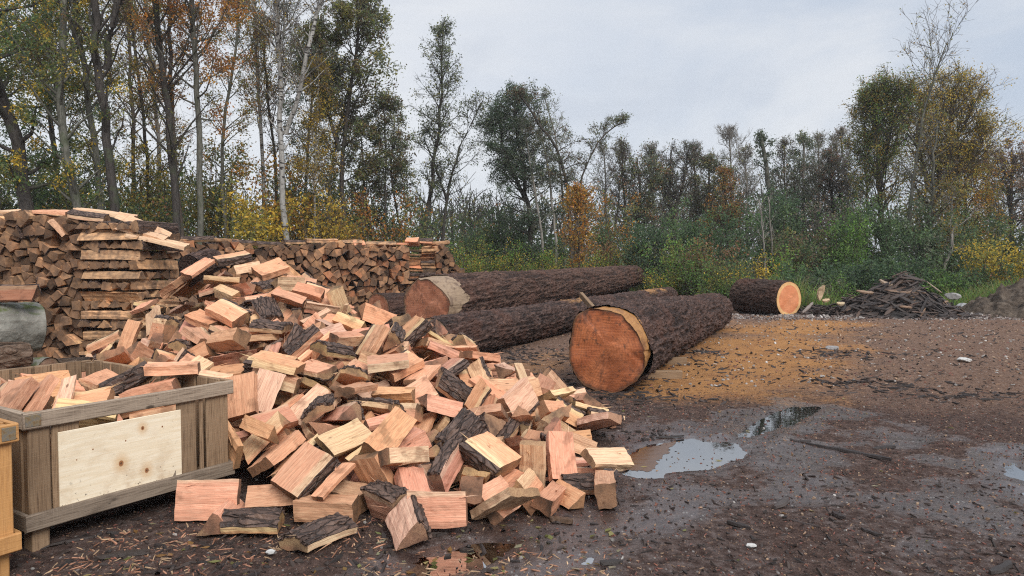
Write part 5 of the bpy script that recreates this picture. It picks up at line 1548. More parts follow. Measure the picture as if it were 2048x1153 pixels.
# rounds behind the crates at the left edge
round_log('beech_log', P(72, 652, 8.5), P(-190, 660, 7.5), .285, .275, [M_BEECH, M_CUT_OLD, M_CUT_OLD], 'smooth grey beech log with green moss at the left edge', 25, 100, 80, .014, .05, freq=6.)
round_log('rough_log', P(48, 722, 7.9), P(-170, 726, 7.1), .185, .20, [M_ROUGH, M_CUT_OLD, M_CUT_OLD], 'brown split-looking log below the grey beech log', 31, 90, 50, .03, .12, lambda a: 1 + .1 * np.cos(3 * a), freq=5.)
round_log('mossy_log', P(190, 742, 8.4), P(40, 752, 8.5), .16, .18, [M_ROUGH, M_CUT_OLD, M_CUT_OLD], 'small mossy log behind the grey crate, low beside the tall stack', 33, 80, 40, .02, .08, freq=6.)
round_log('supporting_log', np.array([-5.2, 8.1, .24]), np.array([-6.6, 8.2, .24]), .25, .25, [M_BEECH, M_CUT_OLD], 'thick log on the ground carrying the beech log', 35, 60, 30, .02, .06, freq=6.)
round_log('dark_log', P(428, 522, 9.7), P(380, 538, 9.2), .15, .165, [M_FIR2, M_FIR2], 'black wet log lying on the crest of the pile beside the crib tower', 37, 80, 40, .03, .10, freq=7.)
LSALM = split_log_meshes('split_log', 'wedge', .9, random.Random(4), scale=1.0)
lay_log('brown_split_log', LSALM, P(-12, 590, 8.1), (1, .1, .02), (0, -.6, .8), 'brown half-round split log on top of the grey beech log', 'logs at the left edge', (.42, .36, .33, 1))
# bolsters and the propped stake
for (a, b, Y0, Y1, lb) in (((1215, 757), (1364, 757), 9.75, 9.6, 'sawn bolster beam under the nearest log, closer one'), ((1240, 731), (1373, 732), 11.0, 10.9, 'sawn bolster beam under the nearest log, farther one')):
    p, q = P(*a, Y0), P(*b, Y1); p[2] = q[2] = .055
    t = link('bolster_beam', None, None, None, lb, 'beam', 'bolsters under the nearest log'); t.location = p.tolist()
    board(t, 'beam_body', (0, 0, 0), (q - p).tolist(), .11, .10, (0, 0, 1), M_TAN, 5, .004)
p, q = P(1162, 590, 15.0), P(1190, 622, 14.4)
t = link('wooden_stake', None, None, p.tolist(), 'pale sawn stake propped between the middle log and the thickest log', 'stake')
board(t, 'stake_body', (0, 0, 0), ((q - p) * 1.3).tolist(), .12, .07, (0, -.3, 1), M_TAN, 5, .004)
# ------------------------------------------------------------------ sky, sun, ground, puddles
EXPOSURE = 0.18
SUN_EL, SUN_AZ = 41.0, 150.0     # azimuth clockwise from the view direction
def build_sky():
    w = bpy.data.worlds.new('World'); scene.world = w; w.use_nodes = True; nt = w.node_tree; nt.nodes.clear()
    N = lambda t, **k: [setattr(nd := nt.nodes.new(t), a, b) for a, b in k.items()] and nd if k else nt.nodes.new(t)
    out = nt.nodes.new('ShaderNodeOutputWorld'); bg = nt.nodes.new('ShaderNodeBackground'); nt.links.new(bg.outputs[0], out.inputs[0])
    sky = nt.nodes.new('ShaderNodeTexSky'); sky.sky_type = 'NISHITA'; sky.sun_disc = False; sky.sun_elevation = R(SUN_EL); sky.sun_rotation = R(SUN_AZ); sky.dust_density = 2.0
    tc = nt.nodes.new('ShaderNodeTexCoord'); sp = nt.nodes.new('ShaderNodeSeparateXYZ'); nt.links.new(tc.outputs['Generated'], sp.inputs[0])
    def M(op, a, b=None):
        nd = nt.nodes.new('ShaderNodeMath'); nd.operation = op
        for i, v in enumerate((a, b)):
            if isinstance(v, (int, float)): nd.inputs[i].default_value = v
            elif v is not None: nt.links.new(v, nd.inputs[i])
        return nd.outputs[0]
    def mix(f, a, b, typ='MIX'):
        nd = nt.nodes.new('ShaderNodeMix'); nd.data_type = 'RGBA'; nd.blend_type = typ
        for s, v in ((0, f), (6, a), (7, b)):
            if isinstance(v, bpy.types.NodeSocket): nt.links.new(v, nd.inputs[s])
            else: nd.inputs[s].default_value = (*v, 1) if isinstance(v, tuple) else v
        return nd.outputs[2]
    mp = nt.nodes.new('ShaderNodeMapping'); mp.inputs['Scale'].default_value = (1.0, 1.0, 2.6); nt.links.new(tc.outputs['Generated'], mp.inputs[0])
    def noise(sc, det, ro, dist=0.):
        n = nt.nodes.new('ShaderNodeTexNoise'); n.inputs['Scale'].default_value = sc; n.inputs['Detail'].default_value = det; n.inputs['Roughness'].default_value = ro; n.inputs['Distortion'].default_value = dist
        nt.links.new(mp.outputs[0], n.inputs['Vector']); return n.outputs[0]
    def ramp(f, lo, hi):
        nd = nt.nodes.new('ShaderNodeMapRange'); nd.interpolation_type = 'SMOOTHSTEP'; nt.links.new(f, nd.inputs[0]); nd.inputs[1].default_value = lo; nd.inputs[2].default_value = hi; return nd.outputs[0]
    n1, n2 = noise(1.9, 5, .55, .5), noise(4.2, 5, .6, .4)
    # broad cloud brightness: paler to the left of the view, bluer to the right
    col = mix(ramp(sp.outputs[0], -.55, .62), (6.9, 7.15, 7.65), (4.75, 5.4, 6.4))
    col = mix(M('MULTIPLY', ramp(n1, .40, .66), .85), col, (7.2, 7.35, 7.6))
    col = mix(M('MULTIPLY', ramp(n2, .50, .72), .40), col, (5.0, 5.4, 6.15))
    col = mix(M('MULTIPLY', ramp(sp.outputs[2], .16, .0), .55), col, (7.0, 7.2, 7.6))
    up = M('ADD', 1.0, M('MULTIPLY', ramp(sp.outputs[2], .30, 1.0), .75))
    cu = nt.nodes.new('ShaderNodeVectorMath'); cu.operation = 'SCALE'; nt.links.new(col, cu.inputs[0]); nt.links.new(up, cu.inputs['Scale'])
    fin = mix(.90, sky.outputs[0], cu.outputs[0]); nt.links.new(fin, bg.inputs[0]); bg.inputs[1].default_value = 0.105
    sd = bpy.data.lights.new('sun', 'SUN'); sd.energy = 2.9; sd.angle = R(28); sd.color = (1, .96, .9); so = bpy.data.objects.new('sun', sd); COL.objects.link(so)
    a, e = R(SUN_AZ), R(SUN_EL); d = Vector((math.sin(a) * math.cos(e), math.cos(a) * math.cos(e), math.sin(e)))
    so.rotation_euler = d.to_track_quat('Z', 'Y').to_euler(); so.location = (0, 0, 30)
build_sky()
def poly_sdf(x, y, poly):
    d = np.full(x.shape, 1e9); ins = np.zeros(x.shape, bool); n = len(poly)
    for i in range(n):
        ax_, ay = poly[i]; bx, by = poly[(i + 1) % n]; ex, ey = bx - ax_, by - ay
        t = np.clip(((x - ax_) * ex + (y - ay) * ey) / (ex * ex + ey * ey + 1e-12), 0, 1)
        d = np.minimum(d, (x - ax_ - t * ex) ** 2 + (y - ay - t * ey) ** 2)
        c = ((ay > y) != (by > y)) & (x < ex * (y - ay) / (ey if abs(ey) > 1e-9 else 1e-9) + ax_); ins ^= c
    return np.where(ins, -1, 1) * np.sqrt(d)
gp = lambda L: [tuple(G(*p)[:2]) for p in L]
PUD = [gp([(1215, 928), (1290, 893), (1350, 874), (1445, 876), (1462, 900), (1400, 930), (1320, 948), (1240, 942)]),
       gp([(1440, 888), (1470, 858), (1510, 828), (1575, 810), (1650, 818), (1640, 838), (1560, 852), (1500, 872)]),
       gp([(1985, 902), (2035, 900), (2080, 950), (2090, 1010), (2030, 970)]),
       gp([(1060, 1160), (1105, 1124), (1195, 1102), (1185, 1132), (1130, 1165)]),
       gp([(800, 1135), (880, 1098), (960, 1078), (1050, 1058), (1066, 1085), (1000, 1122), (880, 1150)])]
PDEPTH = [.038, .0225, .028, .029, .033]
WETS = [gp([(1420, 900), (1480, 830), (1580, 800), (1700, 815), (1660, 870), (1520, 900)]), gp([(1500, 900), (1620, 880), (1700, 960), (1640, 1010), (1540, 980)]), gp([(1640, 850), (1800, 850), (1900, 880), (1850, 920), (1700, 890)]), gp([(1230, 1010), (1420, 980), (1400, 1080), (1240, 1110)]),
        gp([(1780, 1000), (1960, 980), (2000, 1060), (1850, 1090)]), gp([(980, 1000), (1250, 950), (1220, 1153), (1000, 1153)]), gp([(1180, 860), (1480, 830), (1450, 990), (1250, 990)])]
SAW = gp([(1110, 742), (1330, 690), (1440, 642), (1560, 634), (1700, 640), (1790, 664), (1740, 702), (1640, 752), (1520, 800), (1350, 842), (1180, 812)])
SAW2 = gp([(960, 745), (1060, 706), (1140, 700), (1135, 770), (1070, 790)])
def yard_edge(x):
    x = np.asarray(x, float); return 21.4 + 7.4 * sstep(8.2, 4.6, x) + .5 * np.sin(x * .6) + .6 * fbm(x * .7, x * .2, octv=2, seed=61)
def wetmap(x, y):
    wet = np.zeros_like(x); nz = .25 * fbm(x * 2.3, y * 2.3, octv=4, seed=31)
    for pl in PUD: wet = np.maximum(wet, 1.0 * sstep(.42, -.02, poly_sdf(x, y, pl) + nz * .6))
    for pl in WETS: wet = np.maximum(wet, .95 * sstep(.50, -.30, poly_sdf(x, y, pl) + nz * 1.3))
    return np.maximum(wet, .50 * sstep(9.5, 5.0, y) * sstep(-.3, .8, fbm(x * .9, y * .9, octv=3, seed=77) + .35))
def ground_h(x, y):
    dry = 1 - .85 * wetmap(x, y)
    h = .014 * fbm(x * 1.7, y * 1.7, octv=3, seed=3) + dry * .009 * fbm(x * 9, y * 9, octv=3, seed=8) + dry * .006 * fbm(x * 28, y * 28, octv=2, seed=4)
    nz = .10 * fbm(x * 4.5, y * 4.5, octv=4, seed=21)
    for pl, dp in zip(PUD, PDEPTH):
        s = poly_sdf(x, y, pl) + nz; k = sstep(.20, -.20, s); h = h * (1 - .93 * k) - dp * k
    # wheel ruts
    for (a, b) in (((1230, 1100), (1760, 700)), ((1700, 1150), (1930, 720))):
        p, q = G(*a)[:2], G(*b)[:2]; d = (q - p) / np.linalg.norm(q - p); t = (x - p[0]) * -d[1] + (y - p[1]) * d[0] + .12 * np.sin(y * .8)
        tr = .5 + .5 * np.sin(y * 38 + 6 * np.abs(t)) ; h = h + sstep(5.0, 6.2, y) * (-(.010 + .004 * tr) * np.exp(-(t / .17) ** 4) + .013 * np.exp(-((np.abs(t) - .27) / .08) ** 2))
    return h
def mat_ground():
    t = NT('muddy_yard'); p = t.pos(); wet, dust, grav, veg = [t.attr(a) for a in ('wet', 'dust', 'gravel', 'veg')]
    n1 = t.noise(p, 2.2, 5, .6); n2 = t.noise(p, 14, 6, .65); n3 = t.noise(p, 95, 5, .7)
    mud = t.ramp(n2, [(.28, (.034, .021, .018)), (.5, (.093, .060, .050)), (.72, (.160, .106, .088))])
    gcol = t.ramp(n2, [(.3, (.115, .066, .046)), (.5, (.19, .117, .084)), (.7, (.28, .187, .140))])
    gm = t.math('ADD', grav, t.math('MULTIPLY', t.math('SUBTRACT', n1, .5), .9))
    col = t.mix(t.mr(gm, .2, .85), mud, gcol)
    # chips and stones trodden into the surface
    wv = t.n('ShaderNodeVectorMath', operation='ADD'); t.l(p, wv.inputs[0]); t.l(t.vmul(t.n('ShaderNodeTexNoise').outputs['Color'], (.05, .05, .05)), wv.inputs[1])
    for sc, thr, cols in ((95, .13, [(.0, (.30, .19, .13)), (.3, (.10, .05, .035)), (.55, (.020, .014, .013)), (.8, (.26, .23, .21)), (1., (.24, .09, .055))]), (46, .055, [(.0, (.018, .013, .012)), (.4, (.22, .14, .10)), (.7, (.34, .31, .29)), (1., (.03, .02, .018))])):
        vn = t.n('ShaderNodeTexVoronoi', feature='F1'); vn.inputs['Scale'].default_value = sc; t.l(t.vmul(wv.outputs[0], (1.0, .62, 1.0)), vn.inputs['Vector'])
        sp = t.n('ShaderNodeSeparateColor'); t.l(vn.outputs['Color'], sp.inputs[0])
        m = t.math('MULTIPLY', t.mr(vn.outputs['Distance'], .42, .30), t.math('GREATER_THAN', t.math('ADD', sp.outputs[1], t.math('MULTIPLY', grav, .10)), 1 - thr * 2.4))
        col = t.mix(t.math('MULTIPLY', m, .8), col, t.ramp(sp.outputs[0], cols, 'CONSTANT'))
    ds = t.math('ADD', dust, t.math('MULTIPLY', t.math('SUBTRACT', n2, .5), .9)); ds = t.math('ADD', ds, t.math('MULTIPLY', t.math('SUBTRACT', n3, .5), .55))
    saw = t.mix(n3, (.43, .19, .062), (.53, .275, .100)); saw = t.mix(t.mr(n1, .45, .7, 0, .65), saw, (.27, .110, .040))
    n4 = t.noise(t.vmul(p, (1, 2.2, 1)), 3.2, 5, .65); ds = t.math('ADD', ds, t.math('MULTIPLY', t.math('SUBTRACT', n4, .5), .6)); dm = t.math('MULTIPLY', t.mr(ds, .25, 1.0), .80)
    col = t.mix(dm, col, saw)
    vg = t.mix(n2, (.030, .034, .012), (.085, .085, .030)); col = t.mix(veg, col, vg)
    wm = t.math('MULTIPLY', t.mr(t.math('ADD', wet, t.math('MULTIPLY', t.math('SUBTRACT', n2, .5), .7)), .35, .85), t.math('SUBTRACT', 1, t.math('MULTIPLY', dm, .8)))
    col = t.mix(t.math('MULTIPLY', wm, .45), col, (.012, .009, .010))
    rg = t.mix(wm, (.95,) * 3, (.10,) * 3)
    h = t.math('ADD', t.math('MULTIPLY', n2, .8), t.math('MULTIPLY', n3, .75)); col = t.mix(t.mr(n3, .52, .30, 0, .6), col, (.010, .007, .007))
    hb = t.math('MULTIPLY', h, t.math('SUBTRACT', 1.0, t.math('MULTIPLY', wm, .86)))
    return t.done(t.bsdf(col, rg, t.bump(hb, 1.0, .035), t.mr(wm, 0., 1., .10, 1.0)))
def build_ground():
    ys = [-12, -6, -2, 0, 1.2, 2.0]; y = 2.5
    while y < 26: ys.append(y); y += max(.022, .0052 * y)
    ys += list(np.geomspace(26.5, 420, 60))
    xs = list(-np.geomspace(420, 6.2, 46)) + list(np.arange(-6, -3.2, .06)) + list(np.arange(-3.2, 5.2, .032)) + list(np.arange(5.2, 13.6, .07)) + list(np.geomspace(13.8, 420, 42))
    X, Y = np.meshgrid(xs, ys); fine = (np.abs(X) < 15) & (Y > 2) & (Y < 27)
    Z = np.where(fine, ground_h(X, Y), 0.)
    Z = Z + np.where(Y > 28, .10 * fbm(X * .3, Y * .3, octv=2, seed=5) * sstep(28, 33, Y) * sstep(200, 60, Y), 0)
    wet = wetmap(X, Y)
    s1 = poly_sdf(X, Y, SAW) + .95 * fbm(X * .8, Y * .8, octv=3, seed=41); dust = .95 * sstep(1.5, -1.9, s1)
    dust = np.maximum(dust, .55 * sstep(.5, -.6, poly_sdf(X, Y, SAW2) + .4 * fbm(X * 1.5, Y * 1.5, octv=3, seed=43)))
    grav = np.clip(sstep(6.5, 13, Y + .35 * X + 1.2 * fbm(X * .5, Y * .5, octv=3, seed=51)), 0, 1)
    edge = yard_edge(X)
    veg = sstep(-.5, 1.0, Y - edge)
    nx, ny = len(xs), len(ys); I = np.arange(nx * ny).reshape(ny, nx)
    F = np.stack([I[:-1, :-1], I[:-1, 1:], I[1:, 1:], I[1:, :-1]], -1).reshape(-1, 4)
    me = np_mesh('ground', np.stack([X, Y, Z], -1).reshape(-1, 3), F, [mat_ground()], smooth=True, attrs={'wet': wet.ravel(), 'dust': dust.ravel(), 'gravel': grav.ravel(), 'veg': veg.ravel()})
    link('ground', me, kind='structure')
build_ground()
def build_water():
    t = NT('puddle_water'); p = t.pos(); n = t.noise(p, 9, 2)
    gl = t.n('ShaderNodeBsdfGlossy'); gl.inputs['Roughness'].default_value = .02; gl.inputs['Color'].default_value = (.95, .95, .95, 1)
    tr = t.n('ShaderNodeBsdfTransparent'); tr.inputs['Color'].default_value = (.62, .40, .26, 1)
    fr = t.n('ShaderNodeFresnel'); fr.inputs['IOR'].default_value = 9.0; bm = t.bump(n, .04, .01); t.l(bm, gl.inputs['Normal']); t.l(bm, fr.inputs['Normal'])
    mx = t.n('ShaderNodeMixShader'); t.l(fr.outputs[0], mx.inputs[0]); t.l(tr.outputs[0], mx.inputs[1]); t.l(gl.outputs[0], mx.inputs[2]); m = t.done(mx.outputs[0])
    for i, pl in enumerate(PUD):
        c = np.mean(pl, 0); V = [(*(c + (np.array(q) - c) * (1.55 if i == 0 else 1.28)), -.0185 - .0008 * i) for q in pl]; ar = sum(V[k - 1][0] * V[k][1] - V[k][0] * V[k - 1][1] for k in range(len(V)))
        link('puddle_water', py_mesh('puddle_water', V, [tuple(range(len(V))) if ar > 0 else tuple(reversed(range(len(V))))], [m]), kind='structure')
build_water()

def brown_patch():  # separate rougher brown sheet laid over the left end of the puddle
    t = NT('brown_puddle_sheet'); p = t.pos(); n = t.noise(p, 14, 4); m = t.done(t.bsdf(t.mix(n, (.060, .024, .008), (.13, .060, .022)), .16, t.bump(n, .1, .01), .25))
    pl = gp([(1216, 928), (1262, 905), (1300, 890), (1352, 877), (1338, 898), (1318, 916), (1304, 938), (1250, 936)])
    q = []; rr = random.Random(3)
    for k in range(len(pl)):
        a, b = np.array(pl[k]), np.array(pl[(k + 1) % len(pl)])
        for j in range(9): q.append(a + (b - a) * j / 9 + np.array([rr.uniform(-.018, .018), rr.uniform(-.03, .03)]))
    ar = sum(q[k - 1][0] * q[k][1] - q[k][0] * q[k - 1][1] for k in range(len(q))); q = q if ar > 0 else q[::-1]
    link('puddle_brown_sheet', py_mesh('puddle_brown_sheet', [(x, y, -.0172) for x, y in q], [tuple(range(len(q)))], [m]), kind='structure')
brown_patch()

def haze():
    m = bpy.data.materials.new('pale_haze'); m.use_nodes = True; nt = m.node_tree; nt.nodes.clear(); o = nt.nodes.new('ShaderNodeOutputMaterial'); v = nt.nodes.new('ShaderNodeVolumePrincipled')
    v.inputs['Color'].default_value = (.92, .94, .97, 1); v.inputs['Density'].default_value = .0007; nt.links.new(v.outputs[0], o.inputs['Volume'])
    a, z0, z1 = 430, -1.4, 24; V = [(x, y, z) for z in (z0, z1) for x, y in ((-a, -40), (a, -40), (a, a), (-a, a))]
    link('haze', py_mesh('haze', V, [(0, 3, 2, 1), (4, 5, 6, 7), (0, 1, 5, 4), (1, 2, 6, 5), (2, 3, 7, 6), (3, 0, 4, 7)], [m]), kind='stuff')
haze()
# ------------------------------------------------------------------ vegetation
def mat_leaf():
    t = NT('autumn_leaf'); c = t.attr('tint', 'Color')
    d = t.bsdf(c, .55, None, .25); tr = t.n('ShaderNodeBsdfTranslucent'); t.l(c, tr.inputs[0])
    mx = t.n('ShaderNodeMixShader'); mx.inputs[0].default_value = .52; t.l(d, mx.inputs[1]); t.l(tr.outputs[0], mx.inputs[2]); return t.done(mx.outputs[0])
M_LEAF = mat_leaf()
def mat_trunk(name, c0, c1, birch=False):
    t = NT(name); p = t.pos(); n = t.noise(t.vmul(p, (1, 1, .22)), 22, 4, .6); n2 = t.noise(t.vmul(p, (1, 1, 3.0)), 3.2, 4, .6)
    col = t.mix(t.mr(n, .3, .7), c0, c1)
    if birch: col = t.mix(t.mr(n2, .52, .60), col, (.03, .026, .024))
    else: col = t.mix(t.mr(t.noise(p, 2.5, 3), .52, .68, 0, .55), col, (.055, .068, .035))
    return t.done(t.bsdf(col, .85, t.bump(n, .6, .02), .2))
T_DARK = mat_trunk('dark_trunk', (.026, .022, .020), (.060, .052, .046)); T_GREY = mat_trunk('grey_green_trunk', (.062, .062, .050), (.14, .135, .112))
T_BIRCH = mat_trunk('birch_trunk', (.20, .19, .175), (.34, .33, .31), True); T_PALE = mat_trunk('pale_twig_bark', (.15, .135, .12), (.27, .25, .225))
T_TWIG = mat_trunk('fine_twig_bark', (.07, .056, .05), (.12, .10, .09)); T_BROWN = mat_trunk('brown_trunk', (.055, .042, .034), (.10, .078, .062))
def tubes(lines, radii, k):
    """lines (n,m,3), radii (n,m) -> verts, quads"""
    n, m, _ = lines.shape
    d = np.gradient(lines, axis=1); d /= np.linalg.norm(d, axis=2, keepdims=True) + 1e-9
    ref = np.where(np.abs(d[..., 2:3]) > .9, np.array([1., 0, 0]), np.array([0, 0, 1.]))
    a = np.cross(d, ref); a /= np.linalg.norm(a, axis=2, keepdims=True) + 1e-9; b = np.cross(d, a)
    th = np.linspace(0, 2 * np.pi, k, endpoint=False)
    V = lines[:, :, None, :] + radii[:, :, None, None] * (np.cos(th)[None, None, :, None] * a[:, :, None, :] + np.sin(th)[None, None, :, None] * b[:, :, None, :])
    I = np.arange(n * m * k).reshape(n, m, k); J = np.roll(I, -1, 2)
    F = np.stack([I[:, :-1], J[:, :-1], J[:, 1:], I[:, 1:]], -1).reshape(-1, 4)
    return V.reshape(-1, 3), F
def join(parts):
    V, F, b = [], [], 0
    for v, f in parts: V.append(v); F.append(f + b); b += len(v)
    return np.concatenate(V), np.concatenate(F)
def grow(rs, S, D, L, m, wob, up):
    """polylines from starts S along D with length L (m segments)"""
    n = len(S); out = np.zeros((n, m + 1, 3)); out[:, 0] = S; d = D / (np.linalg.norm(D, axis=1, keepdims=True) + 1e-9)
    for i in range(m):
        d = d + rs.normal(0, wob, (n, 3)); d[:, 2] += up; d /= np.linalg.norm(d, axis=1, keepdims=True)
        out[:, i + 1] = out[:, i] + d * (L / m)[:, None]
    return out
def along(lines, idx, t):
    m = lines.shape[1] - 1; x = np.clip(t, 0, .999) * m; i = x.astype(int); f = (x - i)[:, None]
    a, b = lines[idx, i], lines[idx, i + 1]; return a * (1 - f) + b * f, b - a
def side_dirs(rs, d, ang):
    d = d / (np.linalg.norm(d, axis=1, keepdims=True) + 1e-9); r = rs.normal(0, 1, d.shape); r -= d * (r * d).sum(1, keepdims=True); r /= np.linalg.norm(r, axis=1, keepdims=True) + 1e-9
    a = np.radians(rs.normal(ang, 10, len(d)))[:, None]; return d * np.cos(a) + r * np.sin(a)
def leaf_quads(rs, pts, size, cols, clump, flat=.5, long=1.35):
    n = len(pts); a = rs.normal(0, 1, (n, 3)); a /= np.linalg.norm(a, axis=1, keepdims=True)
    nn = rs.normal(0, 1, (n, 3)); nn[:, 2] += flat; b = np.cross(nn, a); b /= np.linalg.norm(b, axis=1, keepdims=True) + 1e-9
    s = size * rs.uniform(.6, 1.25, n)[:, None]
    bend = np.cross(a, b) * s * rs.uniform(-.25, .25, n)[:, None]
    V = np.stack([pts - a * s * .5 * long, pts + b * s * .36 + bend, pts + a * s * .5 * long, pts - b * s * .36 + bend], 1).reshape(-1, 3)
    cols = np.array(cols); ci = (clump * 7919 % 101 / 101 * len(cols)).astype(int) if clump is not None else rs.randint(0, len(cols), n)
    mixc = rs.rand(n) < .35; ci = np.where(mixc, rs.randint(0, len(cols), n), ci)
    C = cols[ci] * rs.uniform(.75, 1.25, (n, 1)) * rs.uniform(.94, 1.06, (n, 3))
    return V, np.arange(4 * n).reshape(n, 4), C
def smooth_line(pts, m, rs, wob):
    pts = np.array(pts); s = np.concatenate([[0], np.cumsum(np.linalg.norm(np.diff(pts, axis=0), axis=1))]); t = np.linspace(0, s[-1], m + 1)
    # Catmull-like smoothing by averaging
    L = np.stack([np.interp(t, s, pts[:, k]) for k in range(3)], 1)
    for _ in range(2): L[1:-1] = (L[:-2] + 2 * L[1:-1] + L[2:]) / 4
    L[1:-1] += rs.normal(0, wob, (m - 1, 3)); return L
GREEN = [(.035, .055, .022), (.050, .075, .026), (.026, .042, .022)]; DKGREEN = [(.020, .034, .019), (.032, .050, .026), (.026, .040, .026)]
BLUEGREEN = [(.036, .060, .028), (.050, .075, .036), (.027, .044, .024)]; BRIGHT = [(.070, .125, .025), (.095, .150, .035), (.050, .090, .022)]
OLIVE = [(.075, .078, .022), (.10, .098, .026), (.055, .062, .022)]; YELLOW = [(.36, .25, .035), (.28, .20, .03), (.20, .16, .03)]; GOLD = [(.24, .145, .028), (.19, .13, .03), (.15, .11, .03)]
ORANGE = [(.27, .115, .022), (.22, .10, .022), (.30, .16, .03)]; RUST = [(.12, .058, .030), (.09, .045, .026), (.15, .075, .03)]; BROWN = [(.058, .040, .026), (.075, .050, .030), (.045, .038, .024)]
GREYG = [(.056, .066, .044), (.076, .084, .056), (.048, .054, .040)]; OLDG = [(.060, .072, .030), (.045, .058, .026), (.095, .085, .03)]; MAUVE = [(.085, .068, .058), (.105, .082, .066), (.07, .06, .05)]
def mixp(*ps): return [tuple(v * (2.8 if max(c) < .13 else 1.9) for v in c) for p in ps for c in p]
def tree(name, label, trunks, Y, w0, w1, bark, cols, seed, f0=.35, nb=34, bl=1.8, el=35, top=.45, n2=5, n3=4, leaves=9000, ls=.085, up=.05, wob=.13, droop=0., group=None, cat='tree', prof='oval', clumpy=.0, spread=.09, thin=1.):
    """trunks: pixel polylines (base first); branches from fraction f0 upward; widths in pixels"""
    rs = np.random.RandomState(seed); t = thing(name, label, cat, (0, 0, 0), group); wood = []; twigs = []; B = []; base = None
    for ti, tr in enumerate(trunks):
        pts = [P(a, b, Y) for a, b in tr]; r0, r1 = w0 * Y / 1450 / 2, w1 * Y / 1450 / 2
        if ti == 0: base = np.array([pts[0][0], Y, 0.]); pts = [base + (0, 0, -.05)] + [q for q in pts if q[2] > .3]
        else: r0 *= .7
        Ln = smooth_line(pts, 16, rs, r0 * .25); Ln = Ln + np.stack([np.zeros(17), .4 * vnoise(np.linspace(0, 2.2, 17) + seed, np.zeros(17)), np.zeros(17)], 1)
        rad = r1 + (r0 - r1) * (1 - np.linspace(0, 1, 17)) ** .9; rad[0] *= 1.25
        wood.append(tubes((Ln - base)[None], rad[None], 9))
        H = Ln[-1, 2] - Ln[0, 2]; k = nb if ti == 0 else int(nb * .6); f = f0 if ti == 0 else .12
        tt = f + (1 - f) * rs.rand(k) ** .85; tt = np.sort(tt); s = (tt - f) / (1 - f)
        if prof == 'oval': pr = np.sqrt(np.clip(1 - (2 * s * .92 - .84) ** 2, .1, 1)); 
        elif prof == 'cone': pr = .25 + .85 * (1 - s)
        else: pr = .45 + .75 * s
        S, d = along(Ln[None], np.zeros(k, int), tt); az = np.arange(k) * 2.4 + rs.uniform(0, .9, k); e = np.radians(el + (70 - el) * s * .6 + rs.normal(0, 9, k))
        D = np.stack([np.cos(az) * np.cos(e), np.sin(az) * np.cos(e), np.sin(e)], 1)
        Lb = bl * pr * rs.uniform(.65, 1.15, k) * (1. if ti == 0 else .8)
        br = grow(rs, S, D, Lb, 6, wob, up - droop * .3); rb = np.interp(tt, np.linspace(0, 1, 17), rad) * .42
        wood.append(tubes(br - base, np.clip(rb[:, None] * np.linspace(1, .18, 7)[None] * thin, .0055, None), 5))
        B.append((br, Lb))
    clump_id = 0; TW = []
    for br, Lb in B:
        k = len(br); idx = np.repeat(np.arange(k), n2); tt = rs.uniform(.22, 1, len(idx)); S, d = along(br, idx, tt)
        L2 = Lb[idx] * rs.uniform(.28, .55, len(idx)) * (1.1 - .5 * tt); sb = grow(rs, S, side_dirs(rs, d, 42), L2, 4, wob * 1.2, up * .6 - droop)
        twigs.append(tubes(sb - base, np.linspace(.0085, .0045, 5)[None] * np.ones((len(sb), 1)) * max(.8, Y / 26) * thin, 3))
        if n3:
            i3 = np.repeat(np.arange(len(sb)), n3); t3 = rs.uniform(.15, 1, len(i3)); S3, d3 = along(sb, i3, t3)
            tw = grow(rs, S3, side_dirs(rs, d3, 40), L2[i3] * rs.uniform(.3, .6, len(i3)) + .08, 3, wob * 1.3, up * .4 - droop * 1.3)
            twigs.append(tubes(tw - base, np.linspace(.0050, .0030, 4)[None] * np.ones((len(tw), 1)) * max(.8, Y / 26) * thin, 3)); TW.append((tw, i3 + clump_id)); clump_id += len(sb)
        TW.append((sb, np.arange(len(sb)) + clump_id))
    nw = sum(len(f) for _, f in wood); V, F = join(wood + twigs); link('trunk', np_mesh('trunk', V, F, [bark, T_TWIG if bark in (T_BIRCH, T_GREY) else bark], np.arange(len(F)) >= nw, smooth=True), t); t.location = base.tolist()
    if leaves:
        P_, C_ = [], []; tot = sum(len(a) for a, _ in TW)
        for ln, cid in TW:
            n = int(leaves * len(ln) / tot); ok = np.arange(len(ln))
            if clumpy: keepm = ((cid * 2654435761) % 1000) / 1000. > clumpy; ok = ok[keepm] if keepm.any() else ok
            ii = rs.choice(ok, n); q, _ = along(ln, ii, rs.uniform(.25, 1, n)); P_.append(q + rs.normal(0, spread, (n, 3))); C_.append(cid[ii])
        p = np.concatenate(P_); c = np.concatenate(C_); p[:, 2] = np.maximum(p[:, 2], .1)
        LV, LF, LC = leaf_quads(rs, p - base, ls, cols, c); link('crown', np_mesh('crown', LV, LF, [M_LEAF], tint=LC), t)
    return t
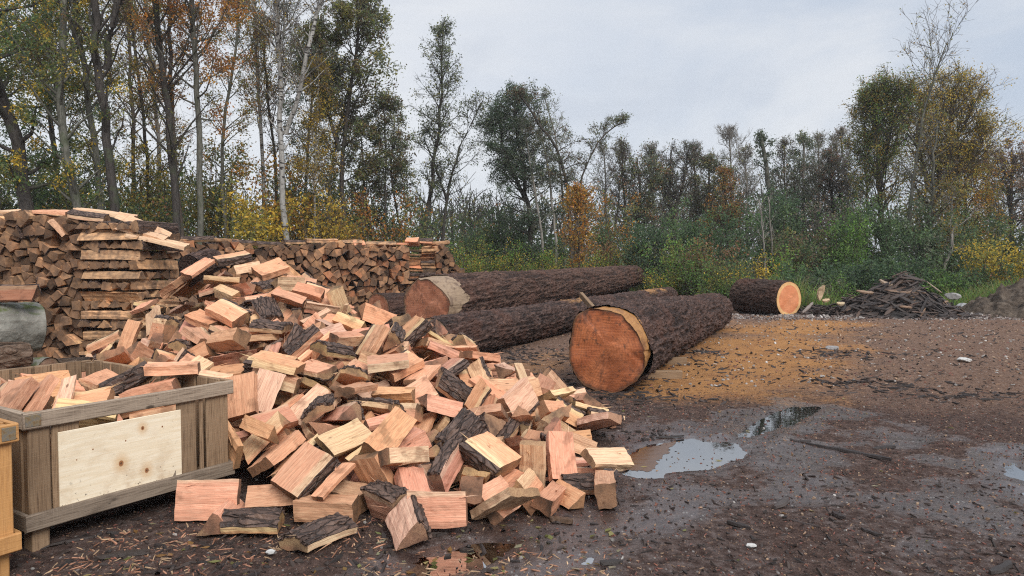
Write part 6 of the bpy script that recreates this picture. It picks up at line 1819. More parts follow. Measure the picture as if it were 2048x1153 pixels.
def bush(name, label, px, ytop, hw, Y, cols, seed, leaves=5000, ls=.075, bark=None, group=None, cat='bush', nst=16, fan=34, dens=.10, n2=7):
    rs = np.random.RandomState(seed); Y = 29.3 + (Y - 22) * .55 if 890 < px < 1300 and Y < 30 else Y; top = P(px, ytop, Y); base = np.array([top[0], Y, 0.]); H = top[2]; hwm = hw * Y / 1450
    t = thing(name, label, cat, base.tolist(), group); a = rs.uniform(0, 6.28, nst); rr = hwm * .45 * np.sqrt(rs.rand(nst))
    S = np.stack([np.cos(a) * rr, np.sin(a) * rr * .7, np.zeros(nst)], 1); tilt = np.arctan2(hwm * .75, H) * rs.uniform(.2, 1.1, nst)
    D = np.stack([np.cos(a) * np.sin(tilt), np.sin(a) * np.sin(tilt), np.cos(tilt)], 1); L = H * rs.uniform(.65, 1.06, nst) / np.cos(np.clip(tilt, 0, 1))
    L = np.minimum(L, H * 1.3); st = grow(rs, S, D, L, 7, .10, .0); wood = [tubes(st, np.linspace(.016, .005, 8)[None] * np.ones((nst, 1)) * (.7 + H / 5), 5)]
    idx = np.repeat(np.arange(nst), n2); tt = rs.uniform(.12, 1, len(idx)); S2, d2 = along(st, idx, tt)
    sb = grow(rs, S2, side_dirs(rs, d2, 48), np.minimum(hwm * .8, H * .35) * rs.uniform(.4, 1, len(idx)) * (1.15 - .6 * tt), 4, .16, .02); wood.append(tubes(sb, np.linspace(.007, .004, 5)[None] * np.ones((len(sb), 1)), 3))
    i3 = np.repeat(np.arange(len(sb)), 3); t3 = rs.uniform(.2, 1, len(i3)); S3, d3 = along(sb, i3, t3); tw = grow(rs, S3, side_dirs(rs, d3, 45), np.full(len(i3), .18 + .05 * H), 2, .2, .0)
    V, F = join(wood); link('stems', np_mesh('stems', V, F, [bark or T_BROWN], smooth=True), t)
    n1 = int(leaves * .4); q1, _ = along(sb, (i1 := rs.randint(0, len(sb), n1)), rs.uniform(.2, 1, n1)); n2_ = leaves - n1; q2, _ = along(tw, (i2 := rs.randint(0, len(tw), n2_)), rs.uniform(.2, 1, n2_))
    p = np.concatenate([q1, q2]) + rs.normal(0, dens, (leaves, 3)); c = np.concatenate([i1, i3[i2]]); p[:, 2] = np.maximum(p[:, 2], .04)
    LV, LF, LC = leaf_quads(rs, p, ls, cols, c); link('leaves', np_mesh('leaves', LV, LF, [M_LEAF], tint=LC), t); return t
GL, GC, GR, GB = 'tall trees behind the firewood stacks', 'trees in the middle gap', 'trees along the far treeline', 'bushes at the edge of the yard'
# --- left: tall trunks behind the stacks
tree('tall_tree', 'dark leaning trunk at the far left edge with olive leaves', [[(52, 430), (22, 330), (4, 230), (-20, 90), (-30, -80)]], 20, 30.6, 15.3, T_DARK, mixp(OLIVE, GREEN, YELLOW[:1]), 1, .25, 30, 2.6, 20, n2=6, leaves=14400, ls=0.070, clumpy=.3, group=GL, prof='up')
tree('tall_tree', 'grey-green slim trunk, left one of the two beside the dark forked tree', [[(163, 420), (134, 270), (121, 166), (110, 0), (104, -110)]], 20, 18.7, 11.0, T_GREY, mixp(OLIVE, YELLOW[:1], GREEN), 2, .25, 26, 2.0, 45, n2=5, leaves=6720, ls=0.066, clumpy=.35, group=GL)
tree('tall_tree', 'grey-green slim trunk, right one of the two beside the dark forked tree', [[(193, 420), (169, 250), (154, 104), (144, 0), (140, -100)], [(158, 130), (120, 20), (95, -60)]], 21, 13.6, 9.3, T_GREY, mixp(OLIVE, YELLOW[:1]), 3, .3, 24, 2.0, 48, n2=5, leaves=5120, ls=0.066, clumpy=.4, group=GL)
tree('tall_tree', 'dark trunk forking high up, behind the crib tower', [[(222, 420), (204, 270), (189, 137), (179, 0), (175, -100)], [(196, 133), (212, 60), (232, -10), (240, -60)]], 20, 19.6, 12.8, T_DARK, mixp(BROWN, OLIVE), 4, .4, 22, 1.8, 40, n2=4, leaves=2560, ls=0.061, clumpy=.5, group=GL)
tree('tall_tree', 'dark straight trunk left of the orange-brown tree', [[(352, 472), (333, 229), (320, 104), (312, 0), (308, -100)]], 22, 16.1, 10.2, T_DARK, mixp(BROWN, GOLD, OLIVE), 5, .35, 30, 2.6, 48, n2=5, leaves=2880, ls=0.057, clumpy=.5, group=GL, wob=.09)
tree('tall_tree', 'thin dark stem hugging the straight trunk left of the orange-brown tree', [[(364, 474), (350, 291), (343, 83), (341, -60)]], 22.8, 10, 6, T_BROWN, mixp(GOLD, OLIVE, BROWN), 6, .45, 22, 2.2, 50, n2=5, leaves=1920, ls=0.057, clumpy=.5, group=GL, wob=.09)
tree('tall_tree', 'orange-brown leaved tree with a grey trunk left of the birch', [[(404, 478), (400, 146), (393, 42), (391, -80)]], 22.5, 12.8, 8.5, T_GREY, mixp(ORANGE, ORANGE, RUST), 7, .55, 34, 2.5, 22, n2=6, leaves=12000, ls=0.066, clumpy=.3, group=GL)
tree('birch_tree', 'white forked birch, the brightest trunk above the back stack', [[(574, 482), (570, 297), (564, 170), (557, 64), (555, -60)], [(572, 270), (604, 191), (621, 106), (640, 15), (660, -50)]], 23.5, 12.8, 6.8, T_BIRCH, mixp(GREYG, BROWN, YELLOW[:1]), 8, .45, 34, 2.0, 50, n2=6, n3=4, leaves=4160, ls=0.049, clumpy=.3, group=GL, droop=.06)
tree('birch_tree', 'thin pale birch between the orange-brown tree and the forked birch', [[(532, 470), (525, 300), (517, 191), (510, 106), (502, -60)]], 27, 7.6, 6.0, T_BIRCH, mixp(OLDG, GREYG, GOLD), 9, .4, 26, 2.2, 48, n2=5, leaves=3520, ls=0.053, clumpy=.4, group=GL)
tree('birch_tree', 'slender yellow-leaved birch just right of the forked birch', [[(629, 484), (625, 382), (629, 255), (634, 130)]], 24.5, 5.5, 2.5, T_BIRCH, mixp(GOLD, YELLOW, OLIVE[:1]), 10, .22, 46, 1.15, 35, n2=5, leaves=8320, ls=0.045, clumpy=.1, group=GL)
tree('oak_tree', 'dark brown-leaved oak, tallest crown at the edge of the open sky', [[(690, 486), (676, 330), (700, 190), (724, 70), (716, 0)], [(676, 300), (640, 190), (650, 80)]], 26, 11.9, 4.2, T_DARK, mixp(BROWN, OLIVE, GREYG, OLDG), 11, .38, 40, 2.0, 18, n2=6, n3=5, leaves=17600, ls=0.082, clumpy=.35, group=GL)
tree('alder_tree', 'green-brown tree with thin multiple stems right of the oak', [[(775, 486), (774, 330), (764, 205)], [(742, 480), (728, 330), (715, 240)], [(800, 470), (783, 330), (788, 240)]], 27.5, 6.0, 2.5, T_DARK, mixp(OLDG, GREYG, BROWN), 12, .25, 30, 1.3, 25, n2=6, n3=4, leaves=15200, ls=0.070, clumpy=.3, group=GL)
tree('tall_tree', 'pale grey trunk far behind the straight dark trunk', [[(322, 470), (306, 160), (298, 0), (296, -60)]], 31, 9, 6, T_PALE, mixp(RUST, GOLD), 13, .4, 26, 2.4, 45, n2=5, leaves=3840, ls=0.061, clumpy=.4, group=GL)
tree('tall_tree', 'leafy olive tree mostly outside the left edge', [[(-60, 440), (-50, 200), (-30, -60)]], 23, 18.7, 10.2, T_DARK, mixp(OLIVE, GREEN, YELLOW[:1]), 14, .2, 36, 3.2, 15, n2=6, leaves=16000, ls=0.074, clumpy=.25, group=GL, prof='up')
tree('tall_tree', 'green-leaved tree filling the gap behind the grey-green twin trunks', [[(110, 440), (95, 250), (70, 60), (60, -60)]], 27, 11.9, 6.8, T_DARK, mixp(GREEN, OLIVE, DKGREEN), 15, .15, 40, 2.6, 15, n2=6, leaves=16000, ls=0.078, clumpy=.25, group=GL)
tree('tall_tree', 'sparse brown tree behind the gap right of the forked dark trunk', [[(262, 470), (268, 250), (255, 120), (250, -40)]], 29, 9, 5, T_BROWN, mixp(BROWN, GOLD, OLIVE), 16, .2, 36, 2.4, 35, n2=6, leaves=6720, ls=0.066, clumpy=.4, group=GL)
tree('tall_tree', 'bushy grey-green tree between the birch and the oak', [[(606, 486), (612, 300), (622, 150), (626, 60)]], 30, 7.6, 3.4, T_DARK, mixp(GREYG, DKGREEN, BROWN), 17, .25, 40, 1.7, 25, n2=6, leaves=11200, ls=0.070, clumpy=.3, group=GL)
for k, (lb, tr, Y, w, cols) in enumerate([('thin pole tree left of the grey-green twin trunks', [(146, 430), (128, 250), (96, 100), (80, -60)], 23, 9, mixp(OLIVE, GOLD)), ('thin dark pole tree between the forked trunk and the straight dark trunk', [(300, 470), (290, 250), (276, 100), (268, -60)], 26, 8, mixp(GOLD, BROWN)), ('slim gold-leaved tree just right of the orange-brown tree', [(455, 480), (452, 280), (462, 120), (470, -20)], 25, 8, mixp(GOLD, OLIVE, ORANGE[:1])), ('thin dark tree behind the forked birch base', [(548, 480), (545, 330), (536, 200), (530, 60)], 27, 7, mixp(RUST, GOLD, GREYG)), ('thin leaning stem left of the oak', [(660, 486), (664, 340), (684, 220), (705, 140)], 27, 7, mixp(OLDG, BROWN))]):
    tree('slim_tree', lb, [tr], Y, w, w * .55, T_DARK if k % 2 else T_GREY, cols, 60 + k, .25, 34, 1.7, 38, n2=6, n3=4, leaves=5200, ls=.066, clumpy=.35, group=GL)
for i, (lb, px, yt, hw, Y, cols, n, ls) in enumerate([
    ('olive-green understorey bush behind the left stack, at the edge', 20, 315, 95, 24, mixp(OLIVE, GREEN), 6500, .10),
    ('dark green understorey bush behind the twin grey trunks', 120, 330, 85, 25, mixp(GREEN, DKGREEN, OLIVE[:1]), 6500, .10),
    ('yellow-green bush glowing behind the forked dark trunk', 250, 300, 75, 25.5, mixp(OLIVE, YELLOW, GREEN[:1]), 5200, .095),
    ('golden-green bush behind the straight dark trunk', 330, 330, 60, 25, mixp(OLIVE, GOLD, GREEN), 4600, .09),
    ('olive maple bush left of the yellow maple', 430, 285, 55, 26, mixp(OLIVE, GOLD, GREEN), 5200, .095),
    ('bright yellow maple bush on the left of the forked birch base', 500, 395, 58, 23.2, mixp(YELLOW, YELLOW, OLIVE), 4600, .095),
    ('golden bush at the left of the birch trunk, taller one', 535, 315, 52, 25.5, mixp(GOLD, ORANGE, OLIVE), 5200, .095),
    ('dark ivy-green thicket right behind the birch trunk', 612, 350, 55, 27.5, mixp(DKGREEN, GREEN), 6500, .09),
    ('pale yellow bush below the slender birch', 655, 396, 42, 24, mixp(YELLOW, GOLD), 3400, .08),
    ('orange-brown bush above the right part of the back stack', 735, 395, 55, 25.5, mixp(ORANGE, RUST, OLIVE), 3800, .09),
    ('olive thicket below the oak', 700, 330, 60, 28.5, mixp(OLDG, OLIVE, GREEN), 6000, .095),
    ('dark thicket below the thin-stemmed tree', 785, 380, 50, 29, mixp(DKGREEN, OLDG), 4600, .09),
    ('low green bush at the right end of the back stack', 820, 435, 45, 26, mixp(GREEN, OLIVE), 3400, .085),
    ('green shrub behind the tall left stack', 180, 375, 60, 22.5, mixp(GREEN, OLIVE), 4000, .09),
    ('dark undergrowth shrub behind the crib tower', 290, 390, 60, 23.5, mixp(OLIVE, DKGREEN, RUST[:1]), 4200, .09)]):
    bush('understorey_bush', lb, px, yt, hw, Y, cols, 100 + i, n, ls, group='understorey behind the stacks', nst=18, dens=.16)
# --- centre
tree('alder_tree', 'tall slim alder standing alone against the open sky', [[(846, 490), (866, 352), (880, 241), (884, 131), (888, 50)]], 30, 11, 2, T_DARK, mixp(GREYG, GREYG, OLDG), 20, .30, 54, 1.35, 32, n2=6, n3=4, leaves=4200, ls=.075, clumpy=.35, group=GC, prof='oval')
tree('alder_tree', 'smaller sparse alder leaning right of the tall slim alder', [[(882, 492), (906, 330), (937, 263), (966, 204)], [(893, 400), (870, 330), (850, 280)]], 30.5, 8, 2, T_DARK, mixp(GREYG, OLDG), 21, .35, 30, 1.5, 25, n2=5, n3=3, leaves=1700, ls=.07, clumpy=.4, group=GC)
tree('willow_tree', 'dense dark drooping tree in the middle gap', [[(1062, 480), (1048, 360), (1032, 260), (1030, 185)], [(1050, 400), (1005, 300), (1000, 230)]], 32, 12, 4, T_DARK, mixp(DKGREEN, GREYG, DKGREEN), 22, .12, 70, 2.1, 14, n2=7, n3=5, leaves=26000, ls=.065, clumpy=.2, droop=.10, group=GC)
tree('leaning_tree', 'dark bare trunk leaning left over the drooping tree', [[(1143, 480), (1141, 396), (1119, 303), (1065, 232), (1035, 184)]], 31, 10, 3, T_DARK, mixp(GREYG, BROWN), 23, .45, 24, 1.2, 20, n2=5, n3=4, leaves=1900, ls=.07, clumpy=.3, droop=.12, group=GC)
tree('slim_tree', 'pale slim stem on the right of the drooping tree, left of a pair', [[(1085, 480), (1070, 390), (1056, 300), (1050, 250)]], 31, 6, 3, T_PALE, mixp(GREYG), 24, .4, 18, .9, 35, n2=5, leaves=1300, ls=.07, group=GC)
tree('slim_tree', 'pale slim stem on the right of the drooping tree, right of a pair', [[(1112, 480), (1102, 370), (1085, 280), (1078, 230)]], 31.4, 6, 3, T_PALE, mixp(GREYG, OLDG), 25, .4, 18, .9, 35, n2=5, leaves=1300, ls=.07, group=GC)
tree('slim_tree', 'wispy pale-topped tree right of the drooping tree', [[(1130, 470), (1120, 330), (1108, 250), (1088, 190)]], 33, 6, 2, T_PALE, mixp(GREYG, OLIVE[:1]), 26, .4, 34, 1.1, 30, n2=6, n3=4, leaves=1500, ls=.06, clumpy=.2, group=GC)
tree('arching_tree', 'feathery tree arching over to the right', [[(1150, 480), (1160, 365), (1189, 294), (1222, 248), (1250, 246)]], 32, 6, 2, T_BROWN, mixp(GREYG, OLDG), 27, .35, 40, 1.0, 25, n2=6, n3=5, leaves=2400, ls=.06, droop=.13, group=GC)
tree('young_tree', 'small orange-leaved tree in the middle of the treeline', [[(1158, 530), (1156, 450), (1154, 382)]], 26, 5, 2, T_BROWN, mixp(ORANGE, GOLD, RUST[:1]), 28, .2, 34, .85, 25, n2=6, leaves=3000, ls=.075, clumpy=.15, group=GC)
# --- right
tree('treeline_tree', 'grey brushy bare tree just right of the arching tree', [[(1215, 480), (1212, 380), (1208, 305)], [(1230, 470), (1240, 380), (1246, 310)]], 38, 6, 2, T_PALE, mixp(GREYG, MAUVE), 30, .12, 44, 1.5, 55, n2=7, n3=4, leaves=2418, ls=0.064, group=GR)
tree('treeline_tree', 'dark green-grey tree left of the mauve-topped tree', [[(1275, 480), (1280, 390), (1272, 318)]], 37, 9, 3, T_DARK, mixp(GREYG, OLDG, RUST[:1]), 31, .12, 40, 1.6, 25, n2=6, leaves=6045, ls=0.080, clumpy=.2, group=GR)
tree('treeline_tree', 'mauve-topped spreading tree in the middle of the right treeline', [[(1345, 480), (1340, 390), (1344, 300)], [(1348, 420), (1372, 340), (1378, 300)], [(1342, 420), (1310, 340), (1305, 310)]], 38, 9, 3, T_DARK, mixp(MAUVE, GREYG), 32, .12, 40, 1.5, 30, n2=7, n3=4, leaves=4464, ls=0.072, clumpy=.3, group=GR)
tree('treeline_tree', 'green-brown round tree left of the bare-topped tree', [[(1420, 480), (1418, 400), (1416, 325)]], 38, 8, 3, T_DARK, mixp(OLDG, GREYG, BROWN), 33, .12, 44, 1.6, 22, n2=6, leaves=6510, ls=0.080, clumpy=.2, group=GR)
tree('bare_tree', 'bare pale-twigged treetop above an orange tree', [[(1460, 480), (1460, 380), (1458, 268)]], 40, 6, 2, T_PALE, mixp(GREYG), 34, .45, 44, 1.5, 45, n2=7, n3=5, leaves=0, group=GR)
tree('treeline_tree', 'orange-leaved tree below the bare treetop', [[(1450, 490), (1452, 420), (1450, 345)]], 36, 7, 3, T_DARK, mixp(ORANGE, RUST, OLIVE), 35, .12, 34, 1.2, 18, n2=6, leaves=3906, ls=0.072, clumpy=.3, group=GR)
tree('broken_tree', 'leaning snapped trunk wrapped in ivy', [[(1552, 500), (1545, 400), (1535, 330), (1519, 271)]], 34, 11, 7, T_GREY, mixp(GREYG, DKGREEN), 36, .2, 30, .7, 25, n2=5, leaves=2600, ls=.08, group=GR)
tree('treeline_tree', 'pale twiggy green tree right of the snapped trunk', [[(1610, 490), (1606, 380), (1604, 285)]], 38, 8, 3, T_PALE, mixp(GREYG, OLDG, DKGREEN), 37, .12, 46, 1.6, 28, n2=7, n3=4, leaves=6045, ls=0.076, clumpy=.2, group=GR)
tree('treeline_tree', 'mauve-brown tree left of the big golden tree', [[(1668, 490), (1662, 390), (1658, 310)]], 36, 8, 3, T_DARK, mixp(MAUVE, RUST[:1], GREYG), 38, .12, 46, 1.6, 25, n2=7, n3=4, leaves=5208, ls=0.076, clumpy=.2, group=GR)
tree('bare_tree', 'thin grey bare tree between the mauve tree and the big golden tree', [[(1700, 480), (1696, 360), (1690, 262)]], 35, 6, 2, T_PALE, mixp(MAUVE), 39, .35, 36, 1.2, 45, n2=7, n3=4, leaves=900, ls=.07, group=GR)
for k, (lb, px, yt) in enumerate([('bare twiggy tree between the arching tree and the dark green-grey tree', 1245, 292), ('bare twiggy tree left of the mauve-topped tree', 1305, 300), ('bare twiggy tree right of the mauve-topped tree', 1392, 298), ('bare twiggy tree right of the bare pale treetop', 1495, 305), ('bare twiggy tree just right of the snapped trunk', 1572, 290), ('bare twiggy tree left of the mauve-brown tree', 1636, 278), ('bare twiggy tree right of the mauve-brown tree', 1680, 285), ('bare twiggy tree at the right flank of the golden trees', 1985, 330)]):
    tree('bare_tree', lb, [[(px + 4, 480), (px + 2, 390), (px - 2, yt)]], 37 + k % 3, 6, 2, T_PALE if k % 2 else T_BROWN, mixp(MAUVE, GREYG, OLIVE[:1]), 80 + k, .22, 46, 1.5, 50, n2=7, n3=4, leaves=1300, ls=.07, group=GR, wob=.10)
tree('ivy_tree', 'tall tree thick with green ivy, left half of the big right clump', [[(1772, 520), (1768, 380), (1762, 260), (1758, 180)], [(1768, 330), (1790, 250), (1795, 190)]], 31, 14, 4, T_DARK, mixp(OLIVE, OLIVE, BRIGHT[:2], GREEN[:2], GOLD), 40, .10, 80, 2.3, 38, n2=6, n3=4, leaves=15500, ls=.066, clumpy=.38, spread=.11, prof='oval', wob=.18, group=GR)
tree('golden_tree', 'big golden-leaved tree at the right, tallest leafy crown', [[(1850, 525), (1878, 380), (1895, 270), (1905, 175)], [(1872, 360), (1925, 270), (1945, 200)], [(1868, 380), (1840, 270), (1838, 200)], [(1878, 400), (1945, 330), (1965, 280)]], 32, 12, 4, T_BROWN, mixp(GOLD, YELLOW, YELLOW, OLIVE), 41, .14, 76, 2.9, 36, n2=6, n3=4, leaves=22000, ls=.064, clumpy=.38, spread=.11, wob=.18, group=GR)
tree('birch_tree', 'olive-gold feathery birch on the left flank of the ivy-clad tree', [[(1725, 515), (1728, 380), (1732, 280), (1738, 200)]], 31.5, 8, 2, T_GREY, mixp(OLIVE, GOLD, GREEN), 49, .14, 56, 1.3, 40, n2=6, n3=4, leaves=11000, ls=.06, clumpy=.2, spread=.11, group=GR)
tree('bare_tree', 'bare-topped sapling with a pale stem in front of the golden tree', [[(1812, 526), (1820, 370), (1848, 225), (1872, 150), (1896, 85)]], 29, 9, 2, T_GREY, mixp(GOLD, OLIVE), 42, .35, 32, 2.2, 48, n2=5, n3=3, leaves=500, ls=.07, up=.07, wob=.08, group=GR, prof='up')
tree('leaning_tree', 'crooked dark stem leaning right in front of the golden tree', [[(1845, 535), (1855, 470), (1870, 400), (1858, 320), (1866, 240)]], 28.5, 10, 3, T_GREY, mixp(GOLD, OLIVE), 43, .4, 20, 1.4, 35, n2=5, leaves=700, ls=.07, group=GR)
tree('slim_tree', 'pale leaning stem low in the right clump', [[(1880, 540), (1905, 440), (1918, 370)]], 28, 8, 4, T_PALE, mixp(GOLD, OLIVE), 44, .4, 18, 1.0, 35, n2=5, leaves=1200, ls=.07, group=GR)
tree('golden_tree', 'smaller golden tree at the right flank of the big golden tree', [[(1945, 530), (1940, 420), (1935, 310)]], 33, 8, 3, T_DARK, mixp(GOLD, ORANGE, OLIVE), 45, .14, 50, 1.7, 35, n2=6, leaves=15000, ls=.068, clumpy=.15, spread=.13, group=GR)
tree('treeline_tree', 'dark russet tree at the right edge of the photo', [[(2030, 510), (2026, 400), (2022, 300)]], 36, 11, 4, T_DARK, mixp(RUST, BROWN, MAUVE), 46, .2, 46, 2.0, 20, n2=7, leaves=8370, ls=0.080, clumpy=.15, group=GR)
tree('treeline_tree', 'second russet tree mostly beyond the right edge', [[(2100, 510), (2095, 400), (2090, 320)]], 38, 10, 4, T_DARK, mixp(BROWN, GREYG), 47, .2, 40, 2.0, 20, n2=6, leaves=6510, ls=0.080, clumpy=.2, group=GR)
tree('bare_tree', 'small dead white sapling before the green thicket', [[(1528, 520), (1518, 450), (1512, 400)], [(1545, 510), (1534, 430), (1530, 395)]], 27, 5, 2, T_PALE, mixp(GREYG), 48, .3, 16, .7, 45, n2=3, n3=0, leaves=0, group=GR)
for i, (lb, px, yt, hw, Y, cols, n, ls) in enumerate([
    ('green shrub right of the tall alder base', 925, 425, 60, 29, mixp(GREEN, OLDG), 5200, .09), ('dark green shrub under the drooping tree', 1010, 430, 60, 29, mixp(DKGREEN, GREEN), 5600, .09),
    ('bright green bush right of the drooping tree base', 1098, 448, 48, 27.5, mixp(BLUEGREEN, GREEN), 4200, .085), ('rusty low bush below the orange young tree', 1215, 485, 60, 26, mixp(RUST, BROWN, OLIVE), 3600, .08),
    ('green bush right of the orange young tree', 1235, 440, 55, 29, mixp(GREEN, BLUEGREEN), 4600, .09), ('orange-tinged bush behind the green bushes', 1225, 395, 45, 33, mixp(ORANGE, OLIVE, GREYG), 3400, .095),
    ('dark blue-green bush left of the big holly-green bush', 1310, 445, 60, 28.5, mixp(BLUEGREEN, DKGREEN), 5600, .085), ('big blue-green bush in the middle of the right treeline', 1428, 415, 72, 28, mixp(BLUEGREEN, BLUEGREEN, GREEN), 8500, .085),
    ('yellow-green bush between the two blue-green bushes', 1362, 470, 34, 26, mixp(BRIGHT, OLIVE), 2600, .08), ('brown twiggy bush before the big blue-green bush', 1408, 492, 45, 25.5, mixp(RUST, BROWN, OLDG), 2800, .075),
    ('green thicket around the snapped trunk', 1545, 370, 62, 31, mixp(GREEN, BLUEGREEN, DKGREEN), 7500, .09), ('brown-green brush right of the snapped trunk', 1595, 455, 48, 27, mixp(OLDG, BROWN, GREEN), 4200, .08),
    ('bright fern-green bush left of the pale sapling stem', 1690, 425, 52, 26.5, mixp(BRIGHT, GREEN), 4800, .085), ('dark thicket behind the fern-green bush', 1650, 400, 60, 31, mixp(DKGREEN, MAUVE, GREEN), 5600, .09),
    ('blue-green bush at the foot of the ivy tree', 1758, 400, 58, 27.5, mixp(BLUEGREEN, GREEN), 6000, .085), ('blue-green bush at the foot of the golden tree', 1840, 405, 60, 28.3, mixp(BLUEGREEN, GREEN, GREYG), 6500, .085),
    ('olive-green bush right of the golden tree foot', 1915, 430, 52, 28.5, mixp(GREEN, BLUEGREEN, OLIVE), 5000, .085), ('yellow shrub near the right edge, left one of two', 1972, 478, 30, 25, mixp(YELLOW, YELLOW, OLIVE), 2000, .085),
    ('yellow shrub at the right edge, right one of two', 2035, 482, 36, 25, mixp(YELLOW, OLIVE), 2400, .085), ('dark bush below the russet tree', 2010, 425, 60, 31, mixp(DKGREEN, OLIVE, GREEN), 5200, .09),
    ('goldenrod clump left of the thickest log\'s far end', 955, 490, 38, 24, mixp(YELLOW, OLIVE, BRIGHT, BRIGHT), 2600, .055), ('goldenrod clump behind the thickest log, middle one', 1035, 497, 45, 24, mixp(YELLOW, OLIVE, BRIGHT, BRIGHT), 3000, .055),
    ('goldenrod clump behind the thickest log, right one', 1105, 497, 35, 24, mixp(YELLOW, OLIVE, BRIGHT, BRIGHT), 2400, .055), ('tall goldenrod behind the far end of the thickest log', 1265, 476, 34, 24, mixp(YELLOW, YELLOW, OLIVE), 2400, .06),
    ('little yellow sapling before the brown brush', 1527, 512, 14, 24, mixp(YELLOW), 600, .07), ('small bright green shrub right of the yellow sapling', 1572, 505, 20, 25, mixp(BRIGHT), 1000, .07),
    ('dark bramble mound behind the log round', 1600, 545, 75, 23.5, mixp(DKGREEN, GREEN, BLUEGREEN), 4600, .075), ('broad bramble mound behind the bark heap, left one', 1700, 532, 75, 24, mixp(DKGREEN, BLUEGREEN, GREEN), 5200, .075),
    ('broad bramble mound behind the bark heap, right one', 1800, 530, 75, 24, mixp(DKGREEN, BLUEGREEN, GREEN), 5200, .075), ('bright green bramble right of the bark heap', 1890, 548, 58, 23.5, mixp(BRIGHT, GREEN, GREEN), 4200, .075),
    ('dark bramble beside the soil mound', 1965, 540, 55, 24.5, mixp(GREEN, DKGREEN, RUST[:1]), 3600, .075), ('bright weed clump left of the goldenrod behind the back stack end', 935, 512, 45, 23, mixp(YELLOW, OLIVE, BRIGHT, BRIGHT), 2600, .05), ('grassy green weed clump above the middle of the thickest log', 1080, 515, 55, 22.6, mixp(YELLOW, OLIVE, BRIGHT, BRIGHT), 3000, .05), ('light green weed clump behind the far end of the thickest log', 1190, 508, 50, 22.8, mixp(YELLOW, OLIVE, BRIGHT, BRIGHT), 3000, .05),
    ('light green bush behind the far end of the nearest log', 1390, 520, 42, 25, mixp(BRIGHT, GREEN), 2600, .06), ('low yellowish weed bush right of the middle log far end', 1330, 540, 40, 25.5, mixp(YELLOW, OLIVE, BRIGHT, BRIGHT), 2400, .05), ('low green weed clump left of the log round', 1470, 560, 36, 22.6, mixp(BRIGHT, GREEN), 2000, .05), ('low bright weed clump above the nearest log far end', 1425, 565, 36, 23.3, mixp(BRIGHT, OLIVE, GREEN), 2000, .05),
    ('low weed clump right of the log round', 1665, 560, 40, 22.8, mixp(BRIGHT, GREEN), 2000, .05), ('yellow-green weed bush left of the log round', 1455, 530, 40, 23.5, mixp(OLIVE, YELLOW[:1], GREEN), 2400, .06)]):
    bush('bush', lb, px, yt, hw, Y, cols, 200 + i, n, ls, group=GB, nst=16 if yt < 500 else 22, dens=.13 if yt < 500 else .08)
# --- the far wood behind everything
def far_woods():
    rs = np.random.RandomState(9); P_, C_, wood = [], [], []
    def patch(x0, x1, ytop, n, cols, Y0, Y1, lines):
        k = 34
        for j in range(k):
            px = rs.uniform(x0, x1); Y = rs.uniform(Y0, Y1); yt = np.interp(px, [a for a, _ in ytop], [b for _, b in ytop]) + rs.uniform(-8, 30); top = P(px, yt, Y); r = rs.uniform(1.4, 2.6)
            for _ in range(5):
                c = np.array([top[0] + rs.normal(0, 1.0), Y, rs.uniform(.3, max(.6, top[2] - r * .5))]); m = int(n / k / 5)
                q = rs.normal(0, 1, (m, 3)); q /= np.linalg.norm(q, axis=1, keepdims=True); q *= (rs.rand(m, 1) ** .4) * r * np.array([.8, .8, .9]); P_.append(c + q); C_.append(np.array(cols)[rs.randint(0, len(cols), m)] * rs.uniform(.7, 1.2))
            L = np.stack([[top[0], Y, -.1], [top[0] + rs.normal(0, .2), Y, top[2] * .55], [top[0] + rs.normal(0, .5), Y, top[2]]]); wood.append(tubes(smooth_line(L, 5, rs, .04)[None], np.linspace(.13, .03, 6)[None], 5))
            S = np.repeat(L[1:2], 14, 0) + np.array([0, 0, 1.]) * rs.uniform(0, 1, (14, 1)) * (top[2] * .4); D = rs.normal(0, 1, (14, 3)); D[:, 2] = 1.2
            wood.append(tubes(grow(rs, S, D, rs.uniform(1, 2.2, 14), 4, .12, .05), np.linspace(.03, .012, 5)[None] * np.ones((14, 1)), 3))
    patch(-250, 850, [(-250, 330), (250, 345), (600, 360), (800, 395), (850, 420)], 26000, mixp(OLDG, GREYG, DKGREEN, OLIVE), 36, 46, 1)
    patch(820, 1180, [(820, 420), (930, 385), (1060, 405), (1180, 400)], 14000, mixp(GREYG, RUST[:1], DKGREEN, OLDG), 42, 54, 1)
    patch(1160, 2300, [(1160, 390), (1250, 345), (1310, 318), (1350, 350), (1420, 330), (1480, 368), (1530, 345), (1620, 312), (1700, 345), (1980, 370), (2050, 330), (2300, 330)], 46000, mixp(GREYG, MAUVE, OLDG, DKGREEN, GREYG, RUST[:1]), 44, 58, 1)
    p = np.concatenate(P_); c = np.concatenate(C_); p[:, 2] = np.maximum(p[:, 2], .1); V, F, C = leaf_quads(rs, p, .17, c[:1], None); c4 = c * rs.uniform(.75, 1.25, (len(c), 1))
    o = link('far_woods', np_mesh('far_woods', V, F, [M_LEAF], tint=c4), kind='stuff', label='dim distant woodland behind the nearer trees'); V, F = join(wood)
    link('far_branches', np_mesh('far_branches', V, F, [T_DARK], smooth=True), o)
far_woods()
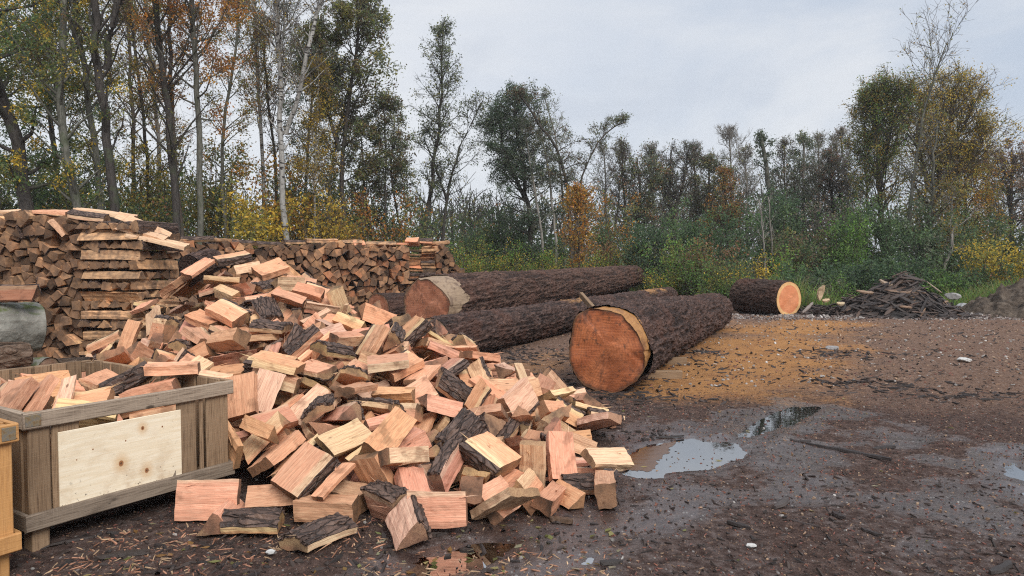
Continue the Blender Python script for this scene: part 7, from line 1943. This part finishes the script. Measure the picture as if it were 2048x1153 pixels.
def grass():
    rs = np.random.RandomState(4); n = 34000
    x = rs.uniform(-6, 24, n); y = yard_edge(x) - .1 + 6 * rs.rand(n) ** 1.5; h = rs.uniform(.2, .75, n) * (1 + .8 * np.clip(vnoise(x * .5, y * .5, seed=3), -.5, 1)); a = rs.uniform(0, 6.28, n); ln = rs.normal(0, .35, (n, 2)) * h[:, None]
    w = rs.uniform(.008, .016, n); b = np.stack([x, y, np.full(n, -.02)], 1); d = np.stack([np.cos(a) * w, np.sin(a) * w, np.zeros(n)], 1); mid = b + np.stack([ln[:, 0] * .35, ln[:, 1] * .35, h * .65], 1); tip = b + np.stack([ln[:, 0], ln[:, 1], h], 1)
    V = np.stack([b - d, b + d, mid + d * .7, mid - d * .7, tip + d * .1, tip - d * .1], 1).reshape(-1, 3); I = np.arange(n)[:, None] * 6
    F = np.concatenate([I + [0, 1, 2, 3], I + [3, 2, 4, 5]], 1).reshape(-1, 4)
    pal = np.array(mixp(GREEN, OLIVE, BRIGHT, BRIGHT, [(.16, .13, .06), (.11, .085, .045)])); c = np.repeat(pal[rs.randint(0, len(pal), n)] * rs.uniform(.8, 1.3, (n, 1)), 2, 0)
    link('grass', np_mesh('grass', V, F, [M_LEAF], tint=c), kind='stuff', label='rough grass along the far edge of the yard')
    # weeds with whitish seed heads
    n = 420; x = rs.uniform(4.5, 10.2, n); y = yard_edge(x) + rs.uniform(.3, 3.0, n); h = rs.uniform(.55, 1.05, n); keep = vnoise(x * .6, y * .6, seed=12) > -.25; x, y, h = x[keep], y[keep], h[keep]; n = len(x)
    st = grow(rs, np.stack([x, y, np.zeros(n)], 1), np.stack([rs.normal(0, .12, n), rs.normal(0, .12, n), np.ones(n)], 1), h, 4, .06, 0); V1, F1 = tubes(st, np.full((n, 5), .006), 3)
    m = 22; idx = np.repeat(np.arange(n), m); tt = rs.uniform(.1, .85, len(idx)); q, _ = along(st, idx, tt); q += rs.normal(0, .05, q.shape); LV, LF, LC = leaf_quads(rs, q, .07, mixp(OLIVE, GREEN, [(.10, .075, .04)]), None, .2, 1.8)
    m = 24; idx = np.repeat(np.arange(n), m); q, _ = along(st, idx, rs.uniform(.86, 1, len(idx))); q += rs.normal(0, .045, q.shape); SV, SF, SC = leaf_quads(rs, q, .034, [(.36, .33, .28), (.28, .25, .2), (.2, .17, .12)], None)
    V, F = join([(V1, F1), (LV, LF), (SV, SF)]); C = np.concatenate([np.tile([.05, .05, .02], (len(F1), 1)), LC, SC])
    link('weeds', np_mesh('weeds', V, F, [M_LEAF], tint=C), kind='stuff', label='dry weeds with whitish fluffy seed heads behind the logs')
grass()
# ------------------------------------------------------------------ ground litter and heaps
def mat_tint(name, rough=.7, bmp=.5, scale=30, spec=.35):
    t = NT(name); c = t.attr('tint', 'Color'); o = t.obj(); n = t.noise(o, scale, 5, .65)
    col = t.mix(t.mr(n, .3, .7, 0, .45), c, (.02, .016, .014)); return t.done(t.bsdf(col, rough, t.bump(n, bmp, .01), spec))
M_CHIP = mat_tint('wood_chip'); M_STONE = mat_tint('pale_stone', .8, .6, 20); M_STRIP = mat_tint('bark_strip', .6, .8, 40)
def chips(rs, pts, sx, sy, sz, cols, tilt=.3, z0=0.):
    """little irregular slivers lying on the ground"""
    n = len(pts); a = rs.uniform(0, 6.28, n); L = sx * rs.uniform(.5, 1.4, n); W = sy * rs.uniform(.5, 1.4, n); T = sz * rs.uniform(.5, 1.3, n)
    ex = np.stack([np.cos(a), np.sin(a), rs.normal(0, tilt, n)], 1); ey = np.stack([-np.sin(a), np.cos(a), rs.normal(0, tilt, n)], 1); ez = np.cross(ex, ey)
    cor = np.array([(-.5, -.35), (.1, -.5), (.5, -.1), (.35, .4), (-.2, .5), (-.55, .15)])[None] * rs.uniform(.7, 1.25, (n, 6, 1))
    bot = pts[:, None] + cor[:, :, :1] * L[:, None, None] * ex[:, None] + cor[:, :, 1:] * W[:, None, None] * ey[:, None]; topv = bot * 1.0 + (ez * T[:, None])[:, None]
    topv = pts[:, None] + (topv - pts[:, None]) * np.array([.86, .86, 1])
    V = np.concatenate([bot, topv], 1).reshape(-1, 3); V[:, 2] += z0; I = np.arange(n)[:, None] * 12; F = []
    for k in range(6): F.append(I + [k, (k + 1) % 6, 6 + (k + 1) % 6, 6 + k])
    F += [I + [6, 7, 8, 9], I + [6, 9, 10, 11]]
    F = np.stack(F, 1).reshape(-1, 4); c = np.array(cols); C = np.repeat(c[rs.randint(0, len(c), n)] * rs.uniform(.7, 1.3, (n, 1)), 8, 0); return V, F, C
def in_heap(x, y): return (np.abs(x + 1.9) < 2.4) & (y > 4.6) & (y < 9.5) & (y > 4.2 + .6 * np.abs(x + .8))
DARKC = [(.022, .016, .015), (.035, .024, .021), (.05, .034, .028)]; TANC = [(.30, .19, .12), (.24, .14, .085), (.36, .25, .17)]; REDC = [(.22, .085, .055), (.16, .06, .045)]; PALEC = [(.42, .39, .36), (.33, .31, .29)]
def litter():
    rs = np.random.RandomState(17); L = []
    def spread(n, fy, sx, sy, sz, cols, x0, x1, y0, y1, clus=0.):
        y = y0 + (y1 - y0) * rs.rand(n) ** fy; x = rs.uniform(x0, x1, n)
        if clus: k = vnoise(x * clus, y * clus, seed=n) > .05; x, y = x[k], y[k]
        z = ground_h(x, y); k = (z > -.0185) | (rs.rand(len(z)) < .25); x, y, z = x[k], y[k], np.maximum(z[k], -.0195); L.append(chips(rs, np.stack([x, y, z - .001], 1), sx, sy, sz, cols))
    spread(15000, 1.5, .022, .008, .005, DARKC + TANC[:1] + REDC, -3.6, 6, 2.6, 9)
    spread(5500, 1.6, .012, .007, .005, [(.16, .10, .065), (.12, .07, .045)] + REDC + TANC[:1], -3.6, 7, 2.6, 10)
    spread(5600, 1.4, .05, .012, .008, DARKC, -3, 9, 3, 12, .9)
    spread(350, 1.3, .022, .015, .010, PALEC + TANC, -3, 10, 2.8, 13)
    spread(4200, 1.0, .04, .025, .012, DARKC + REDC + TANC + TANC, -3, 14, 9, 20.5)
    spread(900, 1.0, .09, .022, .010, DARKC, 1, 14, 8, 20, .45)
    spread(700, 1.0, .045, .035, .016, PALEC, 2, 15, 9, 21)
    spread(300, 1.0, .18, .03, .012, DARKC, 2.5, 11, 8.5, 17, .5)
    spread(700, 1.0, .09, .03, .015, DARKC, -1.2, 3.0, 9, 14, .8)
    spread(1500, 1.0, .06, .007, .004, [(.42, .21, .13), (.45, .30, .18), (.30, .14, .08)], -2.4, .5, 3.6, 5.4, .9)
    spread(1300, 1.0, .07, .022, .010, DARKC, -2.6, 1.5, 3.5, 6.8, .7)
    for px, py, n_, sx_, sy_ in ((1690, 708, 70, .45, .3), (1740, 768, 80, .45, .2), (1400, 706, 30, .3, .2), (1240, 796, 90, .5, .25), (1130, 775, 120, .5, .4), (1060, 720, 90, .5, .5), (1950, 790, 60, .6, .25)):
        q = G(px, py); x = q[0] + rs.normal(0, sx_, n_); y = q[1] + rs.normal(0, sy_, n_); L.append(chips(rs, np.stack([x, y, ground_h(x, y)], 1), .15, .03, .014, DARKC, .12))
    V, F = join([(v, f) for v, f, c in L]); link('litter', np_mesh('litter', V, F, [M_CHIP], tint=np.concatenate([c for *_, c in L])), kind='stuff', label='bark crumbs, chips and small stones trodden into the mud')
    # fallen leaves
    n = 260; y = 2.7 + 5.5 * rs.rand(n) ** 1.3; x = rs.uniform(-2.4, 4.5, n); m = rs.rand(n) < .6; x[m] = rs.uniform(-2.2, .6, m.sum()); y[m] = rs.uniform(3.0, 4.4, m.sum())
    z = np.maximum(ground_h(x, y), -.0185) + .006; q = np.stack([x, y, z], 1); rs2 = np.random.RandomState(3); V, F, C = leaf_quads(rs2, q, .050, [(.36, .30, .13), (.24, .24, .09), (.30, .17, .06), (.16, .15, .05), (.38, .34, .22)], None, 0)
    V = V.reshape(-1, 4, 3); V[:, :, 2] = z[:, None] + (V[:, :, 2] - z[:, None]) * .22; link('fallen_leaves', np_mesh('fallen_leaves', V.reshape(-1, 3), F, [M_LEAF], tint=C), kind='stuff', label='small yellowish leaves fallen on the mud')
    # white rubble along the back of the yard
    n = 2600; x = rs.uniform(7.2, 17.5, n); y = 20.1 + .55 * rs.normal(0, 1, n) * .6 + .02 * x; q = np.stack([x, y, np.full(n, .0)], 1); V, F, C = chips(rs, q, .10, .08, .055, [(.30, .27, .25), (.38, .35, .33), (.22, .18, .16), (.27, .20, .17)])
    n2 = 1400; x = rs.uniform(3.5, 16, n2); y = rs.uniform(18.8, 20.8, n2); V2, F2, C2 = chips(rs, np.stack([x, y, np.zeros(n2)], 1), .07, .05, .03, [(.30, .27, .25), (.22, .18, .16), (.12, .08, .07)]); V, F = join([(V, F), (V2, F2)])
    link('rubble', np_mesh('rubble', V, F, [M_STONE], tint=np.concatenate([C, C2])), kind='stuff', label='pale broken stones along the back edge of the yard')
litter()
def strip_mesh(L, W, T, rng, tint, n=7, bw=.08):
    V, F = [], []; bow, side = rng.uniform(-bw, bw) * L, rng.uniform(-.06, .06) * L
    for i in range(n + 1):
        t = i / n; q = 4 * t * (1 - t); w = W * (.35 + .65 * q ** .4) * rng.uniform(.8, 1.2); x = (t - .5) * L
        for (a, b) in ((-.5, -.2), (.1, -.5), (.5, -.1), (.3, .5), (-.35, .45)): V.append((x, a * w + side * q, b * T * rng.uniform(.8, 1.3) + bow * q))
    for i in range(n):
        for j in range(5): a, c = i * 5 + j, i * 5 + (j + 1) % 5; F.append((a, c, c + 5, a + 5))
    F.append((4, 3, 2, 1, 0)); F.append(tuple(range(n * 5, n * 5 + 5))); return np.array(V), F
def tinted(name, V, F, mat, tint):
    me = py_mesh(name, V, F, [mat]); a = me.attributes.new('tint', 'FLOAT_COLOR', 'POINT'); c = np.ones((len(V), 4), np.float32); c[:, :3] = tint; a.data.foreach_set('color', c.ravel()); return me
def bark_heap():
    rng = random.Random(61); ctr = P(1800, 612, 20.3); hh = lambda x, y: (1.12 + .14 * math.sin(x * 3.1 + 1) + .08 * math.sin(x * 7.3)) * max(0, 1 - math.sqrt(((x + .12) / 1.9) ** 2 + (y / 1.15) ** 2)) ** .85
    AV, AF, AC, b = [], [], [], 0; shown = []
    for i in range(640):
        while True:
            x, y = rng.uniform(-2.0, 2.0), rng.uniform(-1.2, 1.0)
            if (x / 1.95) ** 2 + (y / 1.2) ** 2 < 1: break
        z = hh(x, y) + rng.uniform(-.16, .05); L, W, T = rng.uniform(.25, .8), rng.uniform(.035, .11), rng.uniform(.015, .04)
        e = .05; gx, gy = (hh(x + e, y) - hh(x - e, y)) / (2 * e), (hh(x, y + e) - hh(x, y - e)) / (2 * e); a = rng.uniform(-.6, .6) + (math.pi if rng.random() < .5 else 0)
        d = np.array([math.cos(a), math.sin(a), 0]); d[2] = d[0] * gx * .8 + d[1] * gy * .8 + rng.gauss(0, .25); nrm = np.array([-gx + rng.gauss(0, .5), -gy + rng.gauss(0, .5), 1.])
        r = rng.random(); tint = np.array(rng.choice(DARKC) if r < .80 else ((.075, .045, .032) if r < .93 else (.20, .125, .08))) * rng.uniform(.8, 1.5)
        V, F = strip_mesh(L, W, T, rng, tint); M = frame_to(d, nrm); c = np.array([ctr[0] + x, ctr[1] + y, max(.02, z)])
        if y < .25 and z > hh(x, y) - .05 and len(shown) < 72 and L > .42 and rng.random() < .7: shown.append((V, F, M, c, tint, x)); continue
        AV.extend(xf(V, M, c)); AF.extend([[k + b for k in f] for f in F]); b += len(V); AC.extend([tint] * len(V))
    # dark underlayer and the thin scatter towards the log round
    for i in range(170):
        x, y = rng.uniform(-3.15, -1.6), rng.uniform(-.5, .7); z = .28 * max(0, 1 - ((x + 2.3) / .95) ** 2) * max(0, 1 - (y / .9) ** 2) * rng.uniform(.2, 1) + .02; a = rng.uniform(0, 6.28)
        tint = np.array(rng.choice(DARKC)) * rng.uniform(.8, 1.6); V, F = strip_mesh(rng.uniform(.15, .5), rng.uniform(.03, .09), .025, rng, tint); M = frame_to((math.cos(a), math.sin(a), rng.gauss(0, .25)), (rng.gauss(0, .4), rng.gauss(0, .4), 1)); AV.extend(xf(V, M, np.array([ctr[0] + x, ctr[1] + y, z]))); AF.extend([[k + b for k in f] for f in F]); b += len(V); AC.extend([tint] * len(V))
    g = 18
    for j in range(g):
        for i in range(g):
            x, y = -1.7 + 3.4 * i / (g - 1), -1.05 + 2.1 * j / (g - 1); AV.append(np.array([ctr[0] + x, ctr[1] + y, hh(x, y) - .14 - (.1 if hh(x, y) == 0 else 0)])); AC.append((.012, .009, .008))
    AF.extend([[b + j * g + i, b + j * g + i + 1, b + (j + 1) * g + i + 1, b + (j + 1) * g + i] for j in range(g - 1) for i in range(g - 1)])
    link('bark_debris', tinted('bark_debris', AV, AF, M_STRIP, AC), kind='stuff', label='heap of dark bark strips beside the log round')
    for (V, F, M, c, tint, x) in shown:
        o = link('bark_strip', tinted('bark_strip', V, F, M_STRIP, [tint] * len(V)), None, None, 'dark curled strip of bark lying on the bark heap' if tint[0] < .13 else 'pale brown strip of bark lying on the bark heap', 'bark strip', 'dark strips on the bark heap' if tint[0] < .13 else 'pale strips on the bark heap')
        Mx = Matrix(M.tolist()).to_4x4(); Mx.translation = c.tolist(); o.matrix_world = Mx
    for (p, q, Y, W, lb, tint) in (((1639, 600), (1648, 572), 20.2, .17, 'pale upright splinter of wood right of the log round', (.46, .33, .2)), ((1760, 561), (1787, 570), 20.2, .12, 'pale slab end sticking out at the top of the bark heap', (.34, .25, .18)),
                                   ((1714, 582), (1745, 586), 19.8, .10, 'pale brown slab at the left shoulder of the bark heap', (.26, .17, .11)), ((1606, 625), (1625, 606), 19.4, .10, 'grey splinter leaning at the foot of the log round', (.28, .24, .22)),
                                   ((1645, 602), (1658, 600), 19.9, .12, 'cream offcut beside the log round', (.5, .36, .22)), ((1674, 607), (1688, 607), 19.9, .13, 'cream offcut left of the bark heap', (.52, .40, .25)), ((1855, 565), (1882, 585), 20.0, .05, 'pale lath lying on the right slope of the bark heap', (.34, .26, .2))):
        a, c = P(*p, Y), P(*q, Y); V, F = strip_mesh(np.linalg.norm(c - a) * 1.1, W, W * .5, rng, tint); o = link('wood_splinter', tinted('wood_splinter', V, F, M_STRIP, [tint] * len(V)), None, None, lb, 'splinter'); Mx = Matrix(frame_to(c - a, (.1, -.6, .6)).tolist()).to_4x4(); Mx.translation = ((a + c) / 2).tolist(); o.matrix_world = Mx
bark_heap()
def mound():
    t = NT('grey_brown_soil'); p = t.pos(); n = t.noise(p, 5, 7, .68); v = t.voro(p, 7); col = t.ramp(n, [(.3, (.028, .021, .016)), (.5, (.085, .065, .050)), (.7, (.16, .128, .10))]); m = t.done(t.bsdf(col, .95, t.bump(t.math('ADD', n, t.math('MULTIPLY', v, -.6)), 1.0, .12), .2))
    c = P(2070, 610, 20.6); g = 90; X, Y = np.meshgrid(np.linspace(-2.6, 3.4, g), np.linspace(-1.5, 2.2, g)); r = np.sqrt((X / np.where(X < 0, 2.15, 3.2)) ** 2 + (Y / 1.5) ** 2)
    Z = 1.0 * np.clip(1 - r, 0, 1) ** .8 + (.20 * fbm(X * 3, Y * 3, octv=4, seed=9) + .05 * np.abs(vnoise(X * 9, Y * 9, seed=5))) * sstep(1.1, .6, r) - .06 * sstep(.9, 1.05, r); I = np.arange(g * g).reshape(g, g)
    link('soil_mound', np_mesh('soil_mound', np.stack([X + c[0], Y + c[1], Z], -1).reshape(-1, 3), np.stack([I[:-1, :-1], I[:-1, 1:], I[1:, 1:], I[1:, :-1]], -1).reshape(-1, 4), [m], smooth=True), kind='structure')
mound()
def stone(name, lb, c, s, seed, tint):
    rs = np.random.RandomState(seed); k, m = 18, 12; V, F = [], []; V.append((0, 0, -1)); 
    for j in range(1, m):
        for i in range(k): ph, la = 2 * math.pi * i / k, math.pi * (j / m - .5); V.append((math.cos(ph) * math.cos(la), math.sin(ph) * math.cos(la), math.sin(la)))
    V.append((0, 0, 1)); V = np.array(V); d = 1 + .22 * fbm(V[:, 0] * 1.5 + seed, V[:, 1] * 1.5, V[:, 2] * 1.5, 4, seed); V = V * d[:, None]
    for _ in range(7): n = rs.normal(0, 1, 3); n /= np.linalg.norm(n); h = V @ n; V = V - np.outer(np.maximum(h - .72, 0), n)
    V *= np.array(s)
    for i in range(k): F.append((0, 1 + (i + 1) % k, 1 + i)); F.append((len(V) - 1, 1 + (m - 2) * k + i, 1 + (m - 2) * k + (i + 1) % k))
    for j in range(m - 2):
        for i in range(k): a, b = 1 + j * k + i, 1 + j * k + (i + 1) % k; F.append((a, b, b + k, a + k))
    link(name, tinted(name, V, F, M_STONE, [tint] * len(V)), None, c, lb, 'stone')
q = G(1942, 629); stone('boulder', 'pale grey boulder between the bark heap and the soil mound', (q[0], q[1] + .3, .12), (.30, .24, .19), 3, (.36, .36, .37))
q = G(1905, 600); stone('boulder', 'light chunk of stone on the right slope of the bark heap', (P(1908, 592, 20.4)[0], 20.5, .55), (.22, .16, .12), 5, (.33, .32, .31))
for i, (px, py, lb, s) in enumerate(((1840, 634, 'white stone at the foot of the bark heap', .09), (1625, 627, 'white stone right of the log round', .08), (1928, 722, 'white flat stone lying alone in the right of the yard', .11), (1664, 700, 'grey flat stone at the rim of the sawdust', .14), (541, 1107, 'white plastic-like chip on the mud before the pile', .03), (1502, 1094, 'white pebble in the mud at the bottom right', .03))):
    q = G(px, py); stone('stone', lb, (q[0], q[1], .02 if s > .05 else .006), (s, s * .8, s * .4), 11 + i, (.55, .54, .52) if i != 3 else (.3, .29, .29))
def bark_bits():
    rng = random.Random(71)
    for (p, q, W, lb, tint) in (((1612, 890), (1783, 922), .055, 'long dark bark strip lying in the wet mud right of the puddle', (.024, .017, .016)), ((1745, 897), (1790, 893), .05, 'short dark bark strip right of the long one', (.024, .017, .016)), ((1665, 1030), (1690, 1042), .05, 'dark bark chunk in the lower right mud, upper one', (.03, .02, .018)), ((1550, 1020), (1575, 1002), .05, 'grey bark flake standing in the mud right of centre', (.075, .06, .055)),
                                ((1455, 1045), (1500, 1058), .045, 'dark bark flake low in the middle of the mud', (.028, .02, .018)), ((1575, 1045), (1640, 1060), .02, 'thin twig lying in the lower right mud', (.05, .034, .03)), ((1722, 1062), (1762, 1076), .03, 'thin dark stick right of the twig', (.028, .02, .018)), ((1980, 1148), (2020, 1128), .05, 'dark bark flake in the bottom right corner', (.035, .028, .026)), ((1200, 1127), (1245, 1125), .05, 'dark wet flake at the bottom by the small puddle', (.03, .024, .022)),
                                ((1312, 876), (1368, 872), .03, 'thin dark stick at the back rim of the puddle', (.02, .015, .014)), ((1580, 885), (1622, 887), .03, 'dark stick above the long bark strip', (.026, .018, .017)), ((100, 1098), (190, 1080), .035, 'dark stick under the front rail of the grey crate', (.03, .02, .017)), ((190, 1120), (300, 1108), .05, 'dark bark strip on the mud before the grey crate', (.035, .024, .02)), ((1100, 1040), (1145, 1046), .06, 'splintered bark piece at the right foot of the pile', (.10, .055, .03)),
                                ((1370, 706), (1440, 702), .10, 'dark bark flake on the sawdust right of the nearest log', (.022, .016, .015)), ((1235, 1005), (1250, 1003), .02, 'small dark chip on the mud', (.03, .02, .02))):
        a, b = G(*p), G(*q); n = 3 if W > .12 else 1
        V, F = strip_mesh(np.linalg.norm(b - a), W, min(.03, W * .5), rng, tint, 7, .0); c = (a + b) / 2; c[2] = float(ground_h(np.array([c[0]]), np.array([c[1]]))[0]) + min(.012, W * .2); o = link('bark_piece', tinted('bark_piece', V, F, M_STRIP, [tint] * len(V)), None, None, lb, 'bark piece'); Mx = Matrix(frame_to(b - a).tolist()).to_4x4(); Mx.translation = c.tolist(); o.matrix_world = Mx
bark_bits()
# ------------------------------------------------------------------ camera
cd = bpy.data.cameras.new('camera'); cam = bpy.data.objects.new('camera', cd); COL.objects.link(cam)
cam.location = CAM.tolist(); cam.rotation_euler = (R(90) - PITCH, 0, 0)
cd.sensor_width = 36; cd.lens = 36 * FPX / 2048; cd.clip_end = 3000; cd.clip_start = .05
scene.camera = cam
scene.render.resolution_x, scene.render.resolution_y = 1024, 576
vs = scene.view_settings; vs.view_transform = 'Standard'; vs.look = 'None'; vs.exposure = EXPOSURE; vs.gamma = 1
cy = scene.cycles; cy.max_bounces = 6; cy.diffuse_bounces = 3; cy.glossy_bounces = 3; cy.transparent_max_bounces = 6; cy.transmission_bounces = 4
cy.use_denoising = False; cy.filter_width = 1.15; cy.caustics_reflective = False; cy.caustics_refractive = False
